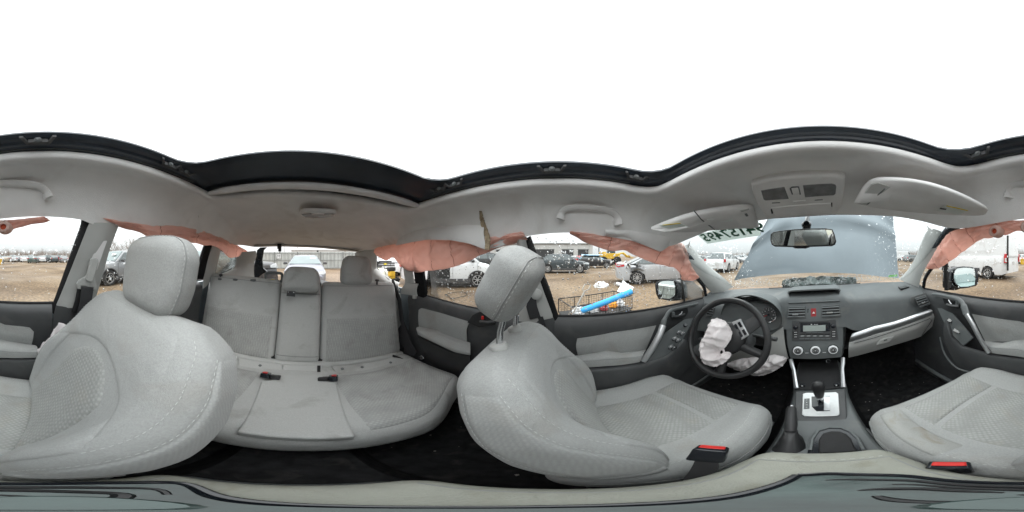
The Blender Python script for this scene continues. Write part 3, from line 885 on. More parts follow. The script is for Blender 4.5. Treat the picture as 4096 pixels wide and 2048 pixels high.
inn = [z9(540, 945, x=.663), z9(500, 1100, x=.668), z9(420, 1288, x=.672), (.675, -.02, -.62), (.675, -.02, -1.0)]
out = [z9(1160, 990, x=.668), z9(1140, 1100, x=.67), z9(1100, 1288, x=.673), (.675, -.2, -.62), (.675, -.22, -1.0)]
strip('b_pillar_lower', 'dark_trim', inn, out, 14, 5, .02, (-1, 0, 0))
# left
z10 = zm(2100, 900, .3106)
out = [z10(10, 195, x=-.592), z10(40, 330, x=-.61), z10(150, 600, x=-.632), z10(240, 860, x=-.655), z10(310, 1040, x=-.665), z10(365, 1190, x=-.668), z10(330, 1230, x=-.668)]
inn = [z10(-110, 195, x=-.60), z10(-105, 330, x=-.615), z10(-100, 600, x=-.632), z10(-90, 860, x=-.655), z10(-80, 1040, x=-.665), z10(-80, 1230, x=-.668), z10(-80, 1240, x=-.668)]
strip('b_pillar_trim', 'pillar_trim', inn, out, 24, 8, .02, (1, 0, 0))
strip('b_pillar_seal', 'matte_black', [z10(70, 140, x=-.665), z10(175, 430, x=-.68), z10(335, 860, x=-.70), z10(425, 1150, x=-.705), z10(455, 1288, x=-.705)], [z10(0, 190, x=-.60), z10(45, 330, x=-.615), z10(235, 860, x=-.66), z10(360, 1190, x=-.672), z10(400, 1288, x=-.672)], 16, 4, .006, (1, 0, 0), .006)
inn = [z10(-80, 1235, x=-.668), (-.672, -.16, -.4), (-.675, -.17, -.62), (-.675, -.2, -1.0)]
out = [z10(365, 1195, x=-.668), z10(415, 1288, x=-.67), (-.675, .02, -.62), (-.675, .0, -1.0)]
strip('b_pillar_lower', 'dark_trim', inn, out, 14, 5, .02, (1, 0, 0))

# rear: C and D pillar trims, right side of the car
zr = zm(780, 900, .233)
strip('c_pillar_trim', 'pillar_trim', [zr(300, 350, x=.63), zr(215, 620, x=.65), zr(150, 920, x=.665), zr(135, 1095, x=.668)], [zr(450, 420, x=.645), zr(395, 620, x=.66), zr(330, 850, x=.67), zr(245, 935, x=.672)], 16, 6, .018, (-1, .2, 0))
strip('d_pillar_trim', 'pillar_trim', [zr(730, 470, x=.615), zr(712, 600, x=.63), zr(695, 690, x=.64), zr(640, 760, x=.65), zr(520, 815, x=.66), zr(390, 865, x=.67)],
      [zr(1040, 440, y=-1.60), zr(1060, 520, y=-1.60), zr(1020, 640, y=-1.62), zr(1010, 760, y=-1.63), zr(1015, 850, y=-1.63), zr(1030, 960, y=-1.63)], 18, 8, .02, (-1, .6, 0))
strip('rear_side_trim', 'pillar_trim', [zr(390, 865, x=.67), zr(600, 900, x=.66), zr(800, 930, x=.64), zr(1030, 960, y=-1.62)], [Vector((.66, -1.1, -.62)), Vector((.64, -1.3, -.62)), Vector((.62, -1.45, -.62)), Vector((.6, -1.66, -.62))], 12, 4, .0, (-1, 0, 0))
MB().sheet([zr(300, 350, x=.64), zr(250, 345, x=.63), zr(195, 345, x=.62)], [zr(140, 930, x=.665), zr(80, 930, x=.668), zr(0, 930, x=.672)], 8, 8, .02, None, (-1, 0, 0)).build('door_seal', 'matte_black', cabin)
# left side
strip('c_pillar_trim', 'pillar_trim', [z3(650, 640, x=-.645), z3(660, 780, x=-.655), z3(690, 1005, x=-.668)], [z3(790, 640, x=-.635), z3(815, 790, x=-.65), z3(850, 1000, x=-.668)], 12, 6, .012, (1, .2, 0))
strip('d_pillar_trim', 'pillar_trim', [zm(1140, 900, .233)(1250, 455, y=-1.60), zm(1140, 900, .233)(1200, 480, y=-1.62), zm(1140, 900, .233)(1200, 600, y=-1.62), zm(1140, 900, .233)(1210, 800, y=-1.62), zm(1140, 900, .233)(1250, 1000, y=-1.62)],
      [z3(190, 400, x=-.62), z3(190, 520, x=-.63), z3(200, 740, x=-.64), z3(270, 830, x=-.65), z3(430, 930, x=-.66)], 18, 8, .02, (1, .6, 0))
strip('quarter_trim_ledge', 'pillar_trim', [z3(200, 740, x=-.64), z3(300, 830, x=-.66), z3(440, 925, x=-.68), z3(600, 990, x=-.69)], [z3(130, 900, x=-.58), z3(260, 985, x=-.60), z3(440, 1110, x=-.63), z3(590, 1125, x=-.64)], 14, 5, .02, (1, .3, .6))
strip('broken_belt_trim', 'pillar_trim', [z3(690, 1003, x=-.65), z3(800, 1006, x=-.65), z3(905, 1010, x=-.65)], [z3(610, 1180, x=-.655), z3(760, 1200, x=-.655), z3(890, 1222, x=-.655)], 8, 4, .012, (1, 0, 0), .008)
MB().slab([z3(815, 1205, x=-.648), z3(865, 1210, x=-.648), z3(862, 1270, x=-.648), z3(812, 1265, x=-.648)], (-.012, 0, 0)).build('trim_clip', 'pillar_trim', cabin, bev=.002)
MB().sheet([z3(815, 640, x=-.64), z3(870, 640, x=-.635), z3(960, 640, x=-.63)], [z3(905, 1288, x=-.68), z3(1000, 1288, x=-.68), z3(1040, 1160, x=-.68)], 8, 8, .02, None, (1, 0, 0)).build('door_seal', 'matte_black', cabin)
strip('rear_side_trim', 'pillar_trim', [z3(130, 900, x=-.58), z3(260, 985, x=-.60), z3(440, 1110, x=-.63), z3(600, 1180, x=-.65)], [Vector((-.62, -1.62, -.62)), Vector((-.64, -1.3, -.62)), Vector((-.66, -1.1, -.62)), Vector((-.67, -.9, -.75))], 12, 4, .0, (1, 0, 0))
# dark body panel of the rear quarter under the trims and hatch aperture
for sg in (-1, 1):
    zz = [zr(1050, 520, y=-1.68), zr(1062, 430, y=-1.68), zr(1120, 385, y=-1.68), zr(1230, 380, y=-1.69), zr(1178, 430, y=-1.69), zr(1150, 600, y=-1.70), zr(1170, 740, y=-1.70), zr(1250, 810, y=-1.70), zr(1180, 830, y=-1.69), zr(1090, 905, y=-1.69), zr(1010, 900, y=-1.68), zr(1010, 700, y=-1.68)]
    if sg < 0:
        zb = zm(1140, 900, .233)
        zz = [zb(1170, 380, y=-1.68), zb(1215, 400, y=-1.69), zb(1255, 460, y=-1.70), zb(1240, 560, y=-1.70), zb(1275, 560, y=-1.68), zb(1300, 470, y=-1.67), zb(1260, 380, y=-1.67)]
    MB().slab(zz, (0, -.03, 0)).build('hatch_aperture', 'gloss_black', cabin, bev=.004)

# hatch latch hanging from the headliner
c1 = at(703, 611, y=-1.56)
MB().lathe([(.05, 0), (.048, .006), (.03, .010)], 20, Matrix.Translation(c1 + Vector((0, .01, -.008))) @ Matrix.Diagonal((1, .5, 1, 1))).build('latch_recess', 'pillar_trim', cabin)
lt = MB().box(at(703, 620, y=-1.57), (.040, .03, .05)).box(at(704, 629, y=-1.57), (.030, .026, .03)).build('hatch_latch', 'black_trim', cabin, bev=.004)
MB().tube([at(704, 633, y=-1.57), at(704, 637, y=-1.57)], .004, 6).build('latch_hook', 'black_trim', lt)

# --- shell below the windows, floor and firewall
for sg in (-1, 1):
    MB().sheet([Vector((sg * .80, 1.3, -.33)), Vector((sg * .80, -.9, -.26))], [Vector((sg * .80, 1.3, -1.05)), Vector((sg * .80, -.9, -1.05))], 4, 4, .02, None, (1, 0, 0)).build('side_panel', 'blue_body', cabin)
    MB().sheet([Vector((sg * .72, -.85, -.22)), Vector((sg * .66, -1.72, -.2))], [Vector((sg * .76, -.85, -1.05)), Vector((sg * .70, -1.72, -1.05))], 4, 4, .02, None, (1, 0, 0)).build('quarter_panel', 'blue_body', cabin)
rows = []
for i in range(33):
    y = lerp(1.30, -1.0, i / 32)
    row = []
    for j in range(29):
        x = lerp(-.80, .80, j / 28)
        z = -1.00
        t_ = smooth((.17 - abs(x)) / .07)
        z = max(z, lerp(-1.0, interp([-1, -.1, .5, 1.3], [-.90, -.84, -.80, -.72], y), t_))
        z = max(z, lerp(-1.0, -.30, smooth((y - .98) / .30)))
        z += .006 * nz((x * 8, y * 8, 0))
        row.append((x, y, z))
    rows.append(row)
MB().grid(rows).build('carpet', 'carpet', cabin)
MB().box((0, -1.36, -.70), (1.34, .76, .16)).build('cargo_floor', 'dark_trim', cabin, bev=.01)
MB().box((0, -.935, -.80), (1.44, .10, .30)).box((0, -1.06, -.55), (1.30, .02, .5)).build('bench_light_stop', 'black_trim', cabin)  # dark boxes added to stop light leaking in behind and under the bench
for a_, tl in (((zm(1140, 900, .233)(610, 940, z=-.235), zm(1140, 900, .233)(690, 955, z=-.24), zm(1140, 900, .233)(800, 985, z=-.24), zm(1140, 900, .233)(770, 1018, z=-.24), zm(1140, 900, .233)(630, 1025, z=-.24)), 'cargo_cover_piece'),
               ((zm(1140, 900, .233)(850, 970, z=-.23), zm(1140, 900, .233)(980, 1015, z=-.23), zm(1140, 900, .233)(850, 1025, z=-.23)), 'cargo_cover_piece')):
    MB().slab(a_, (0, 0, -.02)).build(tl, 'dash_trim', cabin, bev=.003)

grit = MB()
for i in range(130):
    rn = random.Random(i + 4000); x_ = rn.uniform(-.62, .62); y_ = rn.choice((rn.uniform(-.42, .0), rn.uniform(.45, .95)))
    if abs(x_) < .2: continue
    s_ = rn.uniform(.0012, .0035)
    grit.add([(1, 0, 0), (-1, 0, 0), (0, 1, 0), (0, -1, 0), (0, 0, 1), (0, 0, -1)], [(0, 2, 4), (2, 1, 4), (1, 3, 4), (3, 0, 4), (2, 0, 5), (1, 2, 5), (3, 1, 5), (0, 3, 5)], Matrix.Translation((x_, y_, -.993)) @ Matrix.Diagonal((s_ * rn.uniform(1, 2.5), s_, s_, 1)))
o = grit.build('floor_grit', 'worn_wood', cabin, smooth_=False); o['kind'] = 'stuff'
# --- windscreen
WB = crom([(-.735, .90, -.235), (-.64, 1.07, -.222), (-.45, 1.16, -.218), (-.2, 1.205, -.217), (0, 1.215, -.217), (.2, 1.205, -.217), (.45, 1.16, -.218), (.64, 1.07, -.222), (.735, .90, -.235)], 5)
WT = crom([(-.62, .46, .125), (-.52, .545, .148), (-.36, .61, .162), (-.18, .64, .172), (0, .65, .175), (.18, .64, .172), (.36, .61, .162), (.52, .545, .148), (.62, .46, .125)], 5)
def wsp(a, b): return polyat(WB, a).lerp(polyat(WT, a), b) + Vector((0, .5, .86)) * (.03 * math.sin(PI * b))
ws = MB().grid([[wsp(i / 24, j / 10) for i in range(25)] for j in range(11)]).build('windshield', 'pane_front', cabin)

DROP = []
for seg in (6,):
    vs_ = []
    for ring, (rr_, hh) in enumerate(((1, 0), (.82, .30), (.45, .48))):
        for k in range(seg): vs_.append((rr_ * math.cos(2 * PI * k / seg + ring * .3), rr_ * math.sin(2 * PI * k / seg + ring * .3), hh))
    vs_.append((0, 0, .55))
    fs_ = []
    for ring in range(2):
        for k in range(seg): fs_.append((ring * seg + k, ring * seg + (k + 1) % seg, (ring + 1) * seg + (k + 1) % seg, (ring + 1) * seg + k))
    for k in range(seg): fs_.append((2 * seg + k, 2 * seg + (k + 1) % seg, 3 * seg))
    DROP = (vs_, fs_)
def drops(parent, fn, n, seed, rmin=.0011, rmax=.0042, mask=None, run=1.25, name='rain_drops'):
    """fn(a,b) -> (point, outward normal) over the pane; raindrops standing on the outside"""
    rnd = random.Random(seed); mb = MB()
    k = 0
    while k < n:
        a, b = rnd.random(), rnd.random()
        if mask and rnd.random() > mask(a, b): continue
        k += 1
        p, nn = fn(a, b)
        s = rmin + (rmax - rmin) * rnd.random() ** 3.2
        dn = Vector((0, 0, -1)); dn = (dn - nn * dn.dot(nn)).normalized()
        m = Matrix((nn.cross(dn), dn, nn)).transposed().to_4x4(); m.translation = p + nn * .0007
        e = run * (1 + .5 * rnd.random()) if s > .0025 else 1 + .2 * rnd.random()
        m = m @ RZ(rnd.uniform(-25, 25)) @ Matrix.Diagonal((s, s * e, s * .8, 1))
        mb.add(DROP[0], DROP[1], m)
    o = mb.build(name, 'water', parent, ang=80)
    o['kind'] = 'stuff'
    return o
def ws_n(a, b):
    p = wsp(a, b)
    n = (wsp(min(a + .01, 1), b) - wsp(max(a - .01, 0), b)).cross(wsp(a, min(b + .02, 1)) - wsp(a, max(0, b - .02))).normalized()
    if n.y < 0: n = -n
    return p, n
drops(ws, ws_n, 3600, 11, .0012, .0044, mask=lambda a, b: (.22 + .78 * (b < .16)) * (1 if not (.26 < a < .74 and b > .16) else .07))

# stock sticker on the glass, printed outward, so it reads mirrored from inside
PLN = (Vector((0, .93, -.01)), Vector((0, .53, .85)))
c00, c10, c11, c01 = z4(532, 797, pl=PLN), z4(876, 742, pl=PLN), z4(852, 655, pl=PLN), z4(463, 738, pl=PLN)
PN = PLN[1].normalized()
stk = MB().slab([c00, c10, c11, c01], -PN * .0006).build('lot_sticker', 'paper', ws, smooth_=False)
ax = (c10 - c00).normalized(); ay = PN.cross(ax)
if ay.z < 0: ay = -ay
mid = (c00 + c10 + c11 + c01) / 4 - PN * .0010
wdt = (c10 - c00).length
m = Matrix((-ax, ay, PN)).transposed().to_4x4()
m.translation = mid + ax * .016 + ay * .004
text('sticker_number', '94157495', wdt * .275, m, 'green_ink', ws, .0003, bold=.0022)
m2 = m.copy(); m2.translation = mid - ax * wdt * .44 - ay * wdt * .03
text('sticker_number', 'x', wdt * .13, m2, 'green_ink', ws, .0003)
m3 = m.copy(); m3.translation = mid + ax * wdt * .10 - ay * wdt * .115
# small green inspection label low on the passenger side
g = [z6(570, 1000, y=1.145), z6(626, 995, y=1.145), z6(625, 1006, y=1.145), z6(570, 1013, y=1.145)]
MB().slab(g, (0, .0008, 0)).build('inspection_label', 'green_label', ws, smooth_=False)
# cowl with wiper arms
MB().sheet([Vector((-.74, .95, -.262)), Vector((-.4, 1.2, -.25)), Vector((.4, 1.2, -.25)), Vector((.74, .95, -.262))], [Vector((-.74, 1.45, -.30)), Vector((0, 1.5, -.30)), Vector((.74, 1.45, -.30))], 16, 3, .02, None, (0, 0, 1)).build('cowl', 'black_trim', cabin)
for x0 in (-.55, .05):
    MB().tube([(x0 + .5, 1.30, -.262), (x0 + .25, 1.27, -.255), (x0, 1.265, -.258)], .007, 6).build('wiper', 'black_trim', cabin)

# --- hood, thrown up and buckled in front of the windscreen
hb = crom([at(1846, 706, y=1.50), at(1880, 699, y=1.53), at(1960, 691, y=1.56), at(2060, 687, y=1.57), at(2160, 690, y=1.56), at(2225, 697, y=1.53), at(2262, 700, y=1.50)], 6)
ht = crom([at(1935, 545, y=1.70), at(1950, 520, y=1.75), at(1990, 478, y=1.82), at(2060, 470, y=1.84), at(2140, 478, y=1.82), at(2215, 505, y=1.76), at(2246, 540, y=1.68)], 6)
lf = [(0, 0), (.18, .09), (.45, .28), (.7, .62), (1, 1)]
def hood_b(a, b):
    # the left edge leans inward over its length, panel crowned and dented
    v = Vector((0, .04 * math.sin(PI * a) - .03 * math.exp(-((a - .25) ** 2) / .02) * b + .030 * nz((a * 3, b * 2.2, 8)) + .035 * max(0, 1 - abs(a - .18 - .25 * b) / .10) * b - .03 * max(0, 1 - abs(b - .55 - .1 * a) / .12), 0))
    return v
MB().sheet(hb, ht, 40, 16, .03, hood_b, (0, -1, 0)).build('hood', 'blue_body', cabin)
# crumpled front of the engine bay under the hood
mb = MB()
for i in range(26):
    rnd = random.Random(i * 3 + 1)
    mb.box((rnd.uniform(-.6, .6), rnd.uniform(1.5, 1.95), rnd.uniform(-.75, -.50)), (rnd.uniform(.05, .3), rnd.uniform(.05, .25), rnd.uniform(.04, .2)), None)
mb.build('engine_bay', 'black_trim', cabin, bev=.01)
MB().sheet([Vector((-.30, 1.55, -.225)), Vector((-.18, 1.6, -.205)), Vector((.05, 1.62, -.205)), Vector((.22, 1.6, -.215)), Vector((.42, 1.58, -.235))], [Vector((-.34, 1.6, -.5)), Vector((.46, 1.62, -.5))], 24, 8, .05, lambda a, b: Vector((0, .04 * nz((a * 9, b * 6, 2)), .018 * nz((a * 12, b * 7, 5)))), (0, -1, .1)).build('bulkhead_padding', 'engine_teal', cabin, ang=40)
for sg in (-1, 1):
    MB().sheet([Vector((sg * .80, 1.3, -.33)), Vector((sg * .78, 1.75, -.38)), Vector((sg * .70, 2.05, -.45))], [Vector((sg * .82, 1.3, -1.0)), Vector((sg * .80, 1.75, -.75)), Vector((sg * .72, 2.05, -.8))], 8, 4, .05, lambda a, b: Vector((.03 * nz((a * 3, b * 3, 2)), 0, .03 * nz((a * 4, 1, 2)))), (1, 0, 0)).build('fender', 'blue_body', cabin)

# rear quarter panes
q = [zr(430, 430, x=.66), zr(712, 560, x=.65), zr(695, 690, x=.66), zr(640, 760, x=.67), zr(390, 865, x=.685), zr(335, 850, x=.685)]
qp = MB().slab(q, (.003, 0, 0)).build('quarter_pane', 'pane', cabin, smooth_=False)
def qfn(a, b):
    p = q[0].lerp(q[1], a).lerp(q[5].lerp(q[3], a), b)
    return p + Vector((.003, 0, 0)), Vector((1, 0, .1)).normalized()
drops(qp, qfn, 480, 5, .0012, .0040)
MB().tube(q + [q[0]], .004, 6).build('pane_seal', 'rubber', qp)
# left quarter glass is gone: rubber seal only
MB().tube([z3(190, 520, x=-.655), z3(205, 740, x=-.66), z3(270, 820, x=-.668)], .008, 6).build('pane_seal', 'rubber', cabin)
# ================================================================== doors
def skin(name, mt, rows, n, parent, nrm, th=.004, per=4, ang=50):
    """padded skin through several polylines"""
    rr = [[polyat([Vector(p) for p in r], i / n) for i in range(n + 1)] for r in rows]
    cols = [crom([r[i] for r in rr], per) for i in range(n + 1)]
    top = [[c[j] for c in cols] for j in range(len(cols[0]))]
    nrm = Vector(nrm)
    mb = MB()
    w, h = n + 1, len(top)
    mb.grid(top); mb.grid([[p - nrm * th for p in r] for r in top], flip=True)
    q = w * h
    for j in range(n):
        mb.f.append((j + 1, j, j + q, j + 1 + q)); k = (h - 1) * w + j; mb.f.append((k, k + 1, k + 1 + q, k + q))
    for i in range(h - 1):
        a, b = i * w, (i + 1) * w; mb.f.append((a, b, b + q, a + q)); a += n; b += n; mb.f.append((b, a, a + q, b + q))
    return mb.build(name, mt, parent, ang=ang)
def plate(name, mt, pts, off, parent, bev=.004, segs=3):
    return MB().slab(pts, off).build(name, mt, parent, bev=bev, segs=segs)

PROF = [(0, .704), (.006, .690), (.014, .672), (.03, .660), (.06, .657), (.10, .664), (.15, .672), (.25, .676), (.75, .68)]
def car_door(label, sg, y0, y1, z0, z1, low=-1.0):
    rows = []
    for d, x in PROF:
        row = []
        for i in range(25):
            y = lerp(y0, y1, i / 24); zt = lerp(z0, z1, i / 24)
            row.append((sg * (x + .004 * math.sin(i / 24 * PI)), y, max(zt - d, low) if d < .7 else low))
        rows.append(row)
    o = MB().grid(rows).build('door', 'dark_trim', cabin, ang=50)
    o['label'] = label
    return o
def pane(door, sg, b0, b1, t0, t1, seed, n, mask=None):
    """glass between sill points b0,b1 and top points t0,t1 with raindrops"""
    b0, b1, t0, t1 = map(Vector, (b0, b1, t0, t1))
    def f(a, b):
        p = b0.lerp(b1, a).lerp(t0.lerp(t1, a), b)
        p.x += sg * .012 * math.sin(PI * b)
        return p
    o = MB().grid([[f(i / 6, j / 6) for i in range(7)] for j in range(7)]).build('window_pane', 'pane', door)
    nn = Vector((sg, 0, .28)).normalized()
    drops(door, lambda a, b: (f(a, b), nn), n, seed, mask=mask)
    return o
def side_mirror(door, zf, glass, house, rdist, target, bar):
    c = sum((Vector(zf(*p, r=rdist)) for p in glass), Vector()) / len(glass)
    n = ((Vector((CAM_X, 0, 0)) - c).normalized() + Vector(target).normalized()).normalized()
    g = [zf(*p, pl=(c, n)) for p in glass]
    h = [zf(*p, pl=(c - n * .012, n)) for p in house]
    hc = sum(h, Vector()) / len(h)
    mb = MB()
    rings = []
    fwd = Vector((0, .09, -.004))
    for k, (s_, d_) in enumerate(((.90, .000), (.97, .02), (1.0, .14), (.98, .5), (.85, .85), (.55, 1.05), (.2, 1.12))):
        rings.append([hc + (p - hc) * s_ + fwd * d_ for p in h])
    mb.loft(rings)
    o = mb.build('side_mirror', 'gloss_black', door, ang=60)
    MB().slab(g, -n * .004).build('mirror_glass', 'mirror', door, smooth_=False)
    MB().tube(g + [g[0]], .004, 6).build('mirror_bezel', 'rubber', door)
    # foot of the mirror on the door
    MB().sheet([hc + Vector((0, .02, -.02)), hc + Vector((0, .02, -.07))], [Vector(bar) + Vector((0, .03, .05)), Vector(bar) + Vector((0, .03, 0))], 4, 4, .04, None, (0, -1, 0)).build('mirror_foot', 'black_trim', door, bev=.006)
    # painted cap seen past the rim
    return o

zK = zm(800, 1200, .6585); zA = zm(2600, 1060, .233); zB = zm(1700, 1200, .6585); zC = zm(2420, 900, .3106)
zE = zm(3640, 900, .3106); zF = zm(3200, 1200, .6584); zG = zm(3540, 1060, .233); zH = zm(4096, 1200, .6585)
z7w = zm(4096, 900, .3106)

# ---------------------------------------------------------------- driver's door
dl = car_door('driver door with grey fabric insert, silver pull handle and window switches', -1, .99, -.02, -.262, -.240)
p_ = pane(dl, -1, (-.712, .97, -.275), (-.712, -.03, -.25), (-.612, .43, .115), (-.612, -.145, .125), 21, 1150, mask=lambda a, b: .35 + .65 * (a > .35))
skin('fabric_insert', 'seat_fabric', [[zB(925, 235, x=-.662), zB(1150, 195, x=-.662), zB(1405, 155, x=-.662)], [zB(918, 285, x=-.655), zB(1140, 255, x=-.655), zB(1375, 225, x=-.655)], [zB(930, 340, x=-.664), zB(1120, 320, x=-.664), zB(1340, 305, x=-.664)]], 16, dl, (1, 0, 0))
skin('armrest_pad', 'seat_fabric', [[zB(945, 338, x=-.664), zB(1110, 305, x=-.664), zB(1190, 322, x=-.664), zB(1345, 305, x=-.664)], [zB(905, 345, x=-.63), zB(1110, 318, x=-.63), zB(1190, 328, x=-.63), zB(1335, 312, x=-.63)],
     [zB(893, 372, x=-.604), zB(1090, 360, x=-.604), zB(1190, 355, x=-.604), zB(1322, 340, x=-.604)], [zB(910, 412, x=-.604), zB(1090, 402, x=-.604), zB(1190, 395, x=-.604), zB(1305, 377, x=-.604)]], 22, dl, (1, 0, -.2))
MB().tube([zB(893, 374, x=-.6025), zB(1090, 362, x=-.6025), zB(1322, 342, x=-.6025)], .0014, 5).build('seam', 'seam', dl)
# dark ledge under the armrest and the map pocket
skin('lower_ledge', 'dark_trim', [[zB(905, 415, x=-.612), zB(1150, 402, x=-.612), zB(1320, 378, x=-.612), zB(1470, 330, x=-.612), zB(1560, 235, x=-.625)], [zB(912, 440, x=-.592), zB(1150, 430, x=-.592), zB(1330, 412, x=-.592), zB(1480, 358, x=-.592), zB(1585, 245, x=-.61)],
     [zB(925, 520, x=-.602), zB(1150, 510, x=-.602), zB(1340, 490, x=-.602), zB(1500, 430, x=-.602), zB(1610, 300, x=-.615)], [zB(970, 600, x=-.63), zB(1150, 590, x=-.63), zB(1340, 560, x=-.63), zB(1520, 490, x=-.63), zB(1650, 360, x=-.63)]], 24, dl, (1, 0, 0))
MB().tube([(-.655, -.02, -.93), (-.655, .4, -.93), (-.66, .95, -.90)], .014, 8, flat=(1, .6)).build('sill_plate', 'dash_trim', dl)
# switch panel
sp = [zA(475, 1015, x=-.632), zA(600, 930, x=-.634), zA(740, 912, x=-.636), zA(700, 1010, x=-.63), zA(610, 1190, x=-.622), zA(500, 1380, x=-.612), zB(1490, 335, x=-.606), zB(1380, 372, x=-.604), zB(1312, 374, x=-.604), zB(1400, 262, x=-.612), zB(1470, 190, x=-.622)]
skin('switch_panel', 'dash_trim', [[sp[8], sp[9], sp[10], sp[0], sp[1]], [sp[7], sp[6], sp[5], sp[4], sp[3], sp[2]]], 12, dl, (.7, 0, .5), .012)
for (a, b, x) in ((490, 1145, -.6245), (545, 1165, -.6235), (415, 1255, -.6165), (470, 1285, -.6155), (350, 1400, -.6105), (405, 1420, -.6095)):
    c = zA(a, b, x=x)
    Mx = frame(c, (0, 1, .1), Vector((.62, -.1, .75)).cross(Vector((0, 1, .1))))
    o = MB().prism(rrect(.030, .022, .003, 2), -.008, .0045, Mx).build('window_switch', 'gloss_black', dl, bev=.001)
    MB().prism(rrect(.009, .006, .001, 2), .0046, .0056, Mx).build('switch_mark', 'pillar_trim', dl)
c = zA(600, 1040, x=-.629)
MB().lathe([(.011, 0), (.011, .006), (.008, .010), (.0, .011)], 14, frame(c, (0, 1, .1), Vector((.62, -.1, .75)).cross(Vector((0, 1, .1))))).build('mirror_knob', 'gloss_black', dl)
# inner release handle in its recess
plate('handle_recess', 'black_trim', [zA(370, 790, x=-.658), zA(640, 730, x=-.658), zA(650, 800, x=-.658), zA(610, 880, x=-.658), zA(540, 930, x=-.658), zA(370, 950, x=-.658)], (.003, 0, 0), dl, .002)
hd = MB().tube([zA(375, 885, x=-.640), zA(470, 880, x=-.632), zA(590, 845, x=-.638)], .007, 8, flat=(1, .7)).build('release_handle', 'dark_trim', dl)
MB().box(zA(400, 838, x=-.645), (.012, .016, .022)).build('lock_knob', 'dash_trim', dl, bev=.003)
MB().tube([zA(500, 860, x=-.643), zA(540, 830, x=-.643), zA(552, 795, x=-.645)], .003, 6).build('handle_link', 'silver_trim', dl)
# raised surround sweeping down into the pull handle
MB().tube(crom([zA(820, 665, x=-.655), zA(600, 715, x=-.648), zA(420, 760, x=-.640), zA(330, 800, x=-.632), zA(280, 880, x=-.622), zA(240, 960, x=-.612), zA(225, 1040, x=-.603)], 5), [.009] * 12 + [.012] * 12 + [.016] * 7, 10, flat=(1, .8)).build('handle_surround', 'dash_trim', dl)
MB().tube([zA(222, 1035, x=-.602), zB(1430, 200, x=-.594), zB(1385, 285, x=-.592), zB(1325, 372, x=-.598)], [.016, .0155, .015, .014], 12, flat=(1, .72)).build('pull_handle', 'silver_trim', dl)
# window frame, quarter post, seals
MB().tube([zA(525, 60, x=-.69), zA(560, 380, x=-.70), zA(590, 615, x=-.705)], .013, 8, flat=(.5, 1)).build('quarter_post', 'black_trim', dl)
MB().tube(crom([zA(480, -200, x=-.66), zA(760, 180, x=-.68), zA(920, 370, x=-.69), zA(960, 550, x=-.70)], 5), .012, 8).build('front_frame', 'gloss_black', dl)
MB().tube([(-.706, .96, -.262), (-.708, .5, -.252), (-.706, -.03, -.239)], .007, 6).build('sill_seal', 'rubber', dl)
side_mirror(dl, zA, [(135, 320), (165, 285), (220, 268), (310, 262), (410, 270), (428, 330), (440, 420), (440, 490), (420, 530), (345, 590), (250, 580), (160, 560), (138, 480)],
            [(75, 330), (100, 285), (180, 260), (300, 250), (420, 252), (490, 290), (530, 370), (540, 480), (535, 600), (430, 618), (330, 622), (240, 605), (140, 590), (95, 500)], 1.08, (-.30, -1, .04), zA(500, 600, x=-.72))

# ---------------------------------------------------------------- passenger's door
dr = car_door('front passenger door with two window switches and silver pull handle by the glovebox', 1, .99, -.02, -.262, -.240)
pane(dr, 1, (.712, .97, -.275), (.712, -.03, -.25), (.612, .43, .115), (.612, -.145, .125), 22, 1000, mask=lambda a, b: .30 + .55 * (b > .5) + .3 * (a < .5))
skin('fabric_insert', 'seat_fabric', [[zF(1045, 85, x=.662), zF(1361, 132, x=.662), zH(0, 148, x=.662), zH(175, 165, x=.662), zH(205, 195, x=.662)], [zF(1080, 160, x=.655), zF(1361, 195, x=.655), zH(0, 205, x=.655), zH(165, 220, x=.655), zH(200, 235, x=.655)],
     [zF(1125, 250, x=.664), zF(1361, 250, x=.664), zH(0, 245, x=.664), zH(150, 265, x=.664), zH(190, 280, x=.664)]], 16, dr, (-1, 0, 0))
skin('armrest_pad', 'seat_fabric', [[zF(1120, 250, x=.664), zF(1230, 262, x=.664), zF(1310, 245, x=.664), zH(0, 240, x=.664), zH(195, 275, x=.664)], [zF(1125, 258, x=.63), zF(1230, 268, x=.63), zF(1310, 256, x=.63), zH(0, 262, x=.63), zH(222, 284, x=.63)],
     [zF(1142, 285, x=.604), zF(1240, 292, x=.604), zF(1320, 298, x=.604), zH(0, 308, x=.604), zH(230, 318, x=.604)], [zF(1165, 322, x=.604), zF(1240, 332, x=.604), zF(1320, 342, x=.604), zH(0, 350, x=.604), zH(222, 350, x=.604)]], 22, dr, (-1, 0, -.2))
MB().tube([zF(1142, 287, x=.6025), zF(1320, 300, x=.6025), zH(0, 310, x=.6025), zH(230, 320, x=.6025)], .0014, 5).build('seam', 'seam', dr)
skin('lower_ledge', 'dark_trim', [[zF(900, 110, x=.625), zF(930, 218, x=.612), zF(990, 278, x=.612), zF(1150, 325, x=.612), zH(0, 356, x=.612), zH(215, 356, x=.612)], [zF(880, 130, x=.615), zF(920, 235, x=.592), zF(985, 295, x=.592), zF(1150, 345, x=.592), zH(0, 372, x=.592), zH(215, 376, x=.592)],
     [zF(870, 190, x=.62), zF(930, 320, x=.602), zF(1010, 380, x=.602), zF(1150, 420, x=.602), zH(0, 440, x=.602), zH(200, 450, x=.602)], [zF(880, 260, x=.63), zF(950, 400, x=.63), zF(1020, 450, x=.63), zF(1150, 480, x=.63), zH(0, 520, x=.63), zH(190, 540, x=.63)]], 24, dr, (-1, 0, 0))
MB().tube([(.655, -.02, -.93), (.655, .4, -.93), (.66, .95, -.90)], .014, 8, flat=(1, .6)).build('sill_plate', 'dash_trim', dr)
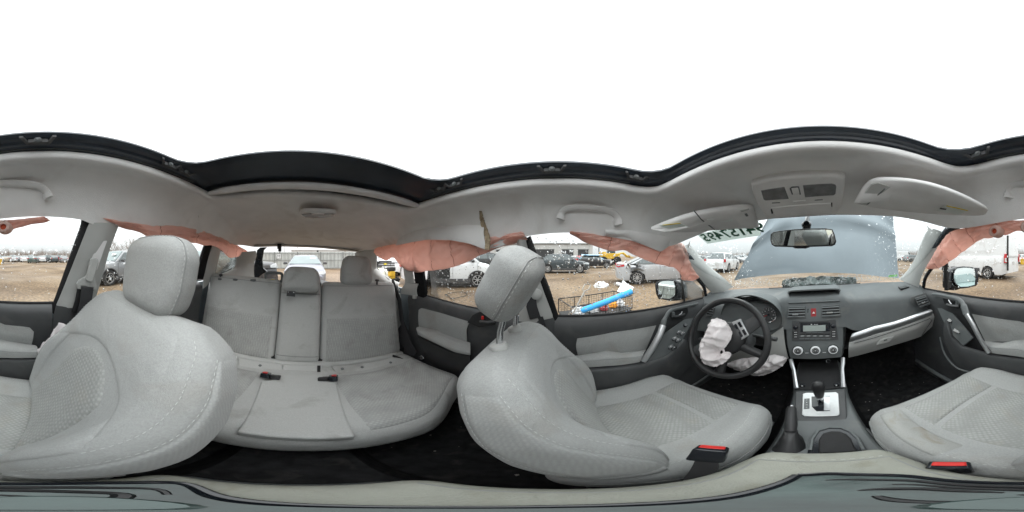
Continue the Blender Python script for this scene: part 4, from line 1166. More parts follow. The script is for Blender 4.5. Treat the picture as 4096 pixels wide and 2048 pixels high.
MB().tube(crom([zF(850, 225, x=.64), zF(880, 330, x=.62), zF(950, 410, x=.615), zF(1040, 440, x=.62)], 4), .006, 6).build('pocket_rim', 'dash_trim', dr)
skin('switch_panel', 'dash_trim', [[zG(970, 742, x=.636), zG(1160, 832, x=.626), zG(1340, 1040, x=.614), zF(1050, 228, x=.604)], [zG(900, 740, x=.638), zG(1000, 960, x=.628), zG(1130, 1180, x=.616), zF(930, 215, x=.608), zF(990, 278, x=.604)]], 12, dr, (-.7, 0, .5), .012)
for (a, b, x, w_) in ((1118, 950, .6235, .026), (1240, 1130, .6145, .040)):
    c = zG(a, b, x=x)
    Mx = frame(c, (0, 1, .1), Vector((-.62, -.1, .75)).cross(Vector((0, 1, .1))))
    o = MB().prism(rrect(w_, .022, .003, 2), -.008, .0045, Mx).build('window_switch', 'gloss_black', dr, bev=.001)
    MB().prism(rrect(.009, .007, .001, 2), .0046, .0056, Mx @ Matrix.Translation((-(w_ - .026) * .5, 0, 0))).build('switch_mark', 'pillar_trim', dr)
plate('handle_recess', 'black_trim', [zG(990, 565, x=.658), zG(1260, 620, x=.658), zG(1268, 755, x=.658), zG(1100, 715, x=.658), zG(1030, 670, x=.658)], (-.003, 0, 0), dr, .002)
hd = MB().tube([zG(1055, 675, x=.638), zG(1150, 700, x=.632), zG(1262, 705, x=.640)], .007, 8, flat=(1, .7)).build('release_handle', 'dark_trim', dr)
MB().box(zG(1238, 655, x=.645), (.012, .016, .022)).build('lock_knob', 'dash_trim', dr, bev=.003)
MB().tube([zG(1090, 600, x=.645), zG(1110, 640, x=.643), zG(1140, 672, x=.643)], .003, 6).build('handle_link', 'silver_trim', dr)
MB().tube(crom([zG(815, 500, x=.655), zG(900, 505, x=.652), zG(1080, 540, x=.646), zG(1230, 580, x=.640), zG(1310, 630, x=.632), zG(1360, 730, x=.618), zG(1400, 855, x=.603)], 5), [.009] * 12 + [.012] * 12 + [.016] * 7, 10, flat=(1, .8)).build('handle_surround', 'dash_trim', dr)
MB().tube([zG(1400, 850, x=.602), zF(1050, 150, x=.594), zF(1090, 230, x=.592), zF(1145, 318, x=.598)], [.016, .0155, .015, .014], 12, flat=(1, .72)).build('pull_handle', 'silver_trim', dr)
MB().tube([zE(462, 440, x=.69), zE(466, 640, x=.70), zE(470, 840, x=.705)], .013, 8, flat=(.5, 1)).build('quarter_post', 'black_trim', dr)
MB().tube(crom([zE(480, 300, x=.67), zE(300, 530, x=.68), zE(200, 680, x=.69), zE(175, 800, x=.70)], 5), .012, 8).build('front_frame', 'gloss_black', dr)
MB().tube([(.706, .96, -.262), (.708, .5, -.252), (.706, -.03, -.239)], .007, 6).build('sill_seal', 'rubber', dr)
side_mirror(dr, zE, [(570, 590), (600, 555), (680, 542), (770, 545), (830, 560), (845, 600), (848, 700), (838, 775), (740, 800), (650, 803), (600, 770), (565, 730), (560, 660)],
            [(500, 620), (550, 565), (600, 545), (700, 530), (820, 540), (870, 570), (888, 650), (885, 750), (860, 785), (760, 812), (650, 825), (590, 845), (520, 840), (495, 760)], 1.05, (.62, -1, .0), zE(530, 830, x=.72))

# ---------------------------------------------------------------- rear left door
rl = car_door('rear door behind the driver seat with armrest and grey insert, below crumpled airbag', -1, -.19, -.90, -.243, -.215)
def f_(a): return a
pane(rl, -1, (-.712, -.16, -.25), (-.712, -.80, -.225), (-.612, -.20, .12), (-.612, -.66, .11), 23, 800)
skin('fabric_insert', 'seat_fabric', [[zK(1328, 60, x=-.662), zK(1345, 48, x=-.662), zK(1470, 80, x=-.662), zK(1640, 130, x=-.662)], [zK(1325, 110, x=-.655), zK(1450, 135, x=-.655), zK(1620, 175, x=-.655)], [zK(1330, 165, x=-.664), zK(1440, 190, x=-.664), zK(1500, 220, x=-.664), zK(1620, 255, x=-.664)]], 14, rl, (1, 0, 0))
skin('armrest_pad', 'seat_fabric', [[zK(1330, 162, x=-.66), zK(1440, 182, x=-.66), zK(1475, 205, x=-.66), zK(1640, 262, x=-.66)], [zK(1315, 168, x=-.63), zK(1430, 205, x=-.63), zK(1470, 228, x=-.63), zK(1640, 285, x=-.63)],
     [zK(1316, 185, x=-.605), zK(1430, 245, x=-.605), zK(1540, 295, x=-.605), zK(1640, 318, x=-.605)], [zK(1325, 210, x=-.605), zK(1430, 262, x=-.605), zK(1550, 318, x=-.605), zK(1640, 335, x=-.605)]], 16, rl, (1, 0, -.2))
skin('lower_ledge', 'black_trim', [[zK(1320, 215, x=-.62), zK(1550, 325, x=-.62), zK(1640, 340, x=-.62)], [zK(1350, 300, x=-.61), zK(1550, 400, x=-.61), zK(1640, 420, x=-.61)], [zK(1400, 380, x=-.64), zK(1550, 470, x=-.64), zK(1640, 490, x=-.64)]], 12, rl, (1, 0, 0))
plate('handle_recess', 'black_trim', [zB(258, 135, x=-.655), zB(290, 90, x=-.655), zB(330, 70, x=-.655), zB(430, 85, x=-.655), zB(430, 150, x=-.655), zB(330, 165, x=-.655)], (.004, 0, 0), rl, .002)
hd = MB().tube([zB(335, 130, x=-.64), zB(380, 135, x=-.634), zB(420, 130, x=-.64)], .007, 8).build('release_handle', 'dark_trim', rl)
MB().box(zB(350, 108, x=-.645), (.010, .012, .018)).build('lock_knob', 'red_plastic', rl, bev=.003)
MB().tube([(-.706, -.19, -.243), (-.708, -.5, -.236), (-.706, -.84, -.220)], .007, 6).build('sill_seal', 'rubber', rl)
MB().tube([z3(980, 800, x=-.66), z3(1010, 960, x=-.68), z3(1040, 1150, x=-.70)], .012, 8, flat=(.7, 1.2)).build('window_frame', 'gloss_black', rl)
# ---------------------------------------------------------------- rear right door, mostly behind the passenger seat
rrd = car_door('rear door behind the front passenger seat, dark trim strip and wet window', 1, -.20, -.90, -.243, -.215)
pane(rrd, 1, (.712, -.17, -.25), (.712, -.82, -.225), (.612, -.22, .12), (.612, -.70, .10), 24, 800)
MB().tube([(.706, -.20, -.243), (.708, -.5, -.236), (.706, -.84, -.220)], .009, 6).build('sill_seal', 'rubber', rrd)
MB().tube([zr(170, 340, x=.64), zr(80, 600, x=.67), zr(0, 850, x=.70)], .014, 8, flat=(.7, 1.2)).build('window_frame', 'gloss_black', rrd)
plate('handle_recess', 'black_trim', [at(235, 768, x=.655), at(300, 760, x=.655), at(300, 790, x=.655), at(240, 792, x=.655)], (-.004, 0, 0), rrd, .002)
# ================================================================== seats
mat('side_weave', (0.335, 0.342, 0.335), 0.95, spec=0.15, var=(300, 0.05), weave=(200, 0.8, 0.09), sheen=0.15, wrinkle=(9, 0.3, 0.012), stain=(7, (0.25, 0.225, 0.185), 0.3))
def dashes(path, L=.006, gap=.005, r=.0006, nrm=(0, 0, 1)):
    """stitches: short raised threads along a path"""
    P = [Vector(p) for p in path]
    tot = sum((b - a).length for a, b in zip(P, P[1:]))
    n = max(1, int(tot / (L + gap)))
    mb = MB()
    for i in range(n):
        a = polyat(P, i / n); b = polyat(P, (i + L / (L + gap)) / n)
        mb.tube([a, a.lerp(b, .5), b], [r * .6, r, r * .6], 5)
    return mb
def patch(name, mt, S, fa, n, m, parent, face='b', lift=.005, dip=.006):
    """panel lying on one face of a Soft block; fa(s,t)->(u,v) on that face; edges dip to make a seam"""
    rows = []
    for j in range(m + 1):
        row = []
        for i in range(n + 1):
            s, t = i / n, j / m
            u, v = fa(s, t)
            e = 0.004
            def P(u, v):
                return S.map(u, 1, v) if face == 'b' else S.map(u, v, 1) if face == 'c' else S.map(1 if face == 'a+' else -1, u, v)
            p = P(u, v)
            du = P(min(u + .02, 1), v) - P(max(u - .02, -1), v); dv = P(u, min(v + .02, 1)) - P(u, max(v - .02, -1))
            nn = du.cross(dv).normalized()
            ref = S.M.to_3x3() @ {'b': Vector((0, 1, 0)), 'c': Vector((0, 0, 1)), 'a+': Vector((1, 0, 0)), 'a-': Vector((-1, 0, 0))}[face]
            if nn.dot(ref) < 0: nn = -nn
            d = min(s, 1 - s, t, 1 - t) * 2
            h = lift * (1 - (1 - min(1, d * 3.2)) ** 2) - dip * (1 - min(1, d * 14)) 
            row.append(p + nn * h)
        rows.append(row)
    return MB().grid(rows).build(name, mt, parent, ang=70)
def surf_line(S, fn_, n, off=.0015):
    out = []
    for i in range(n + 1):
        p = S.map(*fn_(i / n))
        c = S.M.translation
        out.append(p + (p - c).normalized() * off)
    return out

def front_seat(xc, piv, rec, cush_z, hc, htilt, label, sgn, bolster=.055, bh=.275, wsh=(.95, 1.0, 1.04, 1.04, 1.01, .92, .74), hsz=(.118, .047, .096), bd=.070):
    """sgn: side of the tunnel (+1 when the tunnel lies at +x of the seat)"""
    s = thing('front_seat', label, 'car seat', (xc, piv[0] + .15, -1.0), 'front seats')
    # base and rails
    MB().box((xc, piv[0] + .20, -.86), (.40, .38, .18)).box((xc - .19, piv[0] + .2, -.965), (.04, .46, .05)).box((xc + .19, piv[0] + .2, -.965), (.04, .46, .05)).build('seat_base', 'black_trim', s, bev=.01)
    # cushion
    hw, hl, hh = .255, .265, .085
    def cf(p, abc):
        x, y, z = p
        k = smooth((abs(x) / hw - .52) / .36)
        if abc[2] > -.2:
            z += .030 * k * (1 - .5 * smooth((y - .1) / .16)) * smooth((abc[2] + .2) / 1.0)
            z += .012 * smooth((y + .05) / .25) - .045 * smooth((y - .19) / .08) * 1.0 * max(0, abc[2])
            z -= .010 * math.exp(-(x / .14) ** 2) * max(0, abc[2])
        x *= 1 - .07 * smooth((y - .08) / .2) - .05 * smooth((-y - .12) / .15)
        y += -.03 * (x / hw) ** 2 * smooth((y - .05) / .2)
        return (x, y, z)
    co, CS = softbox('cushion', 'seat_fabric', s, (xc, piv[0] + .195, cush_z - hh), (hw, hl, hh), .062, (.0, .0, .006), RX(3), cf, (26, 26, 12))
    patch('cushion_insert', 'seat_insert', CS, lambda a, t: (lerp(-.55, .55, a), lerp(-.80, .28, t) + .10 * (1 - (2 * a - 1) ** 2)), 22, 22, co, 'c')
    patch('cushion_insert', 'seat_insert', CS, lambda a, t: (lerp(-.55, .55, a) * (1 + .12 * t), lerp(.29 + .10 * (1 - (2 * a - 1) ** 2), .80, t)), 22, 14, co, 'c', .005)
    for sg in (-1, 1):
        ln = surf_line(CS, lambda t: (sg * lerp(.86, .80, t), lerp(-.8, .9, t), 1), 26, .0008)
        dashes(ln).build('stitching', 'thread', co)
        ln = surf_line(CS, lambda t: (sg * 1, lerp(-.85, .85, t), .28), 26, .0006)
        MB().tube(ln, .0016, 5).build('seam', 'seam', co)
    ln = surf_line(CS, lambda t: (lerp(-.8, .8, t), 1, .42), 26, .0006)
    MB().tube(ln, .0018, 5).build('seam', 'seam', co)
    # side shield
    for sg in (-1, 1):
        MB().sheet([Vector((xc + sg * .238, piv[0] - .04, cush_z - .10)), Vector((xc + sg * .243, piv[0] + .40, cush_z - .11))], [Vector((xc + sg * .225, piv[0] - .02, cush_z - .19)), Vector((xc + sg * .232, piv[0] + .38, cush_z - .17))], 8, 3, .01, None, (1, 0, 0)).build('side_shield', 'dark_trim', s, bev=.003)
    # backrest
    bw = .248
    def bf(p, abc):
        x, y, z = p
        w = interp([-.275, -.18, -.05, .08, .16, .23, .275], list(wsh), z)
        k = smooth((abs(x) / bw - .50) / .34)
        bell = math.exp(-((z + .06) / .16) ** 2)
        fr = (abc[1] + 1) / 2
        y += bolster * k * bell * fr
        y -= .012 * math.exp(-(x / .12) ** 2) * fr
        y -= .022 * smooth((z - .16) / .12) * fr
        y += .018 * (abs(x) / bw) ** 2 * (1 - fr)
        y += .012 * math.cos(z * 7) * (1 - fr)
        return (x * w, y, z)
    C = Vector((xc, piv[0], piv[1])) + RX(rec).to_3x3() @ Vector((0, 0, bh - .01))
    bo, BS = softbox('backrest', 'seat_fabric', s, C, (bw, bd, bh), .052, (.0, .004, .0), RX(rec), bf, (26, 14, 26))
    patch('backrest_insert', 'seat_insert', BS, lambda a, t: (lerp(-.60, .60, a) * lerp(1.0, .80, t), lerp(-.93, .42 - .30 * abs(2 * a - 1) ** 2.2, t)), 24, 26, bo, 'b', .006)
    # shoulder panel above the insert and padded side panels, each with its sunken seam
    patch('shoulder_panel', 'seat_fabric', BS, lambda a, t: (lerp(-.86, .86, a) * lerp(1.0, .90, t), lerp(.45 - .42 * abs(2 * a - 1) ** 2.0, .93, t)), 26, 16, bo, 'b', .004, .005)
    for sg, fc in ((-1, 'a-'), (1, 'a+')):
        patch('bolster_panel', 'seat_fabric', BS, lambda a, t: (sg * lerp(.66, .90, a), lerp(-.93, .02 + .30 * (1 - a), t)), 12, 22, bo, 'b', .004, .004)
        patch('side_panel', 'side_weave', BS, lambda a, t: (lerp(-.52, .80 - .25 * t * t, a), lerp(-.62 + .04 * a, .86, t)), 16, 26, bo, fc, .004, .006)
        patch('side_skirt', 'seat_fabric', BS, lambda a, t: (lerp(-.52, .80, a), lerp(-.97, -.66 + .04 * a, t)), 14, 8, bo, fc, .004, .005)
        for q, (b0, b1) in enumerate(((-.57, -.57), (.86, .58))):
            ln = surf_line(BS, lambda t: (sg, lerp(b0, b1, t * t), lerp(-.60, .84, t)), 30, .0012)
            dashes(ln).build('stitching', 'thread', bo)
        ln = surf_line(BS, lambda t: (sg * .90, 1, lerp(.92, .0, t)), 30, .0012)
        dashes(ln).build('stitching', 'thread', bo)
    # headrest and posts
    def hf(p, abc):
        x, y, z = p
        x *= interp([-hsz[2], -.02, .05, hsz[2]], [.80, .98, 1.0, .90], z)
        y += .014 * (1 - (x / .125) ** 2) * (.5 if abc[1] > 0 else -.7)
        z -= .006 * (x / .12) ** 2
        return (x, y, z)
    ho, HS = softbox('headrest', 'seat_fabric', s, hc, hsz, .040, (0, 0, .004), RX(htilt), hf, (18, 10, 14))
    for sg in (-1, 1):
        ln = surf_line(HS, lambda t: (sg, .45, lerp(-.95, .95, t)), 20, .0006) + surf_line(HS, lambda t: (sg * lerp(.95, .0, t), .45, 1), 14, .0006)
        MB().tube(ln, .0014, 5).build('seam', 'seam', ho)
        dashes([p + Vector((0, -.006, 0)) for p in ln]).build('stitching', 'thread', ho)
        dashes([p + Vector((0, .006, 0)) for p in ln]).build('stitching', 'thread', ho)
    topc = C + RX(rec).to_3x3() @ Vector((0, 0, bh))
    for sg in (-1, 1):
        a = Vector((xc + sg * .062, hc[1] - .004, hc[2] - .055)); b = topc + Vector((sg * .062, .0, -.04))
        MB().tube([a, a.lerp(b, .4) + Vector((0, -.006, 0)), b], .0075, 10).build('headrest_post', 'chrome', ho)
        MB().lathe([(.020, -.008), (.021, 0), (.019, .007), (.010, .010)], 16, Matrix.Translation(topc + Vector((sg * .062, .0, .004))) @ RX(rec)).build('post_guide', 'pillar_trim', s)
    return s, CS, BS
mat('stained_cloth', (0.345, 0.35, 0.335), 0.95, spec=0.15, var=(420, 0.07), bump=(650, 0.7, 0.0018), stain=(13, (0.20, 0.145, 0.07), 0.65))
fl, flC, flB = front_seat(-.368, (.055, -.675), 21, -.640, (-.362, -.108, -.044), -30, 'driver seat of light grey cloth, headrest raised on chrome posts', 1, .055, .258, (.92, .97, .99, .95, .87, .74, .58), (.114, .045, .084))
fp, fpC, fpB = front_seat(.364, (-.015, -.635), 27, -.612, (.366, -.268, -.066), 9, 'front passenger seat of light grey cloth with brown stain on its cushion', -1, bd=.084)

patch('stained_bolster', 'stained_cloth', fpC, lambda a, t: (lerp(-.93, -.62, a), lerp(-.1, .80, t)), 12, 20, fp, 'c', .003, .004)
#  torn side airbag behind its outer bolster
zH0 = zm(0, 1200, .6585)
sa = []
pts = [(240, 385), (270, 358), (330, 300), (350, 255), (400, 240), (440, 258), (470, 215), (515, 205)]
A = [zH0(a - 14, b - 82 - .10 * (a - 240), x=.605) for a, b in pts]; B = [zH0(a + 10, b + 20, x=.630) for a, b in pts]
o = MB().sheet(A, B, 40, 10, .006, lambda a, b: Vector((-.02 * math.sin(PI * b) * (.5 + abs(math.sin(a * 12))), .012 * nz((a * 9, b * 5, 1)), .012 * nz((a * 11, b * 6, 4)))), (-1, 0, 0)).build('side_airbag', 'airbag_white', None, ang=50)
tag(origin(o, (.65, .1, -.45)), 'crumpled white side airbag between front passenger seat and door', 'airbag')

# ------------------------------------------------------------------ rear bench
rb = thing('rear_bench', 'grey cloth rear bench seat with folded centre armrest and dark stains', 'car seat', (0, -.7, -1.0))
LEAN = 12.5
def bench_back(name, x0, x1, th, top_dz=0, y_off=0, ins=None):
    hw = (x1 - x0) / 2
    up = RX(LEAN).to_3x3() @ Vector((0, 0, 1))
    c = Vector(((x0 + x1) / 2, -.87, -.70)) + up * .272 + Vector((0, -th + y_off, 0))
    def f(p, abc):
        x, y, z = p
        if abc[1] > 0: y -= .012 * smooth((z - .17) / .1)
        return (x, y, z)
    o, S = softbox(name, 'bench_fabric', rb, c, (hw, th, .278 + top_dz), .034, (0, .012, 0), RX(LEAN), f, (20, 8, 22))
    return o, S
bR, SR = bench_back('backrest', .158, .668, .065)
bL, SL = bench_back('backrest', -.615, -.095, .065)
bC, SC = bench_back('centre_armrest', -.092, .155, .060, -.012, .012)
for o, S in ((bR, SR), (bL, SL)):
    patch('backrest_insert', 'bench_insert', S, lambda a, t: (lerp(-.93, .93, a), lerp(-.97, .20, t)), 26, 20, o, 'b', .006, .006)
    ln = surf_line(S, lambda t: (lerp(-.97, .97, t), 1, .90), 22, .001)
    MB().tube(ln, .0018, 5).build('seam', 'seam', o)
ln = surf_line(SC, lambda t: (lerp(-.97, .97, t), 1, .74), 14, .001)
MB().tube(ln, .003, 5).build('seam', 'seam', bC)
ln = surf_line(SC, lambda t: (lerp(-.97, .97, t), 1, -.76), 14, .001)
MB().tube(ln, .003, 5).build('seam', 'seam', bC)
zR2 = zm(1140, 900, .233)
# care label of the centre seat
lb = plate('warning_label', 'black_trim', [zR2(35, 1135, y=-.892), zR2(180, 1140, y=-.892), zR2(172, 1232, y=-.885), zR2(25, 1218, y=-.885)], (0, -.002, 0), bC, 0)
for (a, b, w_, h_) in ((55, 1150, 14, 10), (150, 1158, 20, 12), (60, 1185, 30, 16), (135, 1190, 30, 16), (75, 1208, 60, 5)):
    pts = [zR2(a - w_ / 2, b - h_ / 2, y=-.8895), zR2(a + w_ / 2, b - h_ / 2, y=-.8895), zR2(a + w_ / 2, b + h_ / 2, y=-.8875), zR2(a - w_ / 2, b + h_ / 2, y=-.8875)]
    MB().slab(pts, (0, -.0006, 0)).build('label_print', 'white_print', lb, smooth_=False)
# headrests
def hfr(p, abc):
    x, y, z = p
    x *= interp([-.09, .0, .09], [1.0, .98, .80], z)
    return (x, y, z)
c = (at(708, 706, y=-.9) + at(808, 706, y=-.9)) / 2
hm, HSm = softbox('headrest', 'bench_fabric', rb, (c.x, -.94, c.z), (.110, .050, .068), .036, (0, .01, .008), RX(10), hfr, (14, 8, 10))
c = (at(863, 682, y=-1.0) + at(937, 682, y=-1.0)) / 2
hl2, HSl = softbox('headrest', 'bench_fabric', rb, (c.x, -1.04, c.z), (.110, .050, .096), .040, (0, .008, .004), RX(10), hfr, (14, 8, 12))
for o in (hm, hl2): o['label'] = 'rear headrest of dark grey cloth'
for sg in (-1, 1):
    MB().tube([(c.x + sg * .05, -1.04, c.z - .06), (c.x + sg * .05, -1.03, c.z - .16)], .006, 8).build('headrest_post', 'chrome', hl2)
# guides and stalks along the top of the right backrest
for (a, b, hgt) in ((440, 915, .032), (700, 925, .004), (1000, 935, .012)):
    p = zr(a, b, y=-1.00)
    MB().lathe([(.019, -.006), (.020, 0), (.017, .005), (.006, .007)], 16, Matrix.Translation(p + Vector((0, 0, -.004)))).build('post_guide', 'dash_trim', bR)
    if hgt > .02: MB().lathe([(.006, 0), (.006, .014), (.013, .018), (.014, .028), (.008, .033)], 14, Matrix.Translation(p)).build('lock_stalk', 'dark_trim', bR)
p = zR2(1580, 1000, y=-1.0)
MB().lathe([(.006, -.01), (.006, .012), (.015, .016), (.015, .024), (.008, .028)], 14, Matrix.Translation(p)).build('lock_stalk', 'dark_trim', bL)
# pull loop with yellow tag behind the bench
lp = [zr(1215, 960, y=-1.03), zr(1210, 850, y=-1.03), zr(1250, 822, y=-1.03), zr(1350, 820, y=-1.03), zr(1470, 830, y=-1.03), zr(1495, 860, y=-1.03), zr(1490, 950, y=-1.03), zr(1440, 975, y=-1.03), zr(1300, 970, y=-1.03), zr(1215, 960, y=-1.03)]
lo = MB().tube(crom(lp, 3), .010, 8).build('pull_loop', 'dash_trim', bR)
plate('yellow_tag', 'yellow_label', [zr(1310, 930, y=-1.015), zr(1370, 935, y=-1.015), zr(1368, 962, y=-1.015), zr(1305, 958, y=-1.015)], (0, -.003, 0), lo, 0)

# cushion
def bcf(p, abc):
    x, y, z = p
    y -= .11 * smooth((abs(x) - .30) / .34) * smooth((y + .05) / .25) * 1.0
    if abc[2] > 0:
        z += .012 * math.cos((x - .0) * 10) * .4 + .010 * smooth((abs(x) - .50) / .1)
        z -= .020 * smooth((y - .2) / .09)
    return (x, y, z)
bc, SB = softbox('cushion', 'bench_fabric', rb, (.015, -.585, -.742), (.650, .285, .085), .055, (0, 0, .004), RX(5), bcf, (40, 22, 10))
patch('cushion_insert', 'bench_insert', SB, lambda a, t: (lerp(-.96, -.22 - .02 * t, a), lerp(-.55, .97, t)), 26, 22, bc, 'c', .007, .006)
patch('cushion_insert', 'bench_insert', SB, lambda a, t: (lerp(.26 + .02 * t, .96, a), lerp(-.55, .97, t)), 26, 22, bc, 'c', .007, .006)
ln = surf_line(SB, lambda t: (lerp(-.92, -.24, t), -.46 + .06 * t, 1), 20, .006)
MB().tube(ln, .003, 5).build('seam', 'seam', bc)
cp = [zK(500, 448, z=-.640), zK(742, 448, z=-.640), zK(752, 470, z=-.640), zK(768, 490, z=-.640), zK(830, 500, z=-.640), zK(945, 828, z=-.628), zK(600, 838, z=-.628), zK(225, 800, z=-.628), zK(372, 492, z=-.640), zK(430, 485, z=-.640), zK(470, 455, z=-.640)]
plate('centre_panel', 'bench_fabric', cp, (0, 0, -.035), bc, .007)
softbox('bench_gusset', 'bench_fabric', rb, (.02, -.874, -.692), (.63, .035, .030), .02, rot=RX(12))
# rear strip with anchor buttons
strip_rows = [[(235, 350), (500, 390), (500, 440), (235, 428)], [(505, 392), (740, 396), (742, 446), (505, 444)], [(800, 402), (1160, 352), (1250, 352), (1190, 408), (835, 458)]]
for r_ in strip_rows: plate('anchor_strip', 'bench_fabric', [zK(a, b, pl=(Vector((0, -.80, -.664)), Vector((0, .30, .95)))) for a, b in r_], (0, -.003, -.02), rb, .004)
for (a, b) in ((365, 398), (865, 418), (1158, 380), (985, 408)):
    MB().lathe([(.009, 0), (.008, .003), (.0, .004)], 12, Matrix.Translation(zK(a, b, pl=(Vector((0, -.80, -.663)), Vector((0, .30, .95))))) @ RX(-17)).build('anchor_button', 'dash_trim', rb)
plate('hook_strip', 'black_trim', [zK(a, b, pl=(Vector((0, -.80, -.661)), Vector((0, .30, .95)))) for a, b in ((712, 398), (732, 398), (732, 446), (712, 446))], (0, 0, -.004), rb, 0)

# ------------------------------------------------------------------ belts and buckles
def ribbon(mb, path, w, side, th=.0014):
    P = [Vector(p) for p in path]; side = Vector(side).normalized()
    rows = []
    for i, p in enumerate(P):
        t = (P[min(i + 1, len(P) - 1)] - P[max(i - 1, 0)]).normalized()
        s = (side - t * side.dot(t)).normalized(); n = t.cross(s)
        ww = w[i] if isinstance(w, list) else w
        rows.append([p - s * ww / 2 + n * th, p + s * ww / 2 + n * th, p + s * ww / 2 - n * th, p - s * ww / 2 - n * th])
    return mb.loft(rows)
def buckle(label, c, ax_up, face, size=(.034, .05, .022), stalk=None, group=None):
    """c: centre of top; ax_up along the buckle; face: normal of its flat face"""
    t = thing('seat_belt_buckle', label, 'buckle', tuple(c), group)
    up = Vector(ax_up).normalized(); f = Vector(face).normalized()
    Mx = frame(c, up.cross(f), up)      # x lateral, y up along buckle, z ~ face
    b = MB()
    b.prism(rrect(size[0], size[1], .006, 3), -size[2] / 2, size[2] / 2, Mx @ Matrix.Translation((0, -size[1] / 2, 0)))
    b.build('body', 'gloss_black', t, bev=.003)
    MB().prism(rrect(size[0] * .80, .009, .002, 2), -size[2] * .42, size[2] * .12, Mx @ Matrix.Translation((0, -.0030, 0))).build('release_button', 'red_plastic', t, bev=.0015)
    if stalk: ribbon(MB(), [Vector(c) - up * size[1] * .8, stalk], .026, Mx.to_3x3() @ Vector((1, 0, 0)), .003).build('stalk', 'black_trim', t)
    return t
zL = zm(2600, 1100, .7359)
def big_buckle(label, top_c, up, face, stalk, w=.036, h=.060, d=.024):
    return buckle(label, top_c, up, face, (w, h, d), stalk, 'seat belt buckles')
big_buckle('black seat belt buckle with red button beside the driver seat cushion', zL(335, 940, z=-.505), (-.18, .50, .85), (.32, -.70, .62), Vector((-.06, .06, -.62)), .044, .052, .030)
big_buckle('black seat belt buckle with red button beside the front passenger cushion', zF(905, 1003, z=-.545), (.05, .05, 1), (-.75, -.65, .1), Vector((.125, .06, -.72)), .044, .06, .026)
# rear buckles lie flat on the bench
def flat_buckle(label, a, b, rot):
    p = zK(a, b, z=-.632)
    t = thing('seat_belt_buckle', label, 'buckle', tuple(p), 'seat belt buckles')
    Mx = Matrix.Translation(p) @ RX(32) @ RZ(rot)
    MB().prism(rrect(.040, .062, .006, 3), -.014, .012, Mx).build('body', 'gloss_black', t, bev=.003)
    MB().prism(rrect(.020, .040, .002, 2), .0125, .016, Mx @ Matrix.Translation((.004, 0, 0))).build('release_button', 'red_plastic', t, bev=.001)
    MB().prism(rrect(.044, .05, .006, 3), -.016, .004, Mx @ Matrix.Translation((-.042, -.002, 0))).build('webbing_mount', 'black_trim', t, bev=.003)
flat_buckle('red button buckle on the rear bench, passenger side of the centre panel', 400, 455, 0)
flat_buckle('red button buckle on the rear bench, driver side of the centre panel', 810, 472, 165)
plate_ = zK(775, 440, z=-.64)
# front passenger belt: D ring, slider, webbing
sb = thing('seat_belt', 'black belt hanging from a cream guide on the passenger side pillar', 'seat belt', tuple(z9(1000, 1288, x=.66)), 'seat belts')
dr_c = z9(1035, 580, x=.628)
ring = [z9(860, 560, x=.630), z9(900, 500, x=.626), z9(1000, 440, x=.622), z9(1060, 390, x=.620), z9(1180, 400, x=.622), z9(1185, 510, x=.626), z9(1215, 580, x=.630), z9(1205, 650, x=.632), z9(1150, 690, x=.634), z9(1148, 630, x=.632), z9(940, 590, x=.630), z9(948, 660, x=.634), z9(890, 640, x=.632)]
plate('belt_guide', 'pillar_trim', ring, (.010, 0, 0), sb, .004)
plate('height_slider', 'pillar_trim', [z9(1105, 140, x=.598), z9(1150, 125, x=.596), z9(1215, 140, x=.598), z9(1240, 180, x=.60), z9(1150, 520, x=.610), z9(1080, 535, x=.612), z9(1020, 500, x=.612), z9(1060, 330, x=.606)], (.018, 0, 0), sb, .007)
ribbon(MB(), [z9(1048, 615, x=.624), z9(1020, 850, x=.632), z9(960, 1100, x=.640), z9(900, 1330, x=.646), at(185, 850, x=.650), at(172, 900, x=.655)], .046, (0, 1, 0)).build('webbing', 'belt', sb)
ribbon(MB(), [z9(940, 650, x=.640), z9(900, 850, x=.648), z9(840, 1040, x=.655)], .030, (0, 1, 0)).build('webbing', 'black_trim', sb)
slot = MB().box(z9(1110, 300, x=.622), (.004, .045, .20))
MB().slab([z1(640, 815, x=.618), z1(705, 812, x=.618), z1(640, 1000, x=.630), z1(580, 1000, x=.630)], (.004, 0, 0)).build('slider_track', 'visor', sb, bev=.002)
sb.location.x -= .024
# driver belt
sb = thing('seat_belt', 'black belt running down behind the driver headrest', 'seat belt', tuple(z10(100, 1250, x=-.65)), 'seat belts')
ribbon(MB(), [z10(95, 930, x=-.628), z10(85, 1050, x=-.634), z10(130, 1200, x=-.642), at(1352, 800, x=-.650), at(1370, 850, x=-.655), at(1385, 900, x=-.66)], [.03, .045, .048, .048, .046, .046], (0, 1, 0)).build('webbing', 'belt', sb)
MB().lathe([(.024, 0), (.024, .010), (.018, .016), (0, .018)], 18, Matrix.Translation(z10(145, 890, x=-.64)) @ RY(90)).build('belt_guide', 'pillar_trim', sb)
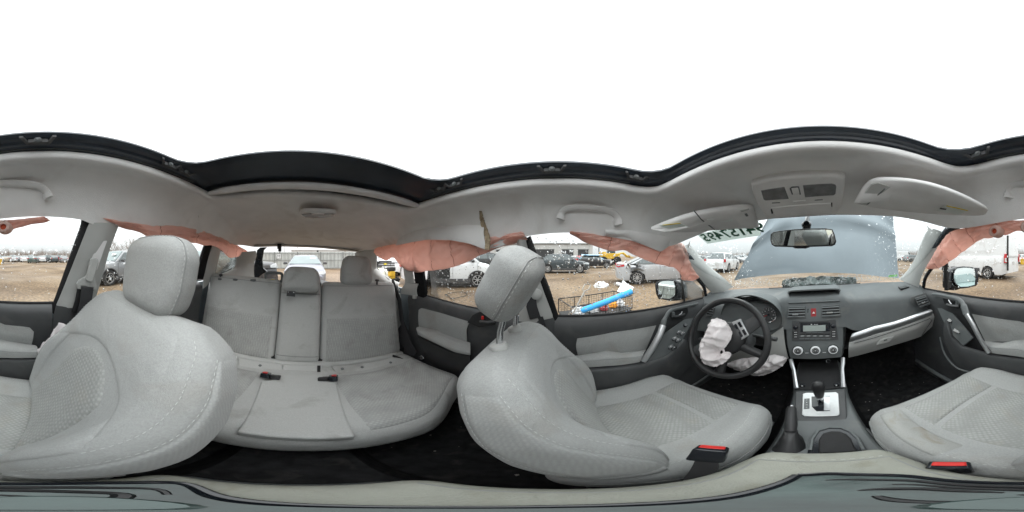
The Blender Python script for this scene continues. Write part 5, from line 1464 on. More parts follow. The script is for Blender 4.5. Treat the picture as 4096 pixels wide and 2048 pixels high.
# rear belt behind the driver place
sb = thing('seat_belt', 'black belt across the rear corner beside the bench with a metal tongue', 'seat belt', tuple(zK(1240, 300, x=-.64)), 'seat belts')
ribbon(MB(), [z3(470, 930, x=-.625), z3(520, 1100, x=-.628), z3(590, 1288, x=-.632), zK(1225, 120, x=-.636), zK(1255, 220, x=-.638), zK(1310, 320, x=-.645)], [.030, .045, .048, .048, .046, .03], (0, 1, 0)).build('webbing', 'belt', sb)
skin('belt_fold', 'belt', [[zK(1190, 200, x=-.634), zK(1168, 300, x=-.632), zK(1170, 330, x=-.63)], [zK(1230, 140, x=-.640), zK(1240, 260, x=-.638), zK(1250, 345, x=-.636)], [zK(1262, 180, x=-.645), zK(1290, 280, x=-.645), zK(1310, 335, x=-.645)]], 10, sb, (1, 0, 0), .002)
plate('tongue', 'chrome', [zK(1325, 345, x=-.640), zK(1345, 335, x=-.640), zK(1362, 355, x=-.640), zK(1345, 365, x=-.640)], (-.003, 0, 0), sb, .001)
ribbon(MB(), [zK(1170, 338, y=-.84), zK(1210, 352, y=-.80), zK(1248, 370, y=-.76)], .018, (0, 0, 1)).build('webbing_end', 'black_trim', sb)
# ================================================================== dashboard
db = thing('dashboard', 'dark grey dashboard with centre stack, vents, gauges and light lower panels', 'dashboard', (0, 1.0, -1.0))
zM = zm(3060, 1100, .3106)
# top pad: windscreen base back to the brow, over the whole width
brow = []
top_rows = []
def dash_front(x):
    """brow line of the dash (y, z)"""
    ax = abs(x)
    y = interp([0, .17, .22, .45, .60, .70], [.955, .955, .94, .90, .86, .84], ax)
    z = interp([0, .17, .22, .45, .60, .70], [-.232, -.232, -.262, -.272, -.275, -.278], ax)
    return y, z
rows = []
for j in range(9):
    t = j / 8
    row = []
    for i in range(41):
        x = lerp(-.70, .70, i / 40)
        yb = interp([0, .2, .45, .64, .70], [1.215, 1.205, 1.16, 1.05, .98], abs(x)); zb = -.226
        yf, zf_ = dash_front(x)
        zc = lerp(zb, zf_, t) + .014 * math.sin(PI * t)
        row.append((x, lerp(yb, yf, t), zc))
    rows.append(row)
for d_y, d_z in ((-.018, -.012), (-.030, -.034), (-.040, -.075), (-.055, -.13), (-.075, -.19)):
    row = []
    for i in range(41):
        x = lerp(-.70, .70, i / 40)
        yf, zf_ = dash_front(x)
        row.append((x, yf + d_y, zf_ + d_z))
    rows.append(row)
MB().grid(rows).build('dash_pad', 'dash_trim', db, ang=70)
# passenger face: pad, silver strip, glovebox
def yy(a): return interp([295, 560, 830], [.835, .80, .735], a)
def zfy(a, b, dy=0): return zF(a, b, y=yy(a) + dy)
skin('silver_strip', 'silver_trim', [[zfy(318, 205, .006), zfy(450, 160, .006), zfy(560, 135, .006), zfy(700, 88, .006), zfy(795, 55, .006)], [zfy(306, 232, -.008), zfy(450, 182, -.008), zfy(560, 155, -.008), zfy(700, 108, -.008), zfy(806, 68, -.008)], [zfy(300, 258, .006), zfy(450, 210, .006), zfy(560, 180, .006), zfy(700, 132, .006), zfy(800, 92, .006)]], 22, db, (0, -1, .2), .006)
gbx = skin('glovebox', 'pillar_trim', [[zfy(300, 262, .012), zfy(450, 214, .012), zfy(560, 184, .012), zfy(700, 136, .012), zfy(812, 80, .012)], [zfy(297, 300, .004), zfy(450, 255, .004), zfy(570, 222, .004), zfy(720, 170, .004), zfy(828, 100, .008)], [zfy(296, 350, .04), zfy(450, 310, .04), zfy(565, 275, .04), zfy(735, 222, .04), zfy(815, 150, .03)]], 24, db, (0, -1, .1), .01, 5)
plate('glovebox_latch', 'pillar_trim', [zfy(465, 275, -.002), zfy(490, 240, -.002), zfy(572, 220, -.002), zfy(545, 256, -.002)], (0, .012, 0), gbx, .003)
plate('latch_slot', 'dark_trim', [zfy(510, 243, -.003), zfy(530, 238, -.003), zfy(530, 245, -.003), zfy(510, 250, -.003)], (0, .004, 0), gbx, 0)
MB().tube([zfy(330, 262, .002), zfy(560, 194, .002), zfy(790, 112, .002), zfy(800, 125, .002), zfy(740, 215, .018)], .002, 5).build('glovebox_gap', 'dark_trim', gbx)
plate('underdash', 'black_trim', [Vector((.14, .86, -.56)), Vector((.68, .80, -.50)), Vector((.70, 1.15, -.60)), Vector((.14, 1.2, -.62))], (0, 0, -.01), db, 0)

def vent_part(poly, nrm, nsl, tabpos=None, frame_r=.004):
    """poly: four corners tl,tr,br,bl"""
    nrm = Vector(nrm).normalized()
    tl, tr, br, bl = poly
    o = MB().slab([p + nrm * .0015 for p in (tl, tr, br, bl)], -nrm * .03).build('air_vent', 'black_trim', db)
    MB().tube([p + nrm * .002 for p in (tl, tr, br, bl, tl)], frame_r, 6).build('vent_frame', 'dash_trim', o)
    for k in range(nsl):
        t = (k + .5) / nsl
        a, b = tl.lerp(bl, t), tr.lerp(br, t)
        d = (bl - tl).normalized()
        MB().slab([a - d * .0035 + nrm * .004, b - d * .0035 + nrm * .004, b + d * .0025 + nrm * .009, a + d * .0025 + nrm * .009], -nrm * .0016).build('slat', 'dash_trim', o)
    if tabpos:
        a = tl.lerp(tr, tabpos[0]).lerp(bl.lerp(br, tabpos[0]), tabpos[1])
        w_ = (tr - tl).length * tabpos[2] / 2; ex = (tr - tl).normalized()
        MB().slab([a - ex * w_ + nrm * .013, a + ex * w_ + nrm * .013, a + ex * w_ + nrm * .013 - Vector((0, 0, .009)), a - ex * w_ + nrm * .013 - Vector((0, 0, .009))], -nrm * .01).build('vent_tab', tabpos[3], o, bev=.001)
    return o
PLS = (Vector((0, .897, -.40)), Vector((0, -.955, .295)))
NS_ = PLS[1].normalized()
def st(a, b, h=0): return zM(a, b, pl=(PLS[0] + NS_ * h, PLS[1]))
# centre stack face
stk_ = MB()
L_ = [st(300, 340, .004), st(282, 420, .006), st(268, 560, .006), st(275, 700, .006), st(290, 900, .006), st(335, 1072, .002)]
R_ = [st(955, 325, .004), st(980, 400, .006), st(1000, 560, .006), st(1002, 700, .006), st(1000, 900, .006), st(985, 1055, .002)]
stack = skin('centre_stack', 'dash_trim', [L_, [a.lerp(b, .5) + NS_ * .006 for a, b in zip(L_, R_)], R_], 20, db, NS_, .02, 6)
for s_, E in ((-1, L_), (1, R_)):
    MB().sheet(E, [p + Vector((s_ * .022, .05, 0)) for p in E], 10, 4, .004, None, (s_ * .7, -.7, 0)).build('stack_cheek', 'dash_trim', db, ang=70)
    MB().sheet([p + Vector((s_ * .022, .05, 0)) for p in E], [p + Vector((s_ * .05, .16, 0)) for p in E], 10, 4, .004, None, (s_ * .9, -.4, 0)).build('stack_cheek', 'dash_trim', db, ang=70)
MB().box((.01, .99, -.45), (.25, .10, .40)).build('stack_core', 'black_trim', db)
# display hood on top with its empty tray
hood_f = crom([zM(292, 228, y=.945), zM(320, 203, y=.94), zM(430, 193, y=.935), zM(630, 183, y=.933), zM(830, 174, y=.935), zM(940, 175, y=.94), zM(972, 190, y=.945)], 5)
hood_b2 = crom([zM(300, 190, y=1.03), zM(360, 155, y=1.04), zM(450, 145, y=1.05), zM(630, 135, y=1.05), zM(830, 125, y=1.05), zM(900, 120, y=1.04), zM(950, 140, y=1.03)], 5)
MB().sheet(hood_b2, hood_f, 30, 6, .008, lambda a, b: Vector((0, 0, .006 * math.sin(PI * b))), (0, 0, 1)).build('display_hood', 'dash_trim', db, ang=60)
MB().sheet([p + Vector((0, .012, -.008)) for p in hood_f], [zM(330, 325, y=.985), zM(640, 308, y=.985), zM(945, 292, y=.985)], 20, 3, .004, lambda a, b: Vector((0, .05 * math.sin(PI * min(1, b + .2)), 0)), (0, -1, 0)).build('display_recess', 'black_trim', db)
for s_, a0, b0, a1, b1 in ((-1, 296, 228, 335, 330), (1, 968, 192, 940, 296)):
    MB().slab([zM(a0, b0, y=.944), zM(a1, b1, y=.95), zM(a1 + s_ * -20, b1, y=.99), zM(a0, b0, y=1.0)], (s_ * -.004, 0, 0)).build('recess_cheek', 'dark_trim', db)
for u_ in (405, 540, 732, 870):
    MB().tube([zM(u_, 215, y=1.015), zM(u_, 300, y=.985)], .002, 5).build('recess_rib', 'dark_trim', db)
skin('stack_brow', 'dash_trim', [[zM(330, 322, y=.975), zM(640, 305, y=.975), zM(942, 290, y=.975)], [st(312, 350, .016), st(640, 335, .016), st(955, 322, .016)], [st(296, 378, .010), st(640, 372, .010), st(968, 352, .010)]], 16, db, NS_, .008, 5)
# vents, hazard switch
vent_part([st(308, 412, .010), st(520, 408, .010), st(520, 548, .010), st(292, 555, .010)], NS_, 4, (.42, .62, .34, 'brushed'))
vent_part([st(730, 400, .010), st(950, 388, .010), st(972, 530, .010), st(735, 545, .010)], NS_, 4, (.42, .55, .34, 'pillar_trim'))
hz = MB().slab([st(587, 428, .012), st(660, 425, .012), st(664, 535, .012), st(590, 540, .012)], -NS_ * .01).build('hazard_switch', 'hazard_red', db, bev=.002)
MB().slab([st(627, 470, .0128), st(646, 495, .0128), st(608, 497, .0128)], -NS_ * .001).build('hazard_triangle', 'white_print', hz, smooth_=False)
for a in (545, 686):
    MB().slab([st(a, 432, .0115), st(a + 20, 431, .0115), st(a + 20, 488, .0115), st(a, 492, .0115)], -NS_ * .006).build('vent_wheel', 'gloss_black', db, bev=.002)
# radio
rad = MB().slab([st(350, 592, .012), st(910, 575, .012), st(945, 830, .012), st(345, 850, .012)], -NS_ * .008).build('radio', 'dark_trim', db, bev=.002)
def rp(name, mt, a0, b0, a1, b1, h=.0145, d=.005, bev=.0008):
    sk = -(a1 - a0) * .03
    return MB().slab([st(a0, b0, h), st(a1, b0 + sk, h), st(a1, b1 + sk, h), st(a0, b1, h)], -NS_ * d).build(name, mt, rad, bev=bev)
rp('radio_screen', 'gloss_black', 455, 622, 840, 735, .0138, .004)
rp('radio_display', 'lcd', 490, 652, 780, 728, .0148, .002)
rp('disc_slot', 'gloss_black', 440, 610, 822, 616, .0145, .003)
for k, (a, w_) in enumerate(((590, 26), (630, 16), (652, 16), (674, 10))): rp('radio_print', 'white_print', a, 633, a + w_ * .7, 641, .0150, .0005, 0)
for k in range(3): rp('radio_button', 'dash_trim', 530 + k * 76, 735, 600 + k * 76, 748)
for k in range(5):
    rp('radio_button', 'black_trim', 446 + k * 80, 758, 518 + k * 80, 772)
    rp('radio_button', 'dash_trim', 446 + k * 80, 778, 518 + k * 80, 796)
    rp('radio_print', 'white_print', 462 + k * 80, 783, 502 + k * 80, 788, .0150, .0004, 0)
for k in range(6): rp('radio_button', 'dash_trim', 444 + k * 67, 815, 506 + k * 67, 832)
for k in range(3):
    rp('radio_button', 'black_trim', 366, 728 + k * 30, 424, 750 + k * 30)
    rp('radio_print', 'white_print', 375, 735 + k * 30, 414, 741 + k * 30, .0150, .0004, 0)
    rp('radio_button', 'black_trim', 856, 720 + k * 30, 916, 742 + k * 30)
    rp('radio_print', 'white_print', 866, 727 + k * 30, 906, 733 + k * 30, .0150, .0004, 0)
for (a, b) in ((395, 672), (876, 655)):
    MB().lathe([(.0135, 0), (.0125, .012), (.010, .014), (0, .0142)], 18, frame(st(a, b, .0125), (1, 0, 0), NS_.cross(Vector((1, 0, 0))))).build('radio_knob', 'gloss_black', rad)
# climate knobs
for (a, b) in ((427, 970), (650, 966), (875, 957)):
    Mx = frame(st(a, b, .008), (1, 0, 0), NS_.cross(Vector((1, 0, 0))))
    kn = MB().lathe([(.030, 0), (.029, .004), (.026, .004)], 28, Mx).build('climate_knob', 'gloss_black', db)
    MB().lathe([(.0262, .003), (.0262, .012), (.0240, .018), (.0186, .019)], 28, Mx, False).build('knob_ring', 'ring_gleam', kn)
    MB().lathe([(.0188, .006), (.0186, .0165), (.0, .0165)], 24, Mx).build('knob_face', 'dark_trim', kn)
    mk = MB()
    for k in range(7):
        an = R(200 - k * 37); mk.box((.0135 * math.cos(an), .0135 * math.sin(an), .0167), (.003, .003, .0006), Mx)
    mk.box((0, 0, .0167), (.008, .004, .0006), Mx)
    mk.build('knob_marks', 'white_print', kn, smooth_=False)
for (a, b) in ((538, 972), (762, 965)):
    MB().slab([st(a - 22, b + 30, .010), st(a + 24, b + 28, .010), st(a + 24, b + 38, .010), st(a - 22, b + 40, .010)], -NS_ * .004).build('climate_button', 'silver_trim', db, bev=.001)
# small accessory socket and open tray under the stack
MB().lathe([(.013, 0), (.013, .004), (.010, .004)], 18, frame(zM(815, 1108, y=.86), (1, 0, 0), (0, .3, 1)) @ RX(0), False).build('accessory_socket', 'chrome', db)
MB().sheet([st(340, 1075, 0), st(985, 1058, 0)], [Vector((-.10, .95, -.68)), Vector((.13, .95, -.68))], 6, 3, .004, None, (0, -1, 0)).build('tray_back', 'black_trim', db)

# driver side: brow, gauge pod, lower panel, side vents
zD = zL
pod_f = crom([zD(385, 215, y=.83), zD(400, 165, y=.83), zD(440, 128, y=.83), zD(520, 108, y=.83), zD(590, 118, y=.83), zD(660, 150, y=.835), zD(705, 195, y=.84), zD(718, 245, y=.845), zD(700, 285, y=.85), zD(640, 305, y=.85)], 4)
pod_b = crom([zD(400, 190, y=.95), zD(420, 150, y=.96), zD(450, 118, y=.97), zD(520, 95, y=.98), zD(600, 96, y=.98), zD(690, 125, y=.97), zD(718, 165, y=.96), zD(724, 240, y=.94), zD(712, 290, y=.93), zD(650, 312, y=.92)], 4)
MB().sheet(pod_b, pod_f, 36, 5, .006, lambda a, b: Vector((0, 0, .008 * math.sin(PI * b))), (0, -.3, 1)).build('gauge_brow', 'dash_trim', db, ang=60)
cl = skin('gauge_cluster', 'gloss_black', [[zD(395, 200, y=.90), zD(450, 130, y=.93), zD(560, 112, y=.935), zD(660, 150, y=.93)], [zD(395, 260, y=.90), zD(450, 250, y=.91), zD(560, 240, y=.91), zD(712, 240, y=.905)], [zD(420, 310, y=.88), zD(480, 310, y=.88), zD(560, 305, y=.88), zD(690, 295, y=.88)]], 18, db, (0, -1, .2), .01)
for (a, b, rr_, ndl) in ((645, 216, .046, 205), (508, 218, .046, 240)):
    Mx = frame(zD(a, b, y=.893), (1, 0, 0), (0, .28, .96))
    Mx = Mx @ RX(180) if (Mx.to_3x3() @ Vector((0, 0, 1))).y > 0 else Mx
    dg_ = MB().lathe([(rr_, 0), (rr_, .004), (0, .004)], 32, Mx).build('gauge_dial', 'dark_trim', cl)
    arc = [Mx @ Vector((rr_ * math.cos(R(t)), rr_ * math.sin(R(t)), .006)) for t in range(-130, 100, 8)]
    MB().tube(arc, .0022, 6).build('dial_ring', 'chrome', dg_)
    tk = MB()
    for k in range(13):
        t = R(225 - k * 22.5)
        tk.box((0, 0, 0), (.006, .0016, .0006), Mx @ Matrix.Translation((rr_ * .84 * math.cos(t), rr_ * .84 * math.sin(t), .0046)) @ Matrix.Rotation(t, 4, 'Z'))
        if k % 2 == 0: tk.box((0, 0, 0), (.005, .004, .0006), Mx @ Matrix.Translation((rr_ * .62 * math.cos(t), rr_ * .62 * math.sin(t), .0046)))
    tk.build('dial_marks', 'white_print', dg_, smooth_=False)
    t = R(ndl)
    MB().box((rr_ * .38, 0, .0085), (rr_ * .85, .0026, .0015), Mx @ Matrix.Rotation(t, 4, 'Z')).build('needle', 'red_plastic', dg_)
    MB().lathe([(.007, .004), (.007, .010), (0, .011)], 14, Mx).build('needle_hub', 'gloss_black', dg_)
skin('driver_lower_panel', 'pillar_trim', [[zD(655, 330, y=.86), zD(690, 305, y=.865), zD(722, 285, y=.865)], [zD(650, 380, y=.85), zD(700, 385, y=.85), zD(735, 390, y=.85)], [zD(560, 455, y=.85), zD(660, 445, y=.85), zD(752, 455, y=.85)]], 10, db, (0, -1, .1), .01)
skin('driver_lower_panel', 'pillar_trim', [[zD(250, 300, y=.82), zD(290, 250, y=.84), zD(340, 240, y=.86)], [zD(250, 380, y=.84), zD(400, 400, y=.86), zD(560, 400, y=.86)], [zD(260, 450, y=.86), zD(420, 480, y=.87), zD(580, 470, y=.87)]], 12, db, (0, -1, .1), .01)
plate('underdash', 'black_trim', [Vector((-.13, .88, -.56)), Vector((-.68, .84, -.50)), Vector((-.70, 1.15, -.60)), Vector((-.13, 1.2, -.62))], (0, 0, -.01), db, 0)
# outer vents and defrost slots
vent_part([zG(520, 575, y=.80), zG(695, 525, y=.775), zG(775, 665, y=.765), zG(600, 735, y=.79)], (-.45, -.85, .2), 4, (.5, .55, .34, 'chrome'))
skin('vent_surround', 'dash_trim', [[zG(450, 552, y=.83), zG(560, 520, y=.825), zG(690, 478, y=.80)], [zG(440, 650, y=.825), zG(560, 650, y=.82), zG(760, 600, y=.785)], [zG(555, 775, y=.82), zG(690, 720, y=.80), zG(800, 690, y=.775)]], 10, db, (-.4, -.9, .1), .006)
vent_part([zA(965, 690, y=.80), zA(1110, 735, y=.82), zA(1060, 880, y=.82), zA(965, 880, y=.80)], (.45, -.85, .2), 4)
skin('vent_surround', 'dash_trim', [[zA(945, 655, y=.82), zA(1040, 670, y=.84), zA(1190, 700, y=.86)], [zA(900, 720, y=.81), zA(1080, 780, y=.84), zA(1205, 830, y=.86)], [zA(880, 770, y=.80), zA(1060, 920, y=.83), zA(1180, 930, y=.86)]], 10, db, (.4, -.9, .1), .006)
for zz, q in ((zG, [(225, 382), (370, 358), (415, 385), (270, 415)]), (zA, [(1215, 530), (1280, 500), (1375, 515), (1300, 545)])):
    pl_ = (zz(*q[0], y=.96 if zz is zG else .95), Vector((0, -.12, 1)))
    P4 = [zz(*p, pl=pl_) for p in q]
    dv = MB().slab([p + Vector((0, 0, .004)) for p in P4], (0, 0, -.012)).build('defrost_vent', 'black_trim', db)
    for k in range(4):
        t = (k + .5) / 4
        a, b = P4[0].lerp(P4[1], t), P4[3].lerp(P4[2], t)
        MB().tube([a + Vector((0, 0, .004)), b + Vector((0, 0, .004))], .0025, 5).build('slat', 'dash_trim', dv)
MB().tube([zM(50, 170, y=1.12), zM(600, 138, y=1.14), zM(1225, 106, y=1.12)], .003, 5).build('defrost_slot', 'black_trim', db)

# ================================================================== steering wheel
WC = at(1824, 851, x=-.354)
WN = Vector((.02, -.90, .43)).normalized()       # towards the driver
WX = Vector((1, 0, 0)); WX = (WX - WN * WX.dot(WN)).normalized(); WY = WN.cross(WX)
if WY.z < 0: WY = -WY
def wp(x, y, h=0): return WC + WX * x + WY * y + WN * h
sw = thing('steering_wheel', 'black leather steering wheel with burst white airbag hanging from its hub', 'steering wheel', tuple(WC))
RW = .186
rim = [wp(RW * math.cos(R(t)), RW * math.sin(R(t))) for t in range(0, 360, 5)]
rings = []
for k in range(73):
    a = R(k * 5); c = wp(RW * math.cos(a), RW * math.sin(a)); ra = (WX * math.cos(a) + WY * math.sin(a))
    rings.append([c + ra * (.0150 * math.cos(2 * PI * q / 12)) + WN * (.0165 * math.sin(2 * PI * q / 12)) for q in range(12)])
MB().grid(rings, cu=True).build('rim', 'leather', sw)
# hub, spokes at the turned angle
TA = 38
def wr(x, y, h=0):
    c_, s_ = math.cos(R(TA)), math.sin(R(TA)); return wp(c_ * x - s_ * y, s_ * x + c_ * y, h)
hub = MB()
rg = []
for h, k in ((-.06, .85), (-.02, 1.0), (.0, 1.02), (.014, .92), (.022, .7), (.026, .35)):
    rg.append([wr(.092 * k * math.cos(R(a)) * (1.05), .078 * k * math.sin(R(a)) - .004, h) for a in range(0, 360, 15)])
hub.loft(rg)
hub.build('hub', 'leather', sw, ang=60)
for (ang_, w0, w1) in ((0, .040, .024), (180, .040, .024), (235, .020, .016), (305, .020, .016)):
    d = (math.cos(R(ang_)), math.sin(R(ang_))); n2 = (-d[1], d[0])
    P4 = []
    rows = []
    for t in (0.055, .09, .13, .178):
        w_ = lerp(w0, w1, (t - .055) / .123)
        rows.append([wr(d[0] * t + n2[0] * w_ * q, d[1] * t + n2[1] * w_ * q, .010 * (1 - q * q) - .004) for q in (-1, -.5, 0, .5, 1)])
    rows2 = [[p - WN * .018 for p in r] for r in rows]
    b = MB(); b.grid(rows); b.grid(rows2, flip=True)
    for r_, r2 in zip(rows, rows2): pass
    b.grid([[r[0] for r in rows], [r[0] for r in rows2]]); b.grid([[r[-1] for r in rows], [r[-1] for r in rows2]])
    b.build('spoke', 'leather' if ang_ in (235, 305) else 'dark_trim', sw)
pad = MB().slab([wr(.060, -.046, .016), wr(.108, -.040, .014), wr(.112, .044, .014), wr(.070, .050, .016)], -WN * .010).build('button_pad', 'silver_trim', sw, bev=.003)
for i in range(2):
    for j in range(2):
        c0 = (.079 + i * .019, -.020 + j * .040)
        MB().slab([wr(c0[0] - .006, c0[1] - .013, .0185), wr(c0[0] + .006, c0[1] - .013, .0185), wr(c0[0] + .006, c0[1] + .013, .0185), wr(c0[0] - .006, c0[1] + .013, .0185)], -WN * .004).build('wheel_button', 'gloss_black', pad, bev=.001)
# burst airbag: a crumpled cloth mass in front of the hub
zW = zL
PLW = (WC + WN * .055, WN)
out = [(350, 230), (318, 250), (298, 300), (262, 365), (258, 420), (272, 470), (320, 500), (365, 492), (405, 470), (428, 430), (405, 418), (372, 432), (355, 425), (400, 395), (430, 350), (428, 300), (405, 255)]
PO = [zW(a, b, pl=PLW) for a, b in out]
cloth('burst_airbag', 'airbag_white', crom(PO + [PO[0]], 5)[:-1], WN, sw, .004, lambda p, e: -.03 + .050 * smooth(e / .045) + .012 * folds(Vector((p.x, p.y, p.z * .45)), 20) + .009 * folds(Vector((p.x * .5, p.y, p.z)) + Vector((3, 1, 2)), 44) + .004 * folds(p + Vector((7, 1, 4)), 80))
# column with stalks
col_t = thing('steering_column', 'black steering column cover with wiper stalk behind the wheel', 'steering column', tuple(WC - WN * .1))
rg = []
for d_, w_, h_ in ((.035, .055, .050), (.07, .066, .058), (.12, .070, .062), (.20, .070, .06)):
    c = WC - WN * d_ - Vector((0, 0, .01))
    rg.append([c + WX * (w_ * math.cos(R(a))) + WY * (h_ * math.sin(R(a))) for a in range(0, 360, 18)])
MB().loft(rg).build('column_cover', 'dark_trim', col_t)
MB().tube([zL(560, 325, y=.765), zL(600, 332, y=.75), zL(650, 343, y=.735), zL(690, 350, y=.73)], [.010, .009, .013, .012], 10).build('wiper_stalk', 'dark_trim', col_t)
MB().tube([zL(380, 300, y=.75), zL(340, 320, y=.74), zL(300, 345, y=.73), zL(270, 350, y=.725)], [.010, .009, .012, .012], 10).build('light_stalk', 'dark_trim', col_t)

# knee airbag hanging under the column
kp = [(415, 482), (470, 462), (540, 452), (610, 452), (665, 440), (720, 452), (738, 468), (712, 500), (650, 532), (590, 542), (520, 525), (450, 505)]
PK = [zL(a, b, y=.80) for a, b in kp]
ctr = sum(PK, Vector()) / len(PK)
o = cloth('knee_airbag', 'airbag_white', crom(PK + [PK[0]], 5)[:-1], (0, -1, .35), None, .005, lambda p, e: -.02 + .045 * smooth(e / .04) + .012 * folds(Vector((p.x * .6, p.y, p.z)), 20) + .009 * folds(p + Vector((1, 5, 2)), 44) + .004 * folds(p + Vector((3, 5, 2)), 80))
tag(origin(o, ctr), 'deflated white knee airbag bulging out under the steering column', 'airbag')

# ================================================================== centre console
cc = thing('centre_console', 'dark centre console with silver shifter plate, cup holder and padded lid', 'console', (0.01, .4, -1.0))
def PC(h=0): return (Vector((0, .53, -.685 + h)), Vector((0, -.22, .975)))
# body
rings = []
for y, w, zt in ((.93, .122, -.70), (.72, .118, -.715), (.66, .112, -.715), (.60, .108, -.705), (.45, .108, -.705), (.33, .108, -.705), (.22, .105, -.70), (.21, .098, -.62), (-.09, .095, -.62), (-.12, .09, -.70)):
    c0 = .012
    rings.append([(c0 - w - .01, y, -.97), (c0 - w, y, zt - .03), (c0 - w + .012, y, zt), (c0 + w - .012, y, zt), (c0 + w, y, zt - .03), (c0 + w + .01, y, -.97)])
MB().loft(rings).build('console_body', 'dash_trim', cc, bev=.006, ang=50)
# raised shifter panel
sp = [zL(788, 630, pl=PC()), zL(1062, 622, pl=PC()), zL(1075, 800, pl=PC()), zL(782, 810, pl=PC())]
plate('shifter_panel', 'dark_trim', sp, (0, .003, -.03), cc, .006)
pts = [zL(828, 645, pl=PC(.006)), zL(850, 638, pl=PC(.006)), zL(1010, 634, pl=PC(.006)), zL(1026, 645, pl=PC(.006)), zL(1032, 755, pl=PC(.006)), zL(1020, 765, pl=PC(.006)), zL(840, 768, pl=PC(.006)), zL(824, 758, pl=PC(.006))]
spl = plate('shifter_plate', 'brushed', pts, (0, 0, -.006), cc, .003)
plate('gear_gate', 'gloss_black', [zL(878, 660, pl=PC(.0075)), zL(978, 657, pl=PC(.0075)), zL(978, 738, pl=PC(.0075)), zL(905, 740, pl=PC(.0075)), zL(880, 715, pl=PC(.0075))], (0, 0, -.003), spl, .001)
plate('gate_slider', 'dash_trim', [zL(878, 662, pl=PC(.0088)), zL(912, 662, pl=PC(.0088)), zL(915, 712, pl=PC(.0088)), zL(880, 715, pl=PC(.0088))], (0, 0, -.002), spl, .0005)
plate('gate_slider', 'silver_trim', [zL(945, 660, pl=PC(.0088)), zL(978, 660, pl=PC(.0088)), zL(978, 735, pl=PC(.0088)), zL(945, 735, pl=PC(.0088))], (0, 0, -.002), spl, .0005)
gi = plate('gear_indicator', 'dash_trim', [zL(838, 672, pl=PC(.0078)), zL(868, 670, pl=PC(.0078)), zL(866, 726, pl=PC(.0078)), zL(836, 728, pl=PC(.0078))], (0, 0, -.002), spl, .0005)
for k, ch in enumerate('PRND'):
    text('gear_letter', ch, .008, frame(zL(852, 680 + k * 13, pl=PC(.0084)), (1, 0, 0), (0, .97, .2)), 'white_print', gi, .0002)
# gear lever
gl = thing('gear_lever', 'black rounded gear knob on a chrome collar above the silver shifter plate', 'gear lever', tuple(zL(925, 690, pl=PC(.006))))
gb = zL(925, 690, pl=PC(.006)); gk = zL(915, 610, y=gb.y - .005)
MB().tube([gb + Vector((0, 0, -.01)), gb.lerp(gk, .5)], .009, 10).build('shaft', 'gloss_black', gl)
MB().lathe([(.013, 0), (.014, .008), (.012, .022), (.013, .026)], 16, frame(gb.lerp(gk, .25), (1, 0, 0), (0, 1, 0))).build('collar', 'chrome', gl)
rg = []
for t, w_, d_ in ((0, .012, .012), (.12, .016, .015), (.4, .020, .019), (.7, .0235, .022), (.88, .022, .020), (.97, .013, .012), (1.0, .004, .004)):
    c = gb.lerp(gk, .35) + Vector((0, .004 * t, .105 * t))
    rg.append([c + Vector((w_ * math.cos(R(a)), d_ * math.sin(R(a)), 0)) for a in range(0, 360, 20)])
MB().loft(rg).build('knob', 'leather', gl)
# silver uprights beside the open tray
for pr in (((757, 462), (775, 458), (806, 608), (786, 622)), ((1040, 452), (1058, 450), (1062, 608), (1040, 614))):
    a = (zL(*pr[0], y=.835) + zL(*pr[1], y=.835)) / 2; b = (zL(*pr[3], y=.66) + zL(*pr[2], y=.66)) / 2
    m_ = a.lerp(b, .5) + Vector((0, .02, .01)); a2 = a.lerp(b, .22) + Vector((0, .004, .0))
    MB().tube([a, a2, m_, b], [.0135, .0135, .011, .013], 8, flat=(.9, .8)).build('console_upright', 'silver_trim', cc)
MB().sheet([Vector((-.095, .93, -.70)), Vector((.118, .93, -.70))], [Vector((-.09, .66, -.705)), Vector((.112, .66, -.705))], 4, 4, .004, None, (0, 0, 1)).build('open_tray', 'rubber', cc)
for (a, b) in ((828, 600), (1012, 597)):
    p = zL(a, b, y=.645)
    bt = MB().box(p, (.022, .012, .016)).build('seat_heat_switch', 'gloss_black', cc, bev=.002)
    MB().box(p + Vector((0, -.0065, .002)), (.006, .001, .008)).build('switch_mark', 'white_print', bt)
# cup holder well
well = [zL(a, b, z=-.697) for a, b in ((872, 955), (882, 895), (915, 850), (975, 833), (1040, 835), (1090, 855), (1130, 890), (1165, 955))]
yb = min(p.y for p in well)
loopw = well + [Vector((well[-1].x, .235, -.697)), Vector((well[0].x, .235, -.697))]
cx = sum(loopw, Vector()) / len(loopw)
mb = MB()
rgs = [[cx + (p - cx) * s_ + Vector((0, 0, dz)) for p in loopw] for s_, dz in ((1.08, .006), (1.0, .010), (.96, .004), (.92, -.03), (.88, -.032))]
mb.loft(rgs)
mb.build('cup_holder', 'gloss_black', cc, ang=30)
MB().loft([[cx + (p - cx) * .70 + Vector((0, .0, dz)) for p in loopw] for dz in (-.0, .012)]).build('holder_mat', 'rubber', cc, bev=.003)
MB().tube([p + Vector((0, 0, .009)) for p in well], .004, 6).build('holder_rim', 'dash_trim', cc)
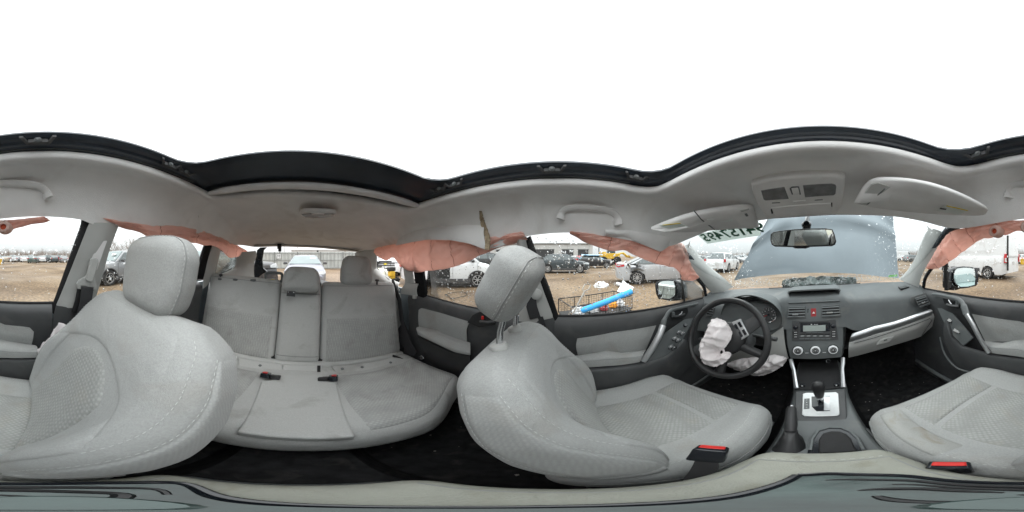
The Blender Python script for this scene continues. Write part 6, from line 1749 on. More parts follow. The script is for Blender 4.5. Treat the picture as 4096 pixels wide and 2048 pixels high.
# padded lid
lid, LS = softbox('lid', 'lid_vinyl', cc, (.012, .062, -.578), (.094, .155, .030), .026, (0, 0, .004), None, lambda p, abc: (p[0] * (1 - .10 * smooth((p[1] - .08) / .08)), p[1], p[2] - .008 * smooth((p[1] - .1) / .06)), (16, 22, 8))
ln = surf_line(LS, lambda t: (lerp(-.8, .8, t), .72, 1), 20, .0006)
MB().tube(ln, .0014, 5).build('lid_seam', 'seam', lid)
dashes([p + Vector((0, .006, 0)) for p in ln]).build('stitching', 'thread', lid)
for sg in (-1, 1):
    ln = surf_line(LS, lambda t: (sg * .82, lerp(-.9, .72, t), 1), 24, .0006)
    MB().tube(ln, .0014, 5).build('lid_seam', 'seam', lid)
# parking brake
pb = thing('parking_brake', 'black parking brake lever with leather boot beside the driver seat', 'brake lever', tuple(zL(760, 930, z=-.69)))
g0, g1 = zL(764, 850, z=-.655), zL(770, 715, z=-.60)
MB().tube([g0, g0.lerp(g1, .3), g0.lerp(g1, .9), g1], [.014, .0165, .0155, .012], 12).build('grip', 'leather', pb)
MB().tube([g1, g1 + (g1 - g0).normalized() * .006], .005, 10).build('release_button', 'silver_trim', pb)
rg = []
for t, w_, l_ in ((0, .030, .060), (.3, .024, .045), (.6, .019, .03), (1, .015, .018)):
    c = zL(762, 925, z=-.705).lerp(g0, t)
    rg.append([c + Vector((w_ * math.cos(R(a)) * (1 + .12 * math.sin(a * .3 + t * 9)), l_ * math.sin(R(a)), 0)) for a in range(0, 360, 18)])
MB().loft(rg).build('boot', 'leather', pb)
# the small stand the picture was taken from: dark rimmed glossy plate on the lid
ps = thing('camera_stand', 'flat glossy teal plate with dark raised rim lying on the console lid', 'stand', (.05, .04, -.545))
pl0 = [Vector((CAM_X - .012 + x, y, -.5425)) for x, y in ((-.030, .125), (.0, .128), (.045, .105), (.062, .065), (.075, .02), (.075, -.03), (.05, -.07), (.01, -.045), (-.035, .0), (-.042, .06))]
pl0 = crom(pl0 + [pl0[0]], 5)[:-1]
MB().slab(pl0, (0, 0, -.004)).build('plate', 'stand_teal', ps)
MB().tube(pl0 + [pl0[0]], .0065, 8, flat=(1, .7)).build('rim', 'gloss_black', ps)
pc0 = sum(pl0, Vector()) / len(pl0)
for k_, (q0, q1, s_) in enumerate(((2, 34, .78), (8, 40, .58), (0, 22, .38), (24, 48, .30))):
    MB().tube([pc0 + (p - pc0) * s_ + Vector((0, 0, .001)) for p in pl0[q0:q1]], [.0015 + .004 * math.sin(PI * i / (q1 - q0)) for i in range(len(pl0[q0:q1]))], 6).build('inner_ridge', 'black_trim', ps)
MB().lathe([(.024, 0), (.024, .006), (.014, .012), (.011, .05), (.010, .30)], 20, Matrix.Translation((CAM_X, 0, -.543))).build('post', 'stand_teal', ps)
# ================================================================== overhead things
# rear view mirror
mc = (at(1938, 585, y=.62) + at(2105, 610, y=.62)) / 2
mv = thing('rear_view_mirror', 'black framed rear view mirror hanging on the windshield', 'mirror', tuple(mc))
zO = zm(2900, 640, .31056)
target = Vector((-.45, -1, .02))
mn = ((Vector((CAM_X, 0, 0)) - mc).normalized() + Vector((-.55, -.83, -.12)).normalized()).normalized()
mo = [(582, 1030), (585, 960), (610, 930), (700, 912), (900, 890), (1100, 880), (1300, 878), (1385, 892), (1415, 960), (1435, 1050), (1420, 1090), (1380, 1108), (1100, 1118), (1040, 1140), (900, 1140), (870, 1122), (640, 1115), (600, 1090)]
G0 = [zO(a, b, pl=(mc, mn)) for a, b in mo]
gc = sum(G0, Vector()) / len(G0)
MB().loft([[gc + (p - gc) * s_ + Vector((0, 1, 0)) * d_ for p in G0] for s_, d_ in ((.965, -.003), (1.0, .002), (1.0, .012), (.9, .028), (.6, .036), (.1, .038))]).build('housing', 'black_trim', mv, ang=50)
gi = [(598, 1030), (602, 965), (622, 940), (700, 924), (900, 905), (1100, 897), (1295, 895), (1372, 905), (1396, 960), (1414, 1040), (1400, 1078), (1365, 1092), (1100, 1100), (870, 1104), (645, 1100), (612, 1080)]
gg = [zO(a, b, pl=(mc + mn * .0065, mn)) for a, b in gi]
MB().slab(gg, -mn * .002).build('mirror_glass', 'mirror', mv, smooth_=False)
a0, a1 = zO(1050, 840, y=.66), zO(1065, 725, y=.72)
MB().tube([gc + Vector((0, .03, .01)), a0, a1], [.012, .011, .009], 10).build('stem', 'gloss_black', mv)
MB().lathe([(.012, -.014), (.019, -.008), (.020, .006), (.012, .014)], 16, Matrix.Translation(a0) @ RX(60)).build('ball_joint', 'gloss_black', mv)
ft = plate('indicator_dots', 'gloss_black', [zO(900, 1118, pl=(mc + mn * .0068, mn)), zO(1060, 1118, pl=(mc + mn * .0068, mn)), zO(1040, 1136, pl=(mc + mn * .0068, mn)), zO(920, 1136, pl=(mc + mn * .0068, mn))], -mn * .002, mv, 0)

# overhead console with two map lamps
OR_ = Vector((-.018, .425, .2165)); OF = Vector((-.018, .585, .146))
od = (OF - OR_).normalized(); on = Vector((1, 0, 0)).cross(od)
if on.z > 0: on = -on
PLO = (OR_, on)
oh = thing('overhead_console', 'cream overhead console with two dark map lamps at the windshield header', 'lamp console', tuple(OR_))
def oc(a, b, h=0): return zO(a, b, pl=(OR_ + on * h, on))
base = [oc(a, b) for a, b in ((348, 320), (380, 292), (600, 235), (900, 200), (1200, 188), (1440, 188), (1520, 215), (1540, 260), (1500, 560), (1440, 670), (1390, 698), (1000, 722), (700, 742), (600, 738), (530, 700), (430, 560), (370, 420))]
bc0 = sum(base, Vector()) / len(base)
bl_ = crom(base + [base[0]], 3)[:-1]
MB().loft([[bc0 + (p - bc0) * s_ + on * d_ for p in bl_] for s_, d_ in ((1.02, -.02), (1.02, -.004), (1.0, .003), (.96, .006), (.90, .006))]).build('housing', 'visor', oh, ang=60)
for q in (((460, 395), (765, 348), (822, 505), (520, 525), (495, 510)), ((1002, 328), (1380, 306), (1425, 320), (1435, 345), (1425, 440), (1400, 458), (1030, 485))):
    o = MB().slab([oc(a, b, .0075) for a, b in q], -on * .006).build('map_lamp', 'lens', oh, bev=.002)
MB().slab([oc(a, b, .010) for a, b in ((850, 365), (950, 358), (968, 440), (875, 450))], -on * .006).build('roof_switch', 'visor', oh, bev=.003)
MB().tube([oc(a, b, .0075) for a, b in ((868, 440), (842, 365), (860, 352), (945, 346), (968, 440))], .0025, 6).build('switch_gap', 'dash_trim', oh)
MB().slab([oc(a, b, .0085) for a, b in ((872, 535), (1040, 520), (1045, 545), (880, 558))], -on * .006).build('latch_pad', 'visor', oh, bev=.002)
MB().slab([oc(a, b, .0095) for a, b in ((590, 622), (1385, 562), (1395, 690), (1000, 715), (650, 735))], -on * .008).build('glasses_door', 'visor', oh, bev=.003)
for q in (((588, 640), (606, 636), (618, 690), (600, 694)), ((1366, 560), (1383, 558), (1383, 602), (1370, 604))):
    MB().slab([oc(a, b, .0105) for a, b in q], -on * .004).build('door_gap', 'black_trim', oh)
for (a, b) in ((650, 552), (1200, 515)):
    MB().slab([oc(a - 45, b, .0072), oc(a + 60, b - 6, .0072), oc(a + 60, b + 3, .0072), oc(a - 45, b + 9, .0072)], -on * .002).build('speaker_slot', 'dash_trim', oh)

# sun visors
def visor(label, q, zs, clipq, lab):
    t = thing('sun_visor', label, 'sun visor', tuple(q[0]), 'sun visors')
    lp_ = crom(q + [q[0]], 4)[:-1]
    c = sum(lp_, Vector()) / len(lp_)
    n = (lp_[len(lp_) // 3] - lp_[0]).cross(lp_[2 * len(lp_) // 3] - lp_[0]).normalized()
    if n.z > 0: n = -n
    MB().loft([[c + (p - c) * s_ + n * d_ for p in lp_] for s_, d_ in ((.95, -.010), (1.0, -.005), (1.0, .004), (.965, .009), (.90, .011), (.5, .013))]).build('pad', 'visor', t, ang=70)
    return t, c, n
qL = [at(1638, 574, z=.128), at(1690, 553, z=.150), at(1750, 535, z=.168), at(1830, 521, z=.185), at(1888, 517, z=.192), at(1898, 530, z=.182), at(1908, 562, z=.150), at(1900, 570, z=.142), at(1830, 573, z=.138), at(1745, 580, z=.125), at(1680, 580, z=.115)]
vl, vc, vn = visor('driver sun visor with yellow warning label and mirror cover, folded up', qL, None, None, None)
def vz(zf_, a, b, h): return zf_(a, b, pl=(vc + vn * h, vn))
MB().slab([vz(z4, 740, 585, .0145), vz(z4, 800, 570, .0145), vz(z4, 850, 660, .0145), vz(z4, 795, 680, .0145)], -vn * .006).build('visor_clip', 'pillar_trim', vl, bev=.003)
MB().slab([vz(z4, 768, 605, .0155), vz(z4, 785, 600, .0155), vz(z4, 822, 660, .0155), vz(z4, 806, 668, .0155)], -vn * .003).build('clip_slot', 'dash_trim', vl, bev=.001)
MB().slab([vz(z4, 530, 642, .0142), vz(z4, 715, 628, .0142), vz(z4, 730, 650, .0142), vz(z4, 560, 662, .0142)], -vn * .002).build('warning_label', 'paper', vl, smooth_=False)
MB().slab([vz(z4, 215, 680, .0142), vz(z4, 355, 665, .0142), vz(z4, 425, 695, .0142), vz(z4, 280, 700, .0142)], -vn * .002).build('warning_label', 'paper', vl, smooth_=False)
MB().slab([vz(z4, 240, 676, .0147), vz(z4, 352, 664, .0147), vz(z4, 362, 668, .0147), vz(z4, 255, 680, .0147)], -vn * .001).build('label_stripe', 'yellow_label', vl, smooth_=False)
MB().tube([vz(z4, 445, 585, .014), vz(z4, 490, 640, .014), vz(z4, 575, 705, .013)], .0022, 5).build('mirror_cover_edge', 'dash_trim', vl)
qR = [at(2150, 508, z=.152), at(2158, 492, z=.165), at(2175, 465, z=.188), at(2202, 449, z=.197), at(2260, 448, z=.193), at(2340, 460, z=.176), at(2420, 488, z=.152), at(2478, 519, z=.128), at(2482, 530, z=.122), at(2465, 540, z=.118), at(2380, 538, z=.125), at(2290, 531, z=.135), at(2200, 520, z=.146)]
vr, vc, vn = visor('front passenger sun visor with a warning label, folded up beside the overhead console', qR, None, None, None)
MB().slab([vz(z6, 455, 415, .0145), vz(z6, 500, 400, .0145), vz(z6, 590, 430, .0145), vz(z6, 430, 550, .0145), vz(z6, 360, 540, .0145)], -vn * .006).build('visor_clip', 'pillar_trim', vr, bev=.004)
MB().slab([vz(z6, 545, 440, .0155), vz(z6, 552, 446, .0155), vz(z6, 440, 545, .0155), vz(z6, 425, 548, .0155)], -vn * .003).build('clip_slot', 'dash_trim', vr, bev=.001)
MB().slab([vz(z6, 940, 548, .0142), vz(z6, 1095, 580, .0142), vz(z6, 1020, 612, .0142), vz(z6, 885, 585, .0142)], -vn * .002).build('warning_label', 'paper', vr, smooth_=False)
MB().slab([vz(z6, 950, 548, .0147), vz(z6, 1092, 578, .0147), vz(z6, 1078, 586, .0147), vz(z6, 940, 556, .0147)], -vn * .001).build('label_stripe', 'yellow_label', vr, smooth_=False)
MB().slab([vz(z6, 905, 565, .0147), vz(z6, 945, 572, .0147), vz(z6, 938, 580, .0147), vz(z6, 898, 574, .0147)], -vn * .001).build('label_print', 'dark_trim', vr, smooth_=False)

# grab handles
def handle(label, pts, r, group, cat='grab handle'):
    P = crom(pts, 6); n = len(P)
    o = MB().tube(P, [r * (1.15 if i < 4 or i > n - 5 else .9) for i in range(n)], 10, flat=(.7, 1.3)).build('grab_handle', 'visor')
    return tag(origin(o, P[0]), label, cat, group)
handle('curved grab handle above the driver window', [at(1410, 552, x=-.540), at(1414, 535, x=-.540), at(1428, 525, x=-.532), at(1460, 522, x=-.528), at(1500, 525, x=-.528), at(1535, 532, x=-.532), at(1552, 545, x=-.540), at(1556, 566, x=-.540)], .0125, 'grab handles')
handle('curved grab handle above the front passenger window', [at(2538, 498, x=.540), at(2540, 480, x=.540), at(2552, 466, x=.532), at(2576 + 5, 462, x=.528), at(2576 + 50, 462, x=.528), at(2576 + 95, 468, x=.532), at(2576 + 115, 480, x=.540), at(2576 + 122, 498, x=.540)], .0125, 'grab handles')
handle('folded grab handle above the rear window behind the passenger', [at(496, 545, x=.565), at(510, 538, x=.558), at(540, 556, x=.560), at(552, 568, x=.566)], .012, 'grab handles')
handle('folded grab handle above the rear window behind the driver', [at(1012, 552, x=-.565), at(1030, 540, x=-.556), at(1060, 534, x=-.554), at(1085, 530, x=-.560)], .012, 'grab handles')

# rear dome lamp
dc = (at(755, 532, z=.215) + at(845, 540, z=.215)) / 2
dm = thing('dome_lamp', 'oval dome lamp with dark chrome lens in the rear headliner', 'lamp', tuple(dc))
PLD = (Vector((dc.x, dc.y, .2135)), Vector((0, -.08, -1)).normalized())
zP = zm(800, 480, .5964)
ov = [zP(a, b, pl=PLD) for a, b in ((668, 618), (700, 608), (790, 607), (880, 612), (912, 625), (905, 645), (870, 656), (790, 660), (710, 654), (680, 640))]
oc0 = sum(ov, Vector()) / len(ov); ov = crom(ov + [ov[0]], 4)[:-1]
MB().loft([[oc0 + (p - oc0) * s_ + Vector((0, 0, d_)) for p in ov] for s_, d_ in ((1.02, .01), (1.02, -.003), (.98, -.007), (.9, -.008))]).build('bezel', 'visor', dm, ang=60)
ln_ = [zP(a, b, pl=(PLD[0] + Vector((0, 0, -.009)), PLD[1])) for a, b in ((680, 632), (745, 626), (750, 632), (830, 634), (835, 628), (900, 630), (895, 645), (850, 655), (760, 656), (705, 648))]
MB().slab(ln_, (0, 0, -.003)).build('lens', 'lens', dm, bev=.001)
MB().slab([zP(a, b, pl=(PLD[0] + Vector((0, 0, -.009)), PLD[1])) for a, b in ((748, 617), (832, 620), (830, 630), (750, 629))], (0, 0, -.004)).build('switch', 'visor', dm, bev=.001)

# ================================================================== curtain airbags
def curtain(label, up, lo, sg, seams, bul, seed, n=90, m=14, extra=None):
    A = crom(up, 6); B = crom(lo, 6)
    def f(a, b):
        k = 1.0
        ph = interp([0] + seams + [1], list(range(len(seams) + 2)), a)
        fr = ph - math.floor(ph)
        puff = (math.sin(PI * fr) ** .5 if 0 < fr < 1 else 0)
        x = bul * math.sin(PI * min(1, max(0, b))) ** .7 * (.55 + .45 * puff) + .010 * nz((a * 14 + seed, b * 3, 1)) * math.sin(PI * b) + .006 * nz((a * 40 + seed, b * 9, 5))
        wr = abs(nz((a * 16 + seed + b * 3, b * 2.2, 2))) + .5 * abs(nz((a * 34 + seed - b * 5, b * 3.5, 6)))
        x -= .022 * wr * math.sin(PI * min(1, max(0, b))) ** .5
        return Vector((-sg * x, .004 * nz((a * 25 + seed, b * 6, 3)), .005 * nz((a * 18 + seed, b * 4, 8)) * b))
    o = MB().sheet(A, B, n, m, .012, f, (-sg, 0, 0)).build('curtain_airbag', 'airbag_pink', None, ang=60)
    tag(origin(o, A[0]), label, 'airbag', 'curtain airbags')
    sm = MB()
    for s_ in seams:
        path = [A_.lerp(B_, j / 10) + f(s_, j / 10) + Vector((-sg * .0015, 0, 0)) for j in range(11) for A_, B_ in ((polyat(A, s_), polyat(B, s_)),)]
        L_ = root_loc(o)
        MB().tube(path, .0018, 5).build('seam', 'airbag_seam', o)
    return o
mat('airbag_seam', (0.60, 0.34, 0.28), 0.9, spec=0.1, var=(40, 0.2))
# left front
curtain('pink curtain airbag sagging over the driver window towards the windshield pillar',
        [zC(-450, 78, x=-.578), zC(-280, 95, x=-.58), zC(-110, 110, x=-.585), zC(100, 130, x=-.59), zC(350, 190, x=-.592), zC(600, 250, x=-.60), zC(800, 260, x=-.61), zC(930, 215, x=-.615), zC(1040, 290, x=-.625), zC(1100, 500, x=-.645), zC(1200, 660, x=-.66)],
        [zC(-450, 108, x=-.582), zC(-330, 170, x=-.586), zC(-200, 238, x=-.59), zC(-80, 282, x=-.596), zC(40, 318, x=-.60), zC(130, 335, x=-.60), zC(270, 320, x=-.60), zC(370, 378, x=-.605), zC(600, 472, x=-.61), zC(760, 520, x=-.62), zC(900, 548, x=-.63), zC(1000, 640, x=-.65), zC(1010, 705, x=-.66), zC(1130, 716, x=-.668), zC(1190, 692, x=-.67)], -1, [.20, .36, .50, .62, .74, .87], .030, 1)
# left rear
curtain('large pink curtain airbag bulging over the window behind the driver',
        [z3(195, 400, x=-.60), z3(300, 360, x=-.60), z3(520, 330, x=-.60), z3(800, 290, x=-.60), z3(1040, 235, x=-.60), z3(1250, 200, x=-.60), z3(1500, 230, x=-.60), zf(380, 790, x=-.598), zf(520, 760, x=-.596), zf(660, 745, x=-.592)],
        [z3(188, 515, x=-.61), z3(340, 605, x=-.615), z3(450, 555, x=-.618), z3(540, 600, x=-.62), z3(640, 725, x=-.625), z3(820, 805, x=-.63), z3(1000, 800, x=-.63), z3(1200, 770, x=-.63), z3(1420, 740, x=-.63), z3(1700, 645, x=-.625), zf(450, 868, x=-.615), zf(570, 835, x=-.605), zf(685, 800, x=-.598)], -1, [.10, .22, .34, .46, .58, .70, .82, .92], .045, 4, 110, 18)
# right front
zE2 = zE
curtain('pink curtain airbag hanging over the front passenger window, with two fixing rings',
        [zE(215, 545, x=.66), zE(290, 400, x=.645), zE(380, 250, x=.63), zE(480, 120, x=.615), zE(600, 60, x=.605), zE(800, 20, x=.60), zE(1050, -40, x=.59), zE(1300, -60, x=.585), z7w(0, -60, x=.585), z7w(250, -75, x=.585), z7w(560, -110, x=.585)],
        [zE(235, 570, x=.665), zE(345, 560, x=.66), zE(440, 510, x=.65), zE(560, 425, x=.64), zE(740, 290, x=.62), zE(900, 180, x=.61), zE(1010, 168, x=.605), zE(1190, 130, x=.60), zE(1340, 82, x=.595), z7w(0, 80, x=.595), z7w(110, 95, x=.595), z7w(190, 40, x=.594), z7w(370, 0, x=.592), z7w(640, -60, x=.59)], 1, [.12, .25, .38, .5, .68, .84], .028, 7)
# fixing rings of the right curtain
RING = []
for (q, lab) in ((zE(1085, 78, x=.560), 'pale fixing ring'), (z7w(40, 22, x=.558), 'pale fixing ring')):
    o_ = [ob for ob in CARTOP if ob.name.startswith('curtain_airbag')][-1]
    Mx = Matrix.Translation(q) @ RY(-90)
    RING.append((q, Mx, o_))
mat('airbag_ring', (0.72, 0.56, 0.50), 0.8, spec=0.2, var=(30, 0.08), trans=(0.3, (0.8, 0.5, 0.4)))
mat('airbag_hole', (0.50, 0.10, 0.05), 0.8, spec=0.2, var=(30, 0.2))
for q, Mx, o_ in RING:
    r_ = MB().lathe([(.026, -.03), (.023, -.004), (.018, .003), (.011, .004), (.010, -.006)], 22, Mx @ Matrix.Diagonal((.95, 1.1, 1, 1)), False).build('fixing_ring', 'airbag_ring', o_)
    MB().lathe([(.0101, -.006), (0, -.0065)], 18, Mx @ Matrix.Diagonal((.95, 1.1, 1, 1))).build('ring_hole', 'airbag_hole', r_)
# right rear
curtain('pink curtain airbag strip above the window behind the front passenger headrest',
        [z1(670, 655, x=.592), z1(780, 672, x=.595), z1(900, 690, x=.597), z1(1000, 700, x=.60), z1(1200, 705, x=.60), z1(1350, 735, x=.602), z1(1500, 790, x=.604), z1(1600, 845, x=.606), z1(1650, 875, x=.606)],
        [z1(672, 668, x=.598), z1(780, 706, x=.60), z1(920, 745, x=.604), z1(1020, 790, x=.606), z1(1150, 805, x=.61), z1(1250, 815, x=.612), z1(1370, 838, x=.614), z1(1440, 845, x=.614), z1(1500, 880, x=.614), z1(1545, 922, x=.612), z1(1600, 915, x=.61), z1(1652, 890, x=.61)], 1, [.2, .4, .55, .68, .80, .9], .030, 11)
# ================================================================== vehicles and clutter in the yard
KINDS = {
 # L, W, wheel r, axles (front,rear from centre), clear, profile hood..: list (y, ztop) front->rear ; greenhouse (ybase_f, yroof_f, yroof_r, ybase_r), belt, roof, wroof
 'sedan':  dict(L=4.62, W=1.80, wr=.33, ax=(1.38, -1.32), cl=.20, top=[(2.31, .58), (2.22, .74), (1.9, .84), (1.0, .97), (.6, .98), (-1.3, 1.02), (-2.0, 1.06), (-2.25, 1.02), (-2.31, .80)], gh=(1.02, .30, -.85, -1.75), belt=.97, roof=1.42, wr_=.60),
 'hatch':  dict(L=4.16, W=1.79, wr=.335, ax=(1.30, -1.30), cl=.22, top=[(2.08, .62), (2.0, .80), (1.75, .90), (1.0, 1.02), (.6, 1.04), (-1.3, 1.12), (-1.9, 1.10), (-2.05, .95), (-2.08, .75)], gh=(1.0, .30, -1.25, -1.95), belt=1.03, roof=1.54, wr_=.60),
 'suv':    dict(L=4.70, W=1.87, wr=.37, ax=(1.42, -1.33), cl=.25, top=[(2.35, .68), (2.27, .90), (2.0, 1.02), (1.1, 1.12), (.7, 1.13), (-1.5, 1.18), (-2.2, 1.16), (-2.33, 1.0), (-2.35, .8)], gh=(1.05, .35, -1.7, -2.25), belt=1.12, roof=1.68, wr_=.64),
 'compactvan': dict(L=4.42, W=1.83, wr=.33, ax=(1.32, -1.34), cl=.22, top=[(2.21, .62), (2.12, .84), (1.85, .98), (1.3, 1.10), (.9, 1.12), (-1.6, 1.14), (-2.1, 1.14), (-2.19, 1.0), (-2.21, .75)], gh=(1.42, .62, -2.05, -2.19), belt=1.12, roof=1.84, wr_=.72),
 'cargovan': dict(L=5.9, W=2.06, wr=.37, ax=(1.95, -1.70), cl=.28, top=[(2.95, .75), (2.85, 1.0), (2.6, 1.2), (2.2, 1.38), (1.8, 1.42), (-2.4, 1.42), (-2.9, 1.42), (-2.94, 1.2), (-2.95, .9)], gh=(2.15, 1.45, -2.90, -2.94), belt=1.40, roof=2.62, wr_=.90),
 'pickup': dict(L=5.4, W=1.90, wr=.40, ax=(1.65, -1.60), cl=.35, top=[(2.70, .80), (2.62, 1.08), (2.4, 1.16), (1.2, 1.22), (.9, 1.22), (-2.2, 1.24), (-2.6, 1.24), (-2.68, 1.1), (-2.70, .8)], gh=(1.2, .55, -.75, -1.05), belt=1.20, roof=1.80, wr_=.66),
}
_rim_cache = {}
def wheel(parent, c, r, sg, Mw, flat=0, rim=True, spokes=10):
    w = .21
    Mx = Matrix.Translation(c) @ RY(90 * sg)
    prof = [(r * .62, -w / 2), (r * .80, -w / 2), (r * .95, -w * .46), (r, -w * .34), (r, w * .34), (r * .95, w * .46), (r * .80, w / 2), (r * .66, w * .48), (r * .64, w * .30)]
    o = MB().lathe(prof, 28, Mw @ Mx, False).build('wheel', 'tyre', parent, ang=50)
    if rim:
        mb = MB()
        mb.lathe([(r * .66, w * .30), (r * .66, w * .47), (r * .60, w * .47), (r * .58, w * .20)], 28, Mw @ Mx, False)
        for k in range(spokes):
            a = 360 / spokes * k
            mb.box((r * .36, 0, w * .36), (r * .52, r * .085, w * .10), Mw @ Mx @ RZ(a))
        mb.lathe([(r * .16, w * .30), (r * .15, w * .44), (0, w * .45)], 14, Mw @ Mx)
        mb.build('rim', 'alloy', o, ang=40)
        MB().lathe([(r * .64, w * .12), (0, w * .12)], 20, Mw @ Mx).build('brake_disc', 'under', o)
    return o
def vehicle(kind, label, cat, p, head, col_, group='vehicles in the yard', detail=2, name='parked_car', glass='car_glass', roof_mat=None, dent=None, rims=True, spokes=10, trim_low=False):
    """p: ground point (x,y); head: compass heading of its nose in degrees from straight ahead, clockwise"""
    K_ = KINDS[kind]
    Mw = Matrix.Translation((p[0], p[1], 0)) @ RZ(-head)
    t = thing(name, label, cat, (p[0], p[1], 0), group, False)
    L, W = K_['L'], K_['W']; hw = W / 2
    ys = [K_['top'][0][0] - (L) * i / (92 if detail else 46) for i in range((92 if detail else 46) + 1)]
    ty = [q[0] for q in K_['top']][::-1]; tz = [q[1] for q in K_['top']][::-1]
    rings = []
    for y in ys:
        zt = interp(ty, tz, y)
        e = min((ty[-1] - y), (y - ty[0]))
        w = hw * (1 - .16 * (1 - smooth(e / .38)) ** 1.5)
        zb = K_['cl'] + .10 * (1 - smooth(e / .35))
        za = zb
        for a in K_['ax']:
            d = abs(y - a); ra = K_['wr'] * 1.17
            if d < ra: za = max(za, K_['wr'] + math.sqrt(ra * ra - d * d) - .0)
        za = min(za, zt - .10)
        half_ = [(0, zt + .015), (w * .5, zt + .012), (w * .80, zt - .005), (w * .95, zt - .05), (w * .985, max(zt - .13, za)), (w, max(lerp(zt, K_['cl'], .35), za)), (w * 1.0, max(lerp(zt, K_['cl'], .62), za)), (w * .975, max(zb + .10, za)), (w * .955, za)]
        if dent: half_ = [dent(x_, y, z_) for x_, z_ in half_]
        ring = [(-x_, y, z_) for x_, z_ in half_[::-1]] + [(x_, y, z_) for x_, z_ in half_[1:]]
        rings.append(ring)
    mb = MB(); o_ = 0
    mb.grid(rings, M=Mw)
    m = len(rings[0])
    mb.f.append(tuple(range(m))); mb.f.append(tuple((len(rings) - 1) * m + i for i in range(m))[::-1])
    body = mb.build('body', 'paint_' + col_, t, ang=38)
    MB().box((0, 0, K_['cl'] + .16), (W * .86, L * .90, .26), Mw).build('underbody', 'under', t)
    for a in K_['ax']:
        MB().box((0, a, K_['wr'] + .12), (W * .88, K_['wr'] * 2.2, K_['wr'] * 1.4), Mw).build('wheel_well', 'under', t)
    # greenhouse
    yf, rf, rr_, yr = K_['gh']; bz, rz = K_['belt'], K_['roof']; wr_ = K_['wr_']; wb = hw * .93
    def gw(z): return lerp(wb, wr_, max(0, min(1, (z - bz) / (rz - bz))) ** 1.15)
    def roofz(y):
        if y > rf: return lerp(rz - .03, bz, ((y - rf) / (yf - rf)))
        if y < rr_: return lerp(rz - .03, bz, ((rr_ - y) / max(.01, rr_ - yr)))
        k = (y - rr_) / (rf - rr_); return rz - .03 + .03 * math.sin(PI * k)
    gy = [lerp(yf, yr, i / 30) for i in range(31)]
    rings = []
    for y in gy:
        z = max(roofz(y), bz + .004); w = gw(z)
        half_ = [(0, z + .012), (w * .6, z + .006), (w * .93, z - .012), (w + .0, z - .05 if z - .05 > bz else bz - .01), (lerp(w, wb, .5), lerp(max(z - .05, bz), bz - .06, .5)), (wb, bz - .06)]
        rings.append([(-a, y, b) for a, b in half_[::-1]] + [(a, y, b) for a, b in half_[1:]])
    mb = MB(); mb.grid(rings, M=Mw); m = len(rings[0])
    mb.f.append(tuple(range(m))); mb.f.append(tuple(30 * m + i for i in range(m))[::-1])
    mb.build('roof', roof_mat or 'paint_' + col_, t, ang=35)
    # glass
    def wpt(sg, y, z, o=.012): return Mw @ Vector((sg * (gw(z) + o), y, z))
    lo, hi = bz + .03, rz - .12
    def fy(z): return lerp(yf, rf, (z - bz) / (rz - .03 - bz))
    def ry(z): return lerp(yr, rr_, (z - bz) / (rz - .03 - bz))
    van = kind in ('cargovan',)
    splits = {'sedan': (-.18,), 'hatch': (-.15,), 'suv': (-.10, -1.15), 'compactvan': (.25,), 'cargovan': (1.05,), 'pickup': (-.1,)}[kind]
    yA, yB = fy(lo) - .16, ry(lo) + .14; yA2, yB2 = fy(hi) - .10, ry(hi) + .10
    edges = [(yA, yA2)] + [(s_, s_) for s_ in splits] + [(yB, yB2)]
    for sg in (-1, 1):
        for i, (e0, e1) in enumerate(zip(edges, edges[1:])):
            if van and i > 0: continue
            if kind == 'compactvan' and i > 0 and sg > 0: continue
            g_ = .035 if i else 0
            q = [wpt(sg, e0[0] - g_, lo), wpt(sg, e1[0] + .035, lo), wpt(sg, e1[1] + .035, hi), wpt(sg, e0[1] - g_, hi)]
            if e0[0] - e1[0] < .2: continue
            mb = MB(); q2 = [a - (Mw.to_3x3() @ Vector((sg * .02, 0, 0))) for a in q]
            mb.add(q + q2, [(0, 1, 2, 3), (4, 7, 6, 5), (0, 4, 5, 1), (1, 5, 6, 2), (2, 6, 7, 3), (3, 7, 4, 0)])
            mb.build('side_window', glass, t, smooth_=False)
    def cross(y, z, fr, off): return [Mw @ Vector((s_ * (gw(z) - .07), y + off * .3, z + .018)) for s_ in (-1, 1)]
    za_, zb_ = bz + .02, rz - .07
    for nm, f_, sg_ in (('windshield', fy, 1), ('rear_window', ry, -1)):
        if nm == 'rear_window' and kind in ('cargovan',): continue
        A_ = cross(f_(za_), za_, 1, sg_ * .05); B_ = cross(f_(zb_), zb_, 1, sg_ * .05)
        mb = MB(); q = [A_[0], A_[1], B_[1], B_[0]]; off = Mw.to_3x3() @ Vector((0, -sg_ * .02, -.02))
        mb.add(q + [a + off for a in q], [(0, 1, 2, 3), (4, 7, 6, 5), (0, 4, 5, 1), (1, 5, 6, 2), (2, 6, 7, 3), (3, 7, 4, 0)])
        mb.build(nm, glass if nm == 'rear_window' else ('car_glass_sky' if detail else glass), t, smooth_=False)
    # wheels
    for a in K_['ax']:
        for sg in (-1, 1):
            wheel(t, (sg * (hw - .105), a, K_['wr']), K_['wr'], sg, Mw, rim=rims and detail > 0 or detail == 0, spokes=spokes if detail else 5)
    # lamps
    yF, yR = ty[-1], ty[0]
    zh = interp(ty, tz, yF - .2)
